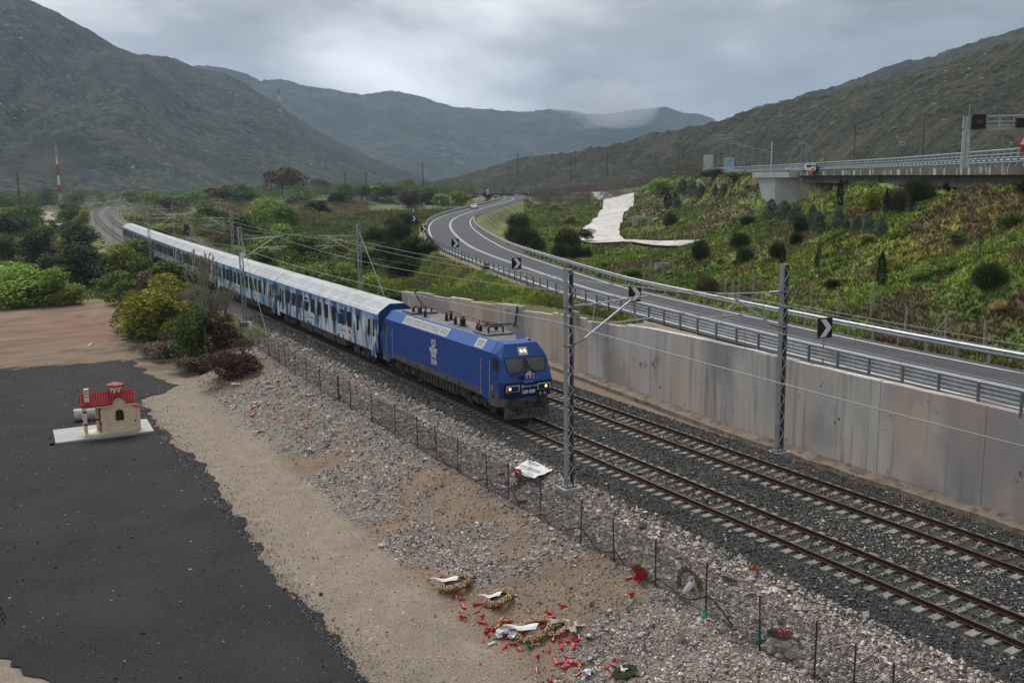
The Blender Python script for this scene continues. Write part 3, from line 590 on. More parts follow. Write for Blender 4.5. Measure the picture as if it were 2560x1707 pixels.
hill('far_mountain', RM, -4, [(200, 2000), (700, 2100), (1300, 2250), (1900, 2200), (2500, 1900)], mMtF, 560, 170, 22, 7, 23, gully=.2, twist=.5)
RR = [(397.82, 901.80, 11.10), (395.53, 857.15, 13.83), (395.82, 811.69, 19.86), (389.87, 746.74, 27.21), (390.83, 700.37, 30.43), (391.08, 654.05, 31.89), (392.10, 607.61, 34.97), (394.00, 572.30, 38.00), (396.94, 536.60, 42.11), (395.41, 503.16, 44.95), (394.62, 469.37, 48.15), (395.59, 440.43, 51.46), (396.60, 417.28, 54.77), (396.40, 394.55, 56.80), (393.06, 373.53, 58.60), (396.85, 354.37, 60.54), (391.53, 334.32, 61.63), (388.05, 307.57, 63.42), (383.93, 287.06, 65.58), (377.25, 267.97, 67.73), (376.25, 240.18, 71.28), (352.09, 195.52, 70.86)]
hill('scrub_hill', RR, 3.0, [(255, 640), (265, 560), (285, 510), (310, 470), (325, 430), (315, 370), (290, 310), (250, 240), (205, 170), (165, 110), (150, 50)], mHillR, 620, 260, 5.0, 1.7, 37, gully=.10, twist=.4, pw=1.0)
RR2 = [(769.87, 904.11, 76.71), (793.39, 893.06, 87.52), (835.03, 872.12, 99.57), (862.70, 858.05, 106.75), (904.58, 837.47, 121.34), (934.17, 800.49, 135.71), (947.88, 793.75, 140.49), (952.69, 756.60, 142.44), (978.55, 721.28, 154.67), (993.83, 679.69, 163.96), (1025.43, 607.96, 184.67), (1049.52, 539.40, 200.05)]
hill('rear_hill', RR2, 0, [(600, 700), (600, 500), (580, 350), (520, 200)], mHillR2, 300, 110, 9, 3, 51, gully=.12)
# ---------------------------------------------------------------- haze
hb = MB(); hb.b2((-2600, -60, -8), (5200, 5600, 640)); mh = bpy.data.materials.new('thin haze'); mh.use_nodes = True; t_ = mh.node_tree; t_.nodes.clear()
pv = t_.nodes.new('ShaderNodeVolumePrincipled'); pv.inputs['Color'].default_value = (.46, .62, .84, 1); pv.inputs['Density'].default_value = .000115; pv.inputs['Anisotropy'].default_value = .2
ou = t_.nodes.new('ShaderNodeOutputMaterial'); t_.links.new(pv.outputs[0], ou.inputs['Volume']); mh.cycles.homogeneous_volume = True
hz = hb.build('haze', mh, kind='stuff')
mcl = bpy.data.materials.new('low cloud'); mcl.use_nodes = True; t_ = mcl.node_tree; t_.nodes.clear()
pv = t_.nodes.new('ShaderNodeVolumePrincipled'); pv.inputs['Color'].default_value = (.97, .98, 1, 1); pv.inputs['Density'].default_value = .0035; ou = t_.nodes.new('ShaderNodeOutputMaterial'); t_.links.new(pv.outputs[0], ou.inputs['Volume'])
cc_ = Vector((2155.48, 3133.12, 290.21)); vs = []; nu_, nv_ = 64, 32
for j in range(nv_+1):
    for i in range(nu_):
        a_, b_ = 2*pi*i/nu_, pi*j/nv_; d_ = Vector((sin(b_)*cos(a_), sin(b_)*sin(a_), cos(b_))); k_ = .45+1.15*float(fbm(np.array([d_.x*2.2+3]), np.array([d_.y*2.2+d_.z*2.6]), 4, 91)[0]); vs.append(cc_+Vector((d_.x*215, d_.y*150, d_.z*88))*k_)
tag(obj('low_cloud', mesh_np('low_cloud', [tuple(v) for v in vs], [(j*nu_+i, (j+1)*nu_+i, (j+1)*nu_+(i+1) % nu_, j*nu_+(i+1) % nu_) for j in range(nv_) for i in range(nu_)], [mcl], True)), 'low white cloud hanging over the far ridge', 'cloud', None, 'stuff')

# ---------------------------------------------------------------- train
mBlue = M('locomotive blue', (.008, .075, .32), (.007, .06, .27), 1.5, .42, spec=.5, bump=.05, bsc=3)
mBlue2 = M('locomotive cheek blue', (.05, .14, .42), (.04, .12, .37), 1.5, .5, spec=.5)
mNavy = M('apron navy', (.008, .02, .12), None, rough=.4, spec=.5)
mSkirt = M('skirt grey', (.13, .135, .145), (.085, .08, .075), 1.5, .6)
mRoofG = M('grey roof paint', (.22, .225, .235), (.13, .125, .12), .8, .7, c3=(.10, .09, .08), sc3=2.2)
mBogie = M('brake dust brown', (.075, .062, .052), (.125, .105, .085), 4, .85, bump=.2)
mPanel = M('roof window grille', (.42, .42, .40), (.30, .30, .28), 5, .5)
mInsul = M('brown insulator', (.055, .028, .022), None, rough=.35)
mCopper = M('red busbar', (.22, .04, .03), None, rough=.5)
mLamp = M('lit headlamp', (.9, .8, .6), rough=.3, emit=(1., .62, .28, .6))
mLampHi = M('lit top lamp', (.9, .85, .7), rough=.3, emit=(1., .70, .38, .5))
mTail = M('dim tail lamp', (.25, .01, .01), rough=.3)
mPink = M('logo coral', (.75, .20, .17), rough=.5)
def text_place(name, me, parent, loc, rot, sx):
    o = obj(name, me, parent, loc, rot); o.scale = (sx, 1, 1); return o
def text(name, body, size, parent, loc, rot, mat, sx=1., **k):
    c = bpy.data.curves.new(name, 'FONT'); c.body = body; c.size = size; c.align_x = 'CENTER'; c.align_y = 'CENTER'; c.extrude = .002; c.materials.append(mat); c.resolution_u = 3
    c.offset = k.get('fat', 0.); o = bpy.data.objects.new(name, c); COL.objects.link(o); bpy.context.view_layer.update()
    me = bpy.data.meshes.new_from_object(o, depsgraph=bpy.context.evaluated_depsgraph_get()); bpy.data.objects.remove(o); me.materials.clear(); me.materials.append(mat)
    return text_place(name, me, parent, loc, rot, sx)
def ring(mb, c, r0, r1, ax, a0=0, a1=360, n=28, th=.004):
    """flat ring segment, ax: 'x' faces -x, 'y' faces -y"""
    vs = []; c = Vector(c)
    for k in range(n+1):
        a = radians(a0+(a1-a0)*k/n)
        for r in (r0, r1): vs.append(c+(Vector((-.0, -r*cos(a), r*sin(a))) if ax == 'x' else Vector((r*cos(a), 0, r*sin(a)))))
    return mb.add(vs, [(2*k, 2*k+1, 2*k+3, 2*k+2) for k in range(n)])
LEFT = (pi/2, 0, -pi/2); FRONT = (pi/2, 0, 0)
SL0 = 43.35     # arc length of the locomotive's nose along the track
x, y, h = centre(SL0+9)
x0, y0, _ = centre(SL0); x1, y1, _ = centre(SL0+17.8); hL = atan2(x1-x0, y1-y0)
loco = thing('locomotive', 'blue electric locomotive with lit headlamps leading the train', 'locomotive', (x0, y0, 0), -hL, ry=.022)
LB = 17.75
# body shell: side profile loops at stations along y; half sections (x,z)
def sect(w, zb, zs, xt, zt): return [(-w, zb), (-w, zs), (-xt, zt), (xt, zt), (w, zs), (w, zb)]
def loft(mb, st, close=True):
    rows = [[(x_, (y_[i] if isinstance(y_, (list, tuple)) else y_), z_) for i, (x_, z_) in enumerate(p)] for y_, p in st]; mb.grid(rows); return rows
W_ = 1.49
mb = MB()
# main box between the cabs: vertical sides then the sloping cheeks (outer faces)
za, zc, zr = .95, 3.56, 4.16
def nose(y, sgn):   # y positions for a loft at distance q from the face
    return y
front = [(-1.40, .12, 1.45), (-1.44, 0, 2.15), (-1.16, .62, zc+.1), (-1.0, .92, 4.12)]
def cabshell(end):
    """end=0 nose at y=0 facing -y; end=1 nose at y=LB facing +y"""
    f = (lambda p: (p[0], p[1], p[2])) if not end else (lambda p: (p[0], LB-p[1], p[2]))
    b = MB()
    Lp = dict(a=(-1.40, .14, 1.45), b=(-1.45, .0, 2.15), c=(-1.36, .46, 3.34), d=(-.98, .88, 4.06), a2=(-W_, .55, 1.45), b2=(-W_, .55, 2.15), c2=(-W_, 1.0, zc), d2=(-1.04, 1.35, zr))
    Rp = {k: (-v[0], v[1], v[2]) for k, v in Lp.items()}
    Q = lambda *n: [f(p) for p in n]
    b.add(Q(Lp['b'], Rp['b'], Rp['c'], Lp['c']), [(0, 1, 2, 3)])           # windscreen face
    b.add(Q(Lp['c'], Rp['c'], Rp['d'], Lp['d']), [(0, 1, 2, 3)])           # brow
    b.add(Q(Lp['d'], Rp['d'], Rp['d2'], Lp['d2']), [(0, 1, 2, 3)])         # roof front
    for P in (Lp, Rp):
        b.add(Q(P['b2'], P['b'], P['c'], P['c2']), [(0, 1, 2, 3)]); b.add(Q(P['c2'], P['c'], P['d'], P['d2']), [(0, 1, 2, 3)])
        b.add(Q(P['a2'], P['a'], P['b'], P['b2']), [(0, 1, 2, 3)])
        b.add(Q(P['b2'], (P['b2'][0], 1.5, 2.15), (P['b2'][0], 1.5, zc), P['c2']), [(0, 1, 2, 3)])
        b.add(Q(P['a2'], (P['a2'][0], 1.5, 1.45), (P['b2'][0], 1.5, 2.15), P['b2']), [(0, 1, 2, 3)])
        b.add(Q(P['c2'], (P['c2'][0], 1.5, zc), (P['d2'][0], 1.5, zr), P['d2']), [(0, 1, 2, 3)])
    b.add(Q(Lp['d2'], Rp['d2'], (1.04, 1.5, zr), (-1.04, 1.5, zr)), [(0, 1, 2, 3)])
    o = b.build('cab_shell', mBlue, loco)
    b = MB(); b.add(Q((-1.405, .135, 1.30), (1.405, .135, 1.30), (1.452, -.012, 2.14), (-1.452, -.012, 2.14), (-W_-.004, .55, 1.30), (-W_-.004, .55, 2.14), (W_+.004, .55, 1.30), (W_+.004, .55, 2.14)), [(0, 1, 2, 3), (4, 0, 3, 5), (1, 6, 7, 2)])
    b.build('apron', mNavy, loco); return f, Lp
f0, Lp = cabshell(0); f1_, _ = cabshell(1)
MB().grid([[(-W_, 1.5, 1.45), (-W_, 1.5, zc), ], [(-W_, LB-1.5, 1.45), (-W_, LB-1.5, zc)]]).grid([[(W_, 1.5, 1.45), (W_, 1.5, zc)], [(W_, LB-1.5, 1.45), (W_, LB-1.5, zc)]]).build('side_wall', mBlue, loco)
MB().grid([[(-W_-.012, 1.2, zc-.03), (-W_-.012, 1.2, zc+.012)], [(-W_-.012, LB-1.2, zc-.03), (-W_-.012, LB-1.2, zc+.012)]]).build('rain_gutter', mNavy, loco)
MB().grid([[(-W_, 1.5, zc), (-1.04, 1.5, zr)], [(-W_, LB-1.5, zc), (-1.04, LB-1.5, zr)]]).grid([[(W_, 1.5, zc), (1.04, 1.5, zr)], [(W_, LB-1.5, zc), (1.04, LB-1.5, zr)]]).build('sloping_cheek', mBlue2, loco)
MB().add([(-1.04, 1.5, zr), (1.04, 1.5, zr), (1.04, LB-1.5, zr), (-1.04, LB-1.5, zr)], [(0, 1, 2, 3)]).build('roof', mRoofG, loco)
# grey skirt with cut-outs between
b = MB()
for sx in (-1, 1):
    X_ = sx*(W_+.004); pr = [(.55, 1.47), (.55, .80), (1.5, .72), (1.9, 1.0), (2.4, 1.12), (5.5, 1.12), (6.0, 1.12), (LB-6, 1.12), (LB-2.4, 1.12), (LB-1.9, 1.0), (LB-1.5, .72), (LB-.55, .80), (LB-.55, 1.47)]
    b.prism([(X_, p[0], p[1]) for p in pr], (-sx*.06, 0, 0))
b.prism([(-1.3, .25, .85), (1.3, .25, .85), (1.3, .25, 1.32), (-1.3, .25, 1.32)], (0, .3, 0)); b.prism([(-1.3, LB-.55, .85), (1.3, LB-.55, .85), (1.3, LB-.55, 1.32), (-1.3, LB-.55, 1.32)], (0, .3, 0))
for sx in (-1, 1): b.add([(sx*1.3, .25, .85), (sx*(W_+.003), .56, .80), (sx*(W_+.003), .56, 1.46), (sx*1.3, .25, 1.32)], [(0, 1, 2, 3)])
b.build('skirt', mSkirt, loco)
MB().b2((-1.3, .8, .95), (1.3, LB-.8, 1.3)).b2((-1.2, 6.2, .35), (1.2, 11.4, 1.0)).build('underframe', mBogie, loco)
b = MB()
for k in range(11): b.b2((-1.34, 6.4+k*.45, .42), (-1.2, 6.55+k*.45, 1.05))
b.build('transformer_ribs', mBogie, loco)
# windscreen (sits 12 mm proud of the sloping face), pillar, wipers
def onface(x, t, e=.012):   # t 0..1 from crease b to top c
    y = .46*t; z = 2.15+1.19*t; return (x, y-e*.93, z+e*.36)
ws = MB(); ws.add([onface(-1.06, .42), onface(1.06, .42), onface(1.20, .88), onface(1.10, 1.0), onface(-1.10, 1.0), onface(-1.20, .88)], [(0, 1, 2, 3, 4, 5)])
mWs = M('windscreen glass', (.075, .08, .082), (.045, .05, .052), 1.2, .08, spec=.7)
ws.build('windscreen', mWs, loco)
fr = MB(); fr.add([onface(-1.12, .38, .006), onface(1.12, .38, .006), onface(1.27, .885, .006), onface(1.14, 1.035, .006), onface(-1.14, 1.035, .006), onface(-1.27, .885, .006)], [(0, 1, 2, 3, 4, 5)]); fr.build('windscreen_seal', mBlack, loco)
pm = MB(); pm.add([onface(-.07, .42, .018), onface(.07, .42, .018), onface(.07, 1.0, .018), onface(-.07, 1.0, .018)], [(0, 1, 2, 3)]).build('windscreen_pillar', mDark, loco)
for sx in (-1, 1):
    w = MB(); w.tube(onface(sx*.16, .58, .05), onface(sx*.62, .30, .05), .022, 6).tube(onface(sx*.16, .58, .07), onface(sx*.10, .85, .05), .018, 6).tube(onface(sx*.2, .5, .06), onface(sx*.12, .38, .04), .015); w.build('wiper', mBlack, loco)
b = MB(); b.b2((-.55, -.08, 2.36), (-.2, .10, 2.46)).box((-.36, -.03, 2.42), (.12, .2, .16)); b.box((-.85, .04, 2.56), (.34, .08, .03)); b.build('socket_box', mNavy, loco)
# head lamps
def lampset(y_, s_):
    for sx in (-1, 1):
        c = (sx*.94, -.0, 1.83)
        b = MB(); w2, h2 = .36, .155
        yy = .055
        for (xa, xb, zz, zw) in ((-w2, w2, h2, .022), (-w2, w2, -h2, .022)): b.box((c[0], yy-.075-(zz*.17), c[2]+zz), (2*w2+.05, .03, .035))
        for xx in (-w2, w2): b.box((c[0]+xx, yy-.075, c[2]), (.035, .03, 2*h2))
        p = b.build('lamp_frame', mWhite, loco)
        MB().box((c[0], yy-.065, c[2]), (2*w2, .02, 2*h2)).build('lamp_recess', mBlack, p)
        xo = c[0]+(-.18 if sx < 0 else .12)
        MB().lathe((xo, yy-.06, c[2]), [(.085, -.03), (.075, -.04)], 16, 'y').build('headlamp', mLamp, p)
        MB().lathe((c[0]+.13 if sx < 0 else c[0]-.2, yy-.06, c[2]), [(.06, -.03), (.05, -.035)], 14, 'y').build('tail_lamp', mTail, p)
lampset(0, -1)
bx = lambda t: (0, .46+.42*t, 3.34+.72*t)
p = MB(); 
def onbrow(x, t, e): return (x, .46+.42*t-e*.86, 3.34+.72*t+e*.5)
p.add([onbrow(-.27, .2, .02), onbrow(.27, .2, .02), onbrow(.27, .72, .02), onbrow(-.27, .72, .02), onbrow(-.27, .2, -.02), onbrow(.27, .2, -.02), onbrow(.27, .72, -.02), onbrow(-.27, .72, -.02)], [(0, 1, 2, 3), (0, 1, 5, 4), (1, 2, 6, 5), (2, 3, 7, 6), (3, 0, 4, 7)])
p = p.build('top_lamp_frame', mWhite, loco)
MB().add([onbrow(-.22, .28, .028), onbrow(.22, .28, .028), onbrow(.22, .64, .028), onbrow(-.22, .64, .028)], [(0, 1, 2, 3)]).build('lamp_recess', M('lamp housing', (.35, .33, .3), rough=.4), p)
for sx in (-.11, .11):
    q = [onbrow(sx+.09*cos(a*pi/6), .46+.14*sin(a*pi/6), .036) for a in range(12)]; MB().add(q, [tuple(range(12))]).build('headlamp', mLampHi, p)
# emblem and lettering, front
b = MB(); c = onface(.12, .22, .02); c = (c[0], c[1]-.03, c[2]); ring(b, c, .17, .26, 'y', 75, 205); o = b.build('emblem_ring', mWhite, loco)
b = MB(); ring(b, c, .17, .26, 'y', 215, 405); b.build('emblem_arc', mPink, loco)
text('emblem_letter', 'T', .30, loco, (.12, c[1]-.015, c[2]), FRONT, mWhite, fat=.02)
text('emblem_text', 'HELLENIC TRAIN', .075, loco, (0, -.02, 2.12), FRONT, mWhite)
b = MB(); ring(b, (-.36, -.03, 1.90), .06, .085, 'y'); b.build('small_emblem', mWhite, loco); text('emblem_letter', 'T', .11, loco, (-.36, -.04, 1.90), FRONT, mWhite)
text('operator_name', 'HELLENIC TRAIN', .12, loco, (.16, -.035, 1.90), FRONT, mWhite, .95)
text('fleet_number', '120 029', .24, loco, (.0, .0, 1.60), FRONT, mWhite, 1.05, fat=.012)
for q in (.72, .98): MB().lathe((q+.05, .1, 1.43), [(.075, .02), (.085, -.07), (.06, -.10)], 12, 'y').build('horn', mPanel, loco)
# side (left) windows, doors, handrails, roof windows
for (ya, sg) in ((1.02, 1), (LB-1.02, -1)):
    for sx in (-1, 1):
        X_ = sx*(W_+.006); q = [(X_, ya-.28*sg, 3.25), (X_, ya-.12*sg, 3.36), (X_, ya+.12*sg, 3.36), (X_, ya+.18*sg, 3.28), (X_, ya+.22*sg, 2.66), (X_, ya-.34*sg, 2.68), (X_, ya-.38*sg, 2.8)]
        MB().prism(q, (sx*.01, 0, 0)).build('cab_window', M('cab window glass', (.03, .02, .018), rough=.15, spec=.6), loco)
        yd = ya+.95*sg; d = MB(); d.b2((sx*(W_+.002), yd-.42, 1.02), (sx*(W_+.016), yd+.42, zc-.08)); d = d.build('cab_door', mBlue, loco)
        for e_ in (-.53, .53): MB().tube((sx*(W_+.07), yd+e_, 1.15), (sx*(W_+.07), yd+e_, 3.1), .018, 6).build('hand_rail', mGalv, loco)
        for zz in (2.55, 1.95): MB().box((sx*(W_+.03), yd-.25*sg, zz), (.06, .14, .05)).build('handle', mNavy, d)
        st = MB()
        for zz in (.55, .85): st.b2((sx*1.2, yd-.3, zz), (sx*1.5, yd+.3, zz+.04))
        for e_ in (-.3, .3): st.tube((sx*1.45, yd+e_, .5), (sx*1.45, yd+e_, 1.05), .02, 5)
        st.build('steps', mDark, loco)
text('cab_number', '2', .26, loco, (-W_-.02, 2.55, 2.62), LEFT, mWhite); text('cab_number', '1', .26, loco, (-W_-.02, LB-2.2, 2.62), LEFT, mWhite)
b = MB(); b.prism([(-W_-.004, 1.15, 1.55), (-W_-.004, 1.45, 1.55), (-W_-.004, 1.45, 1.85), (-W_-.004, 1.15, 1.85)], (-.004, 0, 0)); b.build('notice_plate', M('orange notice', (.45, .17, .06), rough=.6), loco)
def cheekpt(y, t, e=.01): return (-W_-(-W_+1.04)*0-(-1)*0+(W_-1.04)*t*1.0-e*.8, y, zc+(zr-zc)*t+e*.6)
for i in range(6):
    ya = 2.55 if i == 5 else 13.9-i*1.36-1.28; yb = ya+(1.0 if i == 5 else 1.24)
    q = [cheekpt(ya, .12), cheekpt(yb, .12), cheekpt(yb, .86), cheekpt(ya, .86)]
    f = MB().add(q, [(0, 1, 2, 3)]).build('roof_window_frame', mWhite, loco)
    q = [cheekpt(ya+.10, .20, .018), cheekpt(yb-.10, .20, .018), cheekpt(yb-.10, .78, .018), cheekpt(ya+.10, .78, .018)]
    MB().add(q, [(0, 1, 2, 3)]).build('roof_window_grille', mPanel, f)
yl = 8.85; b = MB(); ring(b, (-W_-.012, yl, 3.06), .185, .30, 'x', 120, 420); ring(b, (-W_-.012, yl, 3.06), .0, .001, 'x'); b.build('emblem_ring', mWhite, loco)
text('emblem_letter', 'T', .36, loco, (-W_-.014, yl, 3.03), LEFT, mWhite, fat=.012)
text('operator_name', 'HELLENIC', .34, loco, (-W_-.014, yl, 2.60), LEFT, mWhite, .74, fat=.018); text('operator_name', 'TRAIN', .34, loco, (-W_-.014, yl, 2.31), LEFT, mWhite, .76, fat=.018)
MB().b2((-W_-.014, yl-.45, 2.15), (-W_-.008, yl+.45, 2.17)).build('underline', mWhite, loco)
text('fleet_number', '120 029', .42, loco, (-W_-.014, yl-.03, 1.89), LEFT, mWhite, .62, fat=.018)
for yy in (5.4, 7.0, 11.5, 1.15, LB-1.1): MB().lathe((-W_-.005, yy, 1.28), [(.10, -.02), (.10, .02)], 12, 'x').build('filler_cap', mBlack, loco)
# bogies
wheel = MB(); wheel.lathe((0, 0, 0), [(.08, -.10), (.42, -.09), (.54, -.075), (.575, -.07), (.60, -.07), (.60, -.03), (.575, -.03), (.575, .07), (.50, .07), (.45, .03), (.10, .05)], 28, 'x'); wheel_me = wheel.mesh('wheel', mBogie)
wheel = MB(); wheel.lathe((0, 0, 0), [(.08, -.10), (.30, -.09), (.40, -.075), (.44, -.07), (.47, -.07), (.47, -.03), (.44, -.03), (.44, .07), (.38, .07), (.33, .03), (.10, .05)], 22, 'x'); wheel_s = wheel.mesh('wheel', mBogie)
spr = MB()
for k in range(7): spr.lathe((0, 0, k*.075), [(.12, 0), (.14, .02), (.12, .045)], 10)
spring_me = spr.mesh('spring', mBogie)
def bogie(par, yc, wb, wr, wme, nm='bogie', big=True):
    b = MB(); zt = wr+.28
    for sx in (-1, 1):
        b.prism([(sx*1.02, yc-wb/2-.75, zt-.25), (sx*1.02, yc-wb/2-.45, zt+.02), (sx*1.02, yc-.9, zt+.04), (sx*1.02, yc-.6, zt-.18), (sx*1.02, yc+.6, zt-.18), (sx*1.02, yc+.9, zt+.04), (sx*1.02, yc+wb/2+.45, zt+.02), (sx*1.02, yc+wb/2+.75, zt-.25), (sx*1.02, yc+.55, zt-.45), (sx*1.02, yc-.55, zt-.45)], (sx*.16, 0, 0))
        for e_ in (-wb/2, wb/2): b.box((sx*1.12, yc+e_, wr), (.30, .42, .36)); b.lathe((sx*1.28, yc+e_, wr), [(.15, -.03), (.15, .03)], 10, 'x'); b.tube((sx*1.25, yc+e_+.35, wr+.1), (sx*1.25, yc+e_*.35, .35), .04)
    b.b2((-1.0, yc-.4, zt-.3), (1.0, yc+.4, zt))
    B = b.build(nm, mBogie, par)
    for sx in (-1, 1):
        for e_ in (-wb/2, wb/2): obj('wheel', wme, B, (sx*.76, yc+e_, wr-.03), (0, 0, 0 if sx > 0 else pi))
        for e_ in ((-.52, .52) if big else (-.3, .3)): obj('spring', spring_me, B, (sx*1.22, yc+e_, zt-.42))
        if big:
            for e_ in (-wb/2-.38, -wb/2+.38, wb/2-.38, wb/2+.38): o = obj('spring', spring_me, B, (sx*1.18, yc+e_, wr-.1)); o.scale = (.8, .8, .7)
    for e_ in (-wb/2, wb/2): MB().tube((-.7, yc+e_, wr-.03), (.7, yc+e_, wr-.03), .09, 8).build('axle', mBogie, B)
bogie(loco, 3.9, 2.8, .625, wheel_me); bogie(loco, LB-3.9, 2.8, .625, wheel_me)
# buffers, coupler, plough
def buffers(par, y, s):
    for sx in (-1, 1):
        b = MB(); b.lathe((sx*.875, y, 1.05), [(.14, 0), (.14, s*.22), (.10, s*.22), (.10, s*.42)], 14, 'y'); b.box((sx*.875, y+s*.46, 1.05), (.50, .07, .34)); b.box((sx*.875, y+s*.02, 1.05), (.36, .05, .36)); b.build('buffer', mDark, par)
buffers(loco, .22, -1); buffers(loco, LB-.22, 1)
b = MB(); b.box((0, .02, 1.02), (.16, .35, .2)); b.tube((0, -.12, .98), (0, -.16, .62), .04); b.box((0, -.17, .58), (.16, .05, .22)); b.tube((-.06, -.1, 1.0), (-.09, -.2, .66), .02).tube((.06, -.1, 1.0), (.09, -.2, .66), .02)
b.build('coupling_hook', mDark, loco)
for sx in (-.45, .42, -.62, .6):
    MB().path([(sx, .2, 1.0), (sx*1.02, -.02, .72), (sx*1.02, -.03, .5), (sx*.9, .05, .42)], .028, 6).build('brake_hose', mBlack, loco)
b = MB(); b.prism([(-1.22, .05, .22), (-.4, -.12, .20), (.4, -.12, .20), (1.22, .05, .22), (1.22, .05, .62), (.4, -.02, .62), (-.4, -.02, .62), (-1.22, .05, .62)], (0, .08, 0)); b.box((-1.15, .15, .45), (.25, .3, .5)); b.box((1.15, .15, .45), (.25, .3, .5)); b.build('snow_plough', mBogie, loco)
MB().b2((-1.25, .20, .62), (1.25, .5, 1.0)).build('buffer_beam', mBogie, loco)
b = MB(); b.box((-1.2, -.02, .62), (.26, .26, .34)).box((-1.25, -.02, .4), (.3, .3, .04)); b.build('step_bracket', mBogie, loco)
# roof gear
def insul(x, y, r=.11, hh=.42):
    b = MB(); prof = [(r*1.5, 0), (r*1.5, .03)]
    for k in range(5): prof += [(r*.75, .05+k*hh/5), (r*1.25, .07+k*hh/5), (r*.75, .09+k*hh/5)]
    prof += [(r*.5, hh+.04), (r*.5, hh+.09)]; b.lathe((x, y, zr), prof, 12); return b.build('insulator', mInsul, loco)
for x_, y_, r_, h_ in ((-.25, 13.6, .1, .4), (-.55, 14.1, .1, .4), (-.55, 12.2, .1, .4), (.35, 10.3, .11, .42), (-.1, 10.0, .11, .42), (.6, 10.9, .11, .42), (-.35, 8.2, .12, .42), (-.25, 7.4, .21, .5), (.25, 6.3, .1, .4), (-.4, 5.2, .1, .38), (-.55, 4.6, .1, .38), (.5, 4.6, .1, .38)): insul(x_, y_, r_, h_)
b = MB(); b.path([(-.3, 13.8, zr+.5), (.1, 12.4, zr+.52), (.5, 10.9, zr+.5), (.3, 10.2, zr+.55), (.0, 8.3, zr+.6), (.2, 6.3, zr+.5), (-.3, 5.2, zr+.45), (-.5, 4.3, zr+.4)], .028, 6).path([(.6, 10.9, zr+.5), (-.1, 10, zr+.5)], .028, 6).path([(-.2, 4.6, zr+.45), (.5, 4.4, zr+.42)], .03, 6); b.build('busbar', mCopper, loco)
for a_, c_ in (((-.9, 13.4, zr+.02), (.9, 15.2, zr+.12)), ((-.85, 3.2, zr+.02), (.85, 4.9, zr+.10)), ((-.7, 6.6, zr+.01), (-.2, 8.6, zr+.03))): MB().b2(a_, c_).build('roof_tray', mRoofG, loco)
def panto(yb, up):
    p = MB(); s = 1 if up else -1
    for a in ((-.45, yb-.4), (.45, yb-.4), (-.45, yb+.5), (.45, yb+.5)): p.tube((a[0], a[1], zr+.1), (a[0], a[1], zr+.4), .06, 8)
    p.path([(-.45, yb-.4, zr+.42), (.45, yb-.4, zr+.42), (.45, yb+.5, zr+.42), (-.45, yb+.5, zr+.42), (-.45, yb-.4, zr+.42)], .03, 6)
    p = p.build('pantograph', mDark, loco)
    if up:
        kn = (0, yb+1.25, zr+1.25); hd = (0, yb-.35, zr+2.02)
        MB().tube((0, yb-.3, zr+.42), kn, .05, 8).build('lower_arm', mDark, p); MB().tube(kn, (-.3, hd[1], hd[2]-.12), .025, 6).tube(kn, (.3, hd[1], hd[2]-.12), .025, 6).tube((.05, yb+.4, zr+.4), kn, .018).build('upper_arm', mDark, p)
    else:
        hd = (0, yb-1.0, zr+.62); kn = (0, yb+1.3, zr+.55)
        MB().tube((0, yb-.3, zr+.42), kn, .05, 8).build('lower_arm', mDark, p); MB().tube(kn, (-.3, hd[1], hd[2]-.05), .025, 6).tube(kn, (.3, hd[1], hd[2]-.05), .025, 6).build('upper_arm', mDark, p)
    b = MB()
    for e_ in (-.18, .18): b.path([(-.98, hd[1]+e_, hd[2]-.22), (-.86, hd[1]+e_, hd[2]-.06), (-.66, hd[1]+e_, hd[2]), (.66, hd[1]+e_, hd[2]), (.86, hd[1]+e_, hd[2]-.06), (.98, hd[1]+e_, hd[2]-.22)], .025, 6)
    b.tube((-.4, hd[1]-.18, hd[2]-.1), (-.4, hd[1]+.18, hd[2]-.1), .02).tube((.4, hd[1]-.18, hd[2]-.1), (.4, hd[1]+.18, hd[2]-.1), .02); b.build('collector_head', mDark, p)
panto(13.9, True); panto(4.1, False)
MB().prism([(.35, 1.9, zr), (.75, 1.9, zr), (.75, 2.3, zr+.28)], (.02, .0, 0)).prism([(.3, 1.6, zr+.0), (.8, 1.6, zr), (.8, 2.3, zr+.26), (.3, 2.3, zr+.26)], (0, .02, 0)).build('roof_vent', mNavy, loco)
MB().tube((.75, 1.25, zr), (.75, 1.22, zr+.55), .012).lathe((.75, 1.25, zr), [(.09, 0), (.05, .05)], 8).build('aerial', mDark, loco)

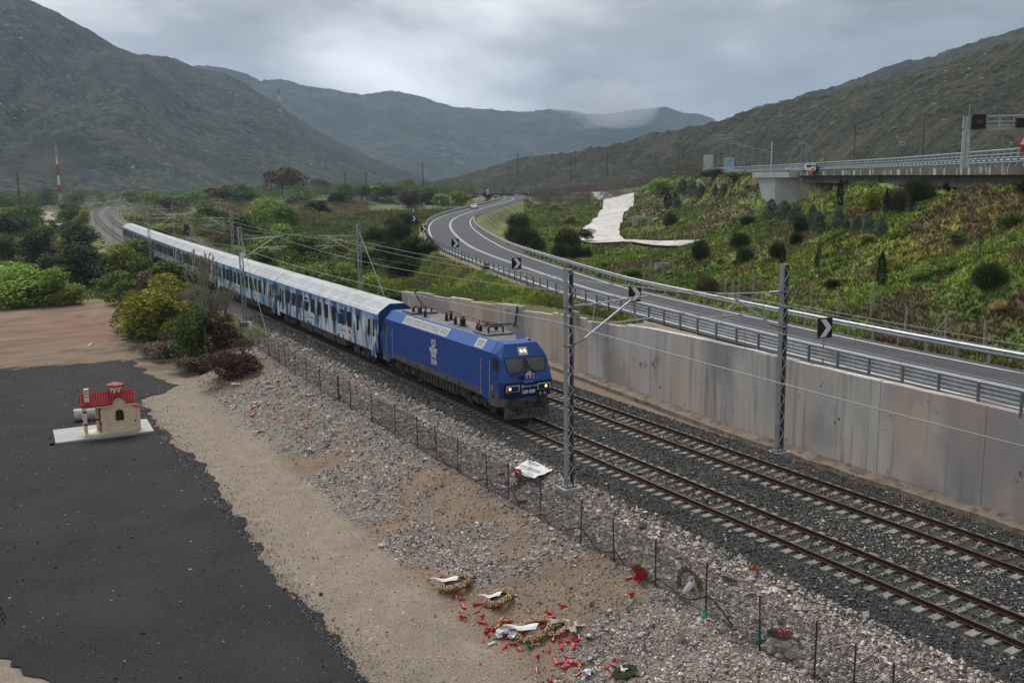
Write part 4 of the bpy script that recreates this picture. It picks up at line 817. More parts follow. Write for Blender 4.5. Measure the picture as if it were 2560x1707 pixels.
# coaches
mRoofW = M('ribbed silver roof', (.66, .68, .70), (.52, .54, .56), .7, .5, .05, c3=(.50, .51, .52), sc3=.35)
def livery(name, cs):
    m = bpy.data.materials.new(name); m.use_nodes = True; t = m.node_tree; N, L = t.nodes, t.links; b = N['Principled BSDF']; b.inputs['Roughness'].default_value = .4
    tc_ = N.new('ShaderNodeTexCoord'); last = None
    def mapn(sc, rot):
        mp_ = N.new('ShaderNodeMapping'); mp_.inputs['Scale'].default_value = sc; mp_.inputs['Rotation'].default_value = rot; L.new(tc_.outputs['Object'], mp_.inputs[0]); return mp_
    def vor(scale, mp_, out='Color'):
        v = N.new('ShaderNodeTexVoronoi'); v.inputs['Scale'].default_value = scale; L.new(mp_.outputs[0], v.inputs[0]); return v
    def sep(s_):
        q = N.new('ShaderNodeSeparateColor'); L.new(s_, q.inputs[0]); return q
    m1 = mapn((0, 1.5, .62), (.55, 0, 0)); v1 = vor(.95, m1); s1 = sep(v1.outputs['Color'])
    r = N.new('ShaderNodeValToRGB'); r.color_ramp.interpolation = 'CONSTANT'; L.new(s1.outputs[0], r.inputs[0]); el = r.color_ramp.elements
    while len(el) < len(cs): el.new(.5)
    for i, (p_, c_) in enumerate(cs): el[i].position = p_; el[i].color = (*c_, 1)
    m2 = mapn((0, 1.7, .55), (-.6, 0, 0)); v2 = vor(1.35, m2); s2 = sep(v2.outputs['Color'])
    # gradient across each shard
    gr = N.new('ShaderNodeMapRange'); L.new(v1.outputs['Distance'], gr.inputs[0]); gr.inputs[2].default_value = .75; gr.inputs[3].default_value = 1.25; gr.inputs[4].default_value = .6
    sc_ = N.new('ShaderNodeVectorMath'); sc_.operation = 'SCALE'; L.new(r.outputs[0], sc_.inputs[0]); L.new(gr.outputs[0], sc_.inputs['Scale'])
    r2 = N.new('ShaderNodeValToRGB'); r2.color_ramp.interpolation = 'CONSTANT'; L.new(s2.outputs[1], r2.inputs[0]); e2 = r2.color_ramp.elements
    e2[0].color = (*cs[-1][1], 1); e2[1].position = .5; e2[1].color = (*cs[1][1], 1)
    gt = N.new('ShaderNodeMath'); gt.operation = 'GREATER_THAN'; gt.inputs[1].default_value = .76; L.new(s2.outputs[0], gt.inputs[0])
    mx = N.new('ShaderNodeMix'); mx.data_type = 'RGBA'; L.new(gt.outputs[0], mx.inputs[0]); L.new(sc_.outputs[0], mx.inputs[6]); L.new(r2.outputs[0], mx.inputs[7])
    # upper band of blue wash
    sx_ = N.new('ShaderNodeSeparateXYZ'); L.new(tc_.outputs['Object'], sx_.inputs[0]); mr = N.new('ShaderNodeMapRange'); L.new(sx_.outputs[2], mr.inputs[0]); mr.inputs[1].default_value = 3.0; mr.inputs[2].default_value = 3.45; mr.inputs[4].default_value = .5
    nb = N.new('ShaderNodeTexNoise'); nb.inputs['Scale'].default_value = .5; L.new(tc_.outputs['Object'], nb.inputs[0]); rb = N.new('ShaderNodeValToRGB'); L.new(nb.outputs[0], rb.inputs[0]); rb.color_ramp.elements[0].position = .4; rb.color_ramp.elements[1].position = .6
    rb.color_ramp.elements[0].color = (*cs[1][1], 1); rb.color_ramp.elements[1].color = (*cs[2][1], 1)
    mx2 = N.new('ShaderNodeMix'); mx2.data_type = 'RGBA'; L.new(mr.outputs[0], mx2.inputs[0]); L.new(mx.outputs[2], mx2.inputs[6]); L.new(rb.outputs[0], mx2.inputs[7])
    # drips of grime
    nd = N.new('ShaderNodeTexNoise'); mp3 = mapn((1, 3, .3), (0, 0, 0)); nd.inputs['Scale'].default_value = 2; L.new(mp3.outputs[0], nd.inputs[0]); md = N.new('ShaderNodeMapRange'); L.new(nd.outputs[0], md.inputs[0]); md.inputs[1].default_value = .45; md.inputs[2].default_value = .8; md.inputs[4].default_value = .22
    mx3 = N.new('ShaderNodeMix'); mx3.data_type = 'RGBA'; L.new(md.outputs[0], mx3.inputs[0]); L.new(mx2.outputs[2], mx3.inputs[6]); mx3.inputs[7].default_value = (.12, .13, .14, 1); L.new(mx3.outputs[2], b.inputs['Base Color']); return m
LV = [livery('icy shard livery', [(0, (.62, .74, .84)), (.16, (.03, .11, .30)), (.30, (.13, .34, .66)), (.42, (.80, .86, .90)), (.72, (.02, .045, .12)), (.79, (.42, .62, .80)), (.88, (.74, .82, .88))]),
      livery('bright blue shard livery', [(0, (.42, .66, .86)), (.18, (.02, .16, .46)), (.34, (.04, .34, .75)), (.44, (.80, .87, .92)), (.72, (.01, .04, .16)), (.79, (.06, .42, .80)), (.88, (.80, .86, .9))]),
      livery('faded grey shard livery', [(0, (.48, .54, .58)), (.16, (.05, .11, .21)), (.32, (.14, .28, .45)), (.44, (.66, .70, .72)), (.72, (.05, .06, .08)), (.79, (.36, .45, .53)), (.88, (.66, .67, .67))])]
mCoGl = M('coach window glass', (.042, .048, .042), (.03, .034, .03), 1.5, .12, spec=.6)
mEnd = M('coach end blue', (.012, .065, .17), (.01, .05, .13), 2, .6)
mPatch = M('white name panel', (.72, .72, .74), (.6, .62, .64), 1.5, .5)
LC = 26.35; CW = 1.41
SECT = [(-CW, 1.02), (-CW, 3.62), (-1.22, 3.86), (-.55, 4.34), (.55, 4.34), (1.22, 3.86), (CW, 3.62), (CW, 1.02)]
def coach(k, label, lv, det):
    s0 = 61.75+26.6*k-.1; x0, y0, _ = centre(s0); x1, y1, _ = centre(s0+LC); hh = atan2(x1-x0, y1-y0)
    c = thing('passenger_coach', label, 'railway coach', (x0, y0, 0), -hh, 'passenger coaches of the train', ry=.022)
    mm = LV[lv]; b = MB()
    for sx in (-1, 1): b.prism([(sx*CW, 0, 1.02), (sx*CW, LC, 1.02), (sx*CW, LC, 3.62), (sx*CW, 0, 3.62)], (-sx*.05, 0, 0))
    b.build('side_wall', mm, c)
    b = MB(); P = [(-CW, 3.60), (-CW-.012, 3.64), (-1.24, 3.88)]; n_ = 7
    for q in range(n_):
        for (t_, dz) in ((0, .02), (.55, .02), (.6, -.012), (.95, -.012)): t2 = (q+t_)/n_; P.append((-1.22+.67*t2, 3.87+.475*t2+dz))
    for q in range(6):
        for (t_, dz) in ((0, .0), (.5, .0), (.55, .025), (.95, .025)): t2 = (q+t_)/6; P.append((-.55+1.1*t2, 4.345+dz))
    for q in range(n_):
        for (t_, dz) in ((.05, -.012), (.4, -.012), (.45, .02), (1, .02)): t2 = (q+t_)/n_; P.append((.55+.67*t2, 4.345-.475*t2+dz))
    P += [(1.24, 3.88), (CW+.012, 3.64), (CW, 3.60)]
    b.grid([[(p[0], -.02, p[1]) for p in P], [(p[0], LC+.02, p[1]) for p in P]]); b.build('roof', mRoofW, c)
    for yy, e_ in ((0, .03), (LC-.03, .03)):
        b = MB(); b.prism([(p[0]*.995, yy, p[1]-.01) for p in SECT], (0, e_, 0)); e1 = b.build('end_wall', mEnd, c)
        yo = yy-.12 if yy == 0 else yy+.15
        MB().box((0, yo, 2.1), (1.25, .28, 2.1)).build('gangway', mBlack, c)
    # windows on both sides
    for sx in (-1, 1):
        X_ = sx*CW
        for i in range(11):
            yc = 4.0+i*1.83; small = i in (2, 7)
            b = MB(); b.box((X_+sx*.012, yc, 2.62), (.03, 1.16 if i else .62, 1.24)); f = b.build('window_frame', mm if det > 1 else mDark, c) if i not in () else None
            MB().box((X_+sx*.024, yc, 2.62 if not small else 2.45), (.02, 1.02 if i else .5, 1.10 if not small else .78)).build('pane', mCoGl, f)
            if small: MB().box((X_+sx*.024, yc, 3.05), (.02, 1.02, .2)).build('pane', mCoGl, f)
        for yd, sg in ((.75, 1), (LC-.75, -1)):
            d = MB().box((X_+sx*.01, yd, 2.02), (.04, .86, 2.75)).build('door', mm, c)
            MB().box((X_+sx*.032, yd, 2.65), (.016, .34, 1.2)).build('pane', mCoGl, d)
            for e_ in (-.47, .47): MB().tube((X_+sx*.03, yd+e_, 1.3), (X_+sx*.03, yd+e_, 3.3), .022, 5).build('door_seal', mDark, c)
            MB().box((X_+sx*.014, yd+.95*sg, 2.6), (.02, .42, 1.15)).build('lavatory_window', mCoGl, c)
    if det:
        for yp in (7.6, 15.7): 
            p = MB().box((-CW-.003, yp, 1.62), (.012, 2.1, .72)).build('name_panel', mPatch, c); b = MB(); ring(b, (-CW-.012, yp+.62, 1.62), .11, .16, 'x'); b.build('emblem_ring', mNavy, p)
            text('operator_name', 'HELLENIC TRAIN', .17, p, (-CW-.013, yp-.28, 1.62), LEFT, mNavy, .85)
        MB().box((-CW-.004, 5.9, 1.62), (.012, .42, .6)).build('bicycle_sticker', mPatch, c)
        MB().box((-CW-.012, 5.9, 1.68), (.012, .22, .3)).build('sticker_mark', mBlack, c)
    b = MB(); b.b2((-1.30, .3, .88), (1.30, LC-.3, 1.04))
    for (ya, yb, zb) in ((7.2, 9.4, .45), (9.8, 12.8, .40), (13.1, 15.4, .48), (15.8, 19.1, .42)): b.b2((-1.28, ya, zb), (1.28, yb, .95))
    b.build('underframe_boxes', mBogie, c)
    bogie(c, 3.7, 2.5, .46, wheel_s, big=det > 0); bogie(c, LC-3.7, 2.5, .46, wheel_s, big=det > 0)
    buffers(c, .05, -1); buffers(c, LC-.05, 1)
    b = MB()
    for yd in (.75, LC-.75):
        for zz in (.5, .78): b.b2((-1.42, yd-.35, zz), (-1.1, yd+.35, zz+.03))
    b.build('steps', mDark, c); return c
coach(0, 'first coach behind the blue locomotive, icy blue and white shard livery', 0, 2)
coach(1, 'second coach behind the locomotive, brightest blue shards, partly behind a lattice mast', 1, 1)
coach(2, 'third coach behind the locomotive, faded grey shards, seen through the bare tree', 2, 1)
coach(3, 'fourth coach behind the locomotive, grey blue shards above green bushes', 2, 1)
coach(4, 'fifth coach behind the locomotive, second from the end of the train', 1, 0)
coach(5, 'last coach at the far end of the train', 2, 0)

# ---------------------------------------------------------------- overhead line
LY = [34.2, 93, 157, 222, 290, 360, 430, 500]; RY = [33, 91, 150, 212, 272, 335, 400, 470]
mMast = M('mast galvanised', (.42, .44, .45), (.27, .285, .29), 1.2, .55, .35); mMastD = M('mast darker channel', (.13, .135, .14), (.08, .085, .09), 1, .6, .3)  # darker channel steel goes on one leg of the near masts
mPorc = M('grey porcelain', (.36, .35, .36), (.24, .23, .24), 6, .3, spec=.5)
def lattice(par, zb, zt, wx, wy, mA, mB_, near):
    """two channel legs along x with zigzag lacing on both faces"""
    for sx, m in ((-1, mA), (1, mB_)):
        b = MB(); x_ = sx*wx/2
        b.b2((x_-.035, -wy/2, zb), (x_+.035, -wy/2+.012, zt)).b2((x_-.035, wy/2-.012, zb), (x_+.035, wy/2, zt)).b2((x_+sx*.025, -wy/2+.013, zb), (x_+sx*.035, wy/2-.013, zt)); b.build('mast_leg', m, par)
    n = int((zt-zb)/(.42 if near else .8)); dz = (zt-zb-.1)/n
    for yy in (-wy/2-.006, wy/2+.006):
        b = MB(); P = [((-1 if i % 2 else 1)*(wx/2-.0), yy, zb+.05+i*dz) for i in range(n+1)]
        for p, q in zip(P[:-1], P[1:]): b.bar(p, q, .012, .035)
        b.build('lacing', mGalv, par)
    b = MB()
    for z_ in (zt-.02, zt-2.0): b.b2((-wx/2, -wy/2-.01, z_-.06), (wx/2, wy/2+.01, z_))
    b.build('tie_plate', mMast, par)
def insu(b, p, q, r=.07, n=7):
    p = Vector(p); q = Vector(q); d = (q-p)
    for k in range(n):
        a = p+d*(k/n); c = p+d*((k+.55)/n); b.tube(a, c, r*.55, 8, r); b.tube(c, p+d*((k+1)/n), r, 8, r*.55)
def mast(s, off, side, label, top, dist):
    """side +1: arms reach to +x"""
    x, y, h = centre(s); p = tp(s, off); zg = zat(p[0], p[1])
    t = thing('catenary_mast', label, 'lattice mast', (p[0], p[1], 0), -h, 'lattice masts of the overhead line')
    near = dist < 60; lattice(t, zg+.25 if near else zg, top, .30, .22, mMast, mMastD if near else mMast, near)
    MB().b2((-.45, -.36, zg-.5), (.45, .36, zg+.28)).build('foundation', mConc, t)
    if near: MB().b2((-.3, -.2, zg+.28), (.3, .2, zg+.36)).build('base_plate', mGalvD, t)
    r = .032 if near else .035; g = side; x0_ = g*.17
    c = MB(); c.tube((x0_+g*.75, 0, 7.36), (g*4.1, 0, 7.52), r*1.05, 8); a = c.build('top_tube', mAlu, t)
    MB().tube((x0_+g*.65, 0, 5.93), (g*3.35, 0, 7.47), r*1.25, 8).build('diagonal_tube', mAlu, t)
    MB().tube((g*1.75, 0, 6.46), (g*4.45, 0, 6.52), r*.9, 8).build('registration_tube', mAlu, t)
    MB().tube((g*1.35, 0, 7.40), (g*1.15, 0, 6.25), r*.55, 6).build('brace', mAlu, t); MB().tube((g*2.9, 0, 7.2), (g*3.6, 0, 6.52), r*.55, 6).build('brace', mAlu, t)
    b = MB(); b.tube((g*2.75, 0, 6.50), (g*2.75, 0, 6.22), r*.6, 6).path([(g*2.78, 0, 6.24), (g*3.15, 0, 6.36), (g*3.6, 0, 6.28), (g*3.85, 0, 6.20)] if side > 0 else [(g*2.78, 0, 6.24), (g*3.1, 0, 6.36), (g*3.6, 0, 6.28), (g*3.85, 0, 6.20)], r*.55, 6); b.build('steady_arm', mAlu, t)
    b = MB(); insu(b, (x0_+g*.12, 0, 7.35), (x0_+g*.75, 0, 7.36)); b.build('insulator', mPorc, t)
    b = MB(); insu(b, (x0_+g*.1, 0, 5.72), (x0_+g*.65, 0, 5.93)); b.build('insulator', mPorc, t)
    MB().b2((-.2, -.15, 7.30), (.2, .15, 7.36)).build('bracket', mGalvD, t); MB().b2((-.2, -.15, 5.66), (.2, .15, 5.72)).build('bracket', mGalvD, t)
    b = MB(); b.tube((-g*.16, 0, top-1.85), (-g*.5, 0, top-1.85), .03); b.build('feeder_arm', mGalv, t)
    return t
LLAB = ['nearest lattice mast on the left, standing on a concrete block in the gravel', 'lattice mast in front of the second and third coaches', 'lattice mast beside the fifth coach near the end of the train', 'lattice mast left of the tracks just beyond the last coach', 'second lattice mast left of the tracks beyond the last coach', 'third lattice mast left of the tracks beyond the last coach', 'fourth lattice mast left of the tracks beyond the last coach', 'farthest lattice mast on the left of the distant bend']
RLAB = ['nearest lattice mast on the right, against the concrete wall', 'lattice mast behind the train with a stay wire, left of the green bank', 'lattice mast behind the train standing among bushes, second on the right', 'lattice mast right of the tracks behind the fifth coach', 'lattice mast right of the tracks just beyond the last coach', 'second lattice mast right of the tracks beyond the last coach', 'third lattice mast right of the tracks beyond the last coach', 'farthest lattice mast on the right of the distant bend']
for i, (s, l) in enumerate(zip(LY, LLAB)): mast(s, -3.2, 1, l, 8.95 if i == 0 else 8.5, s)
for i, (s, l) in enumerate(zip(RY, RLAB)): mast(s, 7.85, -1, l, 8.65 if i == 0 else 8.5, s)
for i, (s, l) in enumerate([(s+.2, 'line mast of the second row crowding the distant bend') for s in (545, 590, 640)]): mast(s, 7.85, -1, ['nearest of the three most distant lattice masts in the bend', 'middle of the three most distant lattice masts in the bend', 'last of the three most distant lattice masts in the bend'][i], 8.5, s)
mWire = M('overhead wire', (.30, .30, .29), None, rough=.5, metal=.3); mWireD = M('copper wire', (.14, .085, .06), None, rough=.5, metal=.3)
def wire(name, label, SS, off, zf, r, mat, sag=0., n=10, cat='overhead wire', group='wires of the overhead line'):
    P = []
    for a, b in zip(SS[:-1], SS[1:]):
        for k in range(n): q = k/n; s = a+(b-a)*q; o_ = off(s) if callable(off) else off; p = tp(s, o_); P.append((p[0], p[1], zf-4*sag*q*(1-q)))
    p = tp(SS[-1], off if not callable(off) else off(SS[-1])); P.append((p[0], p[1], zf))
    return tag(MB().path(P, r, 5).build(name, mat), label, cat, group)
stg = lambda SS, c: (lambda s: float(np.interp(s, SS, [c+(.22 if i % 2 else -.22) for i in range(len(SS))])))
LS = [-22]+LY; RS = [-25]+RY
wire('contact_wire', 'contact wire above the nearer track, touched by the raised pantograph', LS, stg(LS, .2), 6.20, .010, mWireD)
wire('contact_wire', 'contact wire above the farther track beside the wall', RS, stg(RS, 4.5), 6.20, .010, mWireD)
wire('messenger_wire', 'sagging carrying wire above the contact wire of the nearer track', LS, .2, 7.48, .013, mWire, .75)
wire('messenger_wire', 'sagging carrying wire above the contact wire of the farther track', RS, 4.5, 7.48, .013, mWire, .75)
wire('feeder_wire', 'thick pale wire running along the left masts, crossing in front of the train', LS, -3.65, 6.72, .017, mWire, .45)
wire('feeder_wire', 'thick pale wire running along the right masts in front of the road', RS, 8.3, 6.72, .017, mWire, .45)
def droppers(SS, c, label):
    b = MB()
    for a, e in zip(SS[:-1], SS[1:]):
        if a > 240: break
        for k in range(1, 8):
            q = k/8; s = a+(e-a)*q; p = tp(s, c); b.tube((p[0], p[1], 6.2), (p[0], p[1], 7.48-3.0*q*(1-q)), .006, 4)
    tag(b.build('dropper_wires', mWireD), label, 'dropper wires', kind='stuff')
droppers(LS, .2, 'thin dropper wires between the two wires of the nearer track'); droppers(RS, 4.5, 'thin dropper wires between the two wires of the farther track')
p = tp(91, 7.85); q = tp(83, 8.4)
tag(MB().tube((p[0]+.1, p[1], 7.6), (q[0], q[1], zat(q[0], q[1])), .03, 6).build('stay_wire', mAlu), 'stay wire slanting down from the lattice mast behind the front coach', 'stay wire')
p = tp(93, -3.2); q = tp(84, -3.3)
tag(MB().tube((p[0]+.1, p[1], 7.6), (q[0], q[1], zat(q[0], q[1])), .025, 6).build('stay_wire', mAlu), 'stay wire slanting down in front of the second coach from the lattice mast', 'stay wire')
# signal discs on the masts
p = tp(93, -3.2)
tag(MB().lathe((p[0]+.05, p[1]-.3, 5.9), [(.02, -.02), (.26, -.02), (.26, .02), (.02, .02)], 16, 'y').build('round_plate', mWhite), 'white round plate hung on the lattice mast in front of the second coach', 'round sign')

# ---------------------------------------------------------------- wire fence beside the tracks
mPost = M('dark fence post', (.035, .037, .042), (.05, .05, .052), 4, .6, .3); mNet = M('dark netting wire', (.10, .105, .115), None, rough=.6, metal=.3)
FP = [(-1.40, 15.29, -1.20), (-3.17, 16.56, -1.20), (-5.09, 17.93, -1.20), (-5.37, 20.08, -1.20), (-5.41, 22.53, -1.20), (-5.40, 25.14, -1.20), (-5.48, 27.61, -1.20), (-5.76, 29.83, -1.15), (-5.32, 32.92, -1.10), (-5.47, 35.63, -1.15), (-5.69, 37.63, -1.20), (-5.36, 40.72, -1.25), (-5.30, 43.18, -1.25), (-5.42, 45.51, -1.25), (-5.04, 48.68, -1.20), (-4.56, 52.33, -1.20), (-4.12, 55.97, -1.20), (-4.22, 58.18, -1.20), (-5.02, 58.33, -1.30), (-4.63, 62.06, -1.30), (-4.30, 65.39, -1.30), (-4.09, 68.56, -1.30), (-4.03, 71.30, -1.20), (-4.21, 73.31, -1.20), (-4.01, 76.81, -1.10), (-3.79, 80.33, -1.10), (-3.77, 83.30, -1.00), (-3.51, 87.10, -1.00), (-3.29, 90.79, -0.90), (-2.99, 94.57, -0.90)]
# one straight run at an even distance from the rails; the posts' spacing read along it
FY = sorted([p[1] for p in FP]); FX = [xc(y)-5.45+.5*smooth(60, 85, y)+.9*smooth(85, 110, y) for y in FY]
FPT = [(float(x), y, zat(x, y)) for x, y in zip(FX, FY)]
FPT = [(FPT[0][0], FPT[0][1]-4.6, FPT[0][2]), (FPT[0][0], FPT[0][1]-2.3, FPT[0][2])]+FPT
fence = thing('wire_fence', 'dark wire mesh fence with thin posts between gravel slope and tracks', 'wire fence')
random.seed(9); FH = 1.62
pmb = MB(); pmb.tube((0, 0, -.3), (0, 0, FH+.12), .026, 6); fpost = pmb.mesh('post', mPost)
for x, y, z in FPT:
    o = obj('post', fpost, fence, (x, y, z), (random.uniform(-.03, .03), random.uniform(-.03, .03), 0))
def strip(vs, fs, p, q, w):
    d = (q-p).normalized(); n = d.cross(Vector((1, 0, 0))).normalized()*w; b = len(vs); vs += [p-n, p+n, q+n, q-n]; fs.append((b, b+1, b+2, b+3))
for (a, b_) in zip(FPT[:-1], FPT[1:]):
    A = Vector(a); B = Vector(b_); L_ = (B-A).length; pit = .085 if A.y < 50 else .13; vs = []; fs = []; wd = .0045+.00008*A.y
    def P_(u, v): return A.lerp(B, u)+Vector((.04*sin(u*pi)*(v), 0, v*FH))
    n = int(L_/pit)
    for k in range(-int(FH/pit), n+1):
        for sg in (1, -1):
            u0 = k*pit; v0 = 0; u1 = u0+FH; v1 = FH
            if u0 < 0: v0 = -u0; u0 = 0
            if u1 > L_: v1 = FH-(u1-L_); u1 = L_
            if v1 <= v0: continue
            if sg < 0: u0, u1 = L_-u0, L_-u1
            strip(vs, fs, P_(u0/L_, v0/FH), P_(u1/L_, v1/FH), wd)
    me = bpy.data.meshes.new('netting'); me.from_pydata([tuple(v) for v in vs], [], fs); me.materials.append(mNet); obj('netting', me, fence)
    strv = MB()
    for v in (0.02, 1.0): strv.tube(P_(0, v), P_(1, v), .006, 4)
    strv.build('straining_wire', mPost, fence)
# drooping black cable along the fence foot
P = []
for i, (a, b_) in enumerate(zip(FPT[:-1], FPT[1:])):
    for k in range(6):
        q = k/6; p = Vector(a).lerp(Vector(b_), q); P.append((p.x+.10, p.y, p.z+.30+(.22*sin(p.y*.9)+.12*sin(p.y*2.3+1))*(.5 if p.y > 45 else 1)-.25*sin(q*pi)))
P = [p for p in P if p[1] < 62]
tag(MB().path(P, .028, 6).build('black_cable', mBlack), 'thick black cable hanging in loops along the foot of the wire fence', 'cable')
p = FPT[8]
# small white marker posts beside the line
mkp = MB(); mkp.b2((-.07, -.05, -.3), (.07, .05, .75)); mkp_me = mkp.mesh('marker_post', mWhite)
MKL = [((-4.08, 73.51, 0.20), 'white cap on a post in the fence beside the first coach'), ]
for i, (s, off, lab) in enumerate([(196, -3.6, 'white kilometre post left of the rails beyond the last coach, nearest'), (186, -4.1, 'white kilometre post left of the rails, beside the grass'), (206, -3.4, 'white marker post among the brambles left of the rails'), (236, -3.4, 'small white post left of the rails where they begin to bend'), (262, -3.6, 'small white post second left of the rails in the bend'), (290, -3.6, 'small white post at the outer edge of the bend'), (240, 8.6, 'small white post right of the rails beyond the last coach, nearest'), (255, 8.6, 'second small white post right of the rails beyond the last coach'), (275, 8.6, 'third small white post right of the rails in the bend')]):
    p = tp(s, off); o = obj('marker_post', mkp_me, None, (p[0], p[1], zat(p[0], p[1]))); o.scale = (2.2, 2.2, 1.7); tag(o, lab, 'marker post', 'white marker posts along the line')
o = MB(); a = (658*1., 0); pp = FPT[min(range(len(FPT)), key=lambda i: abs(FPT[i][1]-82))]
o.b2((pp[0]-.12, pp[1]-.1, pp[2]+1.3), (pp[0]+.12, pp[1]+.02, pp[2]+1.95)); tag(o.build('white_board', mWhite), 'small white board on top of a fence post beside the front coach', 'small board')
q = (-2.42, 18.78, -0.90); b = MB(); b.grid([[(q[0]-.16, q[1], q[2]), (q[0]-.1, q[1]-.04, q[2]+.32), (q[0]-.14, q[1]+.04, q[2]+.66)], [(q[0], q[1]-.12, q[2]), (q[0]+.04, q[1]-.1, q[2]+.33), (q[0], q[1]-.08, q[2]+.62)], [(q[0]+.16, q[1], q[2]), (q[0]+.17, q[1], q[2]+.3), (q[0]+.14, q[1]+.02, q[2]+.64)]]); b.grid([[(q[0]-.16, q[1]+.01, q[2]), (q[0]-.14, q[1]+.05, q[2]+.66)], [(q[0]+.16, q[1]+.01, q[2]), (q[0]+.14, q[1]+.03, q[2]+.64)]])
tag(b.build('paper_sheet', mWhite), 'upright white paper sheet caught on gravel behind the fence', 'paper')

# ---------------------------------------------------------------- motorway, bridge end, gantry, lamps, hillside fence
MQ = resample(MOTOR, 2.); MN = normals2(MQ)
def mp_(i, o, z): i = int(i); return (MQ[i, 0]+MN[i, 0]*o, MQ[i, 1]+MN[i, 1]*o, z)
def mi(x, y): return int(np.argmin((MQ[:, 0]-x)**2+(MQ[:, 1]-y)**2))
I0 = mi(15, 5); I1 = mi(118, 150); I2 = mi(160, 218); I3 = mi(560, 700)
ribm = MB(); ribm.grid([[mp_(i, .3, 12.98), mp_(i, 24, 12.98)] for i in range(I0, I3)]); ribm.build('motorway', mAsp, kind='structure')
mBeam = M('stained deck concrete', (.50, .49, .46), (.40, .39, .37), 1.5, .9); streaks(mBeam, (.10, .09, .075), .9, (1, 1, .25), .40, .46, .93)
mAbut = M('abutment concrete', (.50, .51, .52), (.42, .43, .44), .5, .85, bump=.1)
mStoneW = M('grey masonry', (.11, .105, .10), (.075, .07, .068), .8, .95, bump=.9, bsc=3)
dk = thing('motorway_bridge', 'white concrete motorway bridge end and long stained deck edge', 'bridge')
b = MB(); sweep(b, [(0, 12.40), (0, 13.08), (.5, 13.08), (.5, 12.40)], lambda i, o, z: mp_(i, o, z), range(I0, I1)); b.build('deck_edge', mBeam, dk)
b = MB(); sweep(b, [(.5, 11.2), (.5, 12.52), (.9, 12.52), (.9, 11.2)], lambda i, o, z: mp_(i, o, z), range(I0, mi(104, 128))); b.build('support_wall', mStoneW, dk)
# abutment: cap beam, wing wall (wedge) and return wall
A1 = (106.11, 140.46, 12.47); A2 = (101.72, 126.64, 12.40)
ax = Vector((A2[0]-A1[0], A2[1]-A1[1], 0)); axn = ax.normalized(); nrm = Vector((-axn.y, axn.x, 0)); nrm = nrm if nrm.dot(Vector((A1[0]+25, A1[1], 0))) > 0 else -nrm
O_ = Vector((A1[0], A1[1], 0)); LA = ax.length
pp_ = lambda u, z, w=0: tuple(O_+axn*u+nrm*w+Vector((0, 0, z)))
b = MB(); b.prism([pp_(0, 12.1), pp_(LA*1.0, 12.1), pp_(LA*1.0, 13.1), pp_(0, 13.1)], nrm*3); b.build('cap_beam', mAbut, dk)
b = MB(); b.prism([pp_(LA*.10, 12.1, .4), pp_(LA*.60, 12.1, .4), pp_(LA*.60, 5.2, .4), pp_(LA*.35, 5.2, .4)], nrm*2); b.build('wing_wall', mAbut, dk)
mShade = M('return wall with painted shade', (.40, .40, .40), (.34, .34, .34), .5, .9)  # abutment concrete again, darkened: the return wall's shade is put into its colour
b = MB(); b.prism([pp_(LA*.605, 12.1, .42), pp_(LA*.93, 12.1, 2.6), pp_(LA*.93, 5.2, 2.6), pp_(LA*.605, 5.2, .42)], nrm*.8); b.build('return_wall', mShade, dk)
b = MB(); b.prism([pp_(LA*.94, 12.05, 2.0), pp_(LA*1.5, 12.05, 2.4), pp_(LA*1.5, 7.2, 2.4), pp_(LA*.94, 7.2, 2.0)], nrm*.8); b.build('rubble_wall', M('pinkish rubble', (.36, .29, .26), (.20, .15, .14), 2.2, .95, bump=.8, bsc=3, c3=(.42, .36, .34), sc3=3), dk)
# railing
mRail = M('bluish bridge railing', (.36, .41, .46), (.26, .30, .34), .8, .5, .3)
rl = thing('bridge_railing', 'long bluish steel railing along the motorway edge', 'railing')
pm = MB(); pm.b2((-.09, -.07, 0), (.09, .07, 1.30)).b2((-.16, -.10, 0), (.16, .10, .18)); rpost = pm.mesh('post', mRail)
d_ = np.r_[0, np.cumsum(np.hypot(*np.diff(MQ, axis=0).T))]; sA, sB = d_[mi(28, 22)], d_[I2]
s = sA
while s < sB:
    x = float(np.interp(s, d_, MQ[:, 0])); y = float(np.interp(s, d_, MQ[:, 1])); i = mi(x, y); obj('post', rpost, rl, (x+MN[i, 0]*.2, y+MN[i, 1]*.2, 13.05), (0, 0, atan2(MN[i, 1], MN[i, 0]))); s += 1.6 if s < d_[I1] else 2.4
for z_, r_ in ((13.42, .05), (13.78, .05), (14.08, .05), (14.42, .075)):
    MB().path([mp_(i, .12, z_) for i in range(mi(28, 22), I2)], r_, 6).build('rail', mRail, rl)
g = thing('guard_rail', 'steel guard rail behind the bluish bridge railing', 'guard rail')
b = MB(); b.grid([[mp_(i, .75+q, 12.9+z) for q, z in wbeam] for i in range(mi(28, 22), I2)]); b.build('beam', mGalv, g)
pm = MB(); pm.b2((-.06, -.06, 0), (.06, .06, .8)); gp = pm.mesh('post', mGalv)
for i in range(mi(28, 22), I1, 1): p = mp_(i, .95, 12.98); obj('post', gp, g, p)
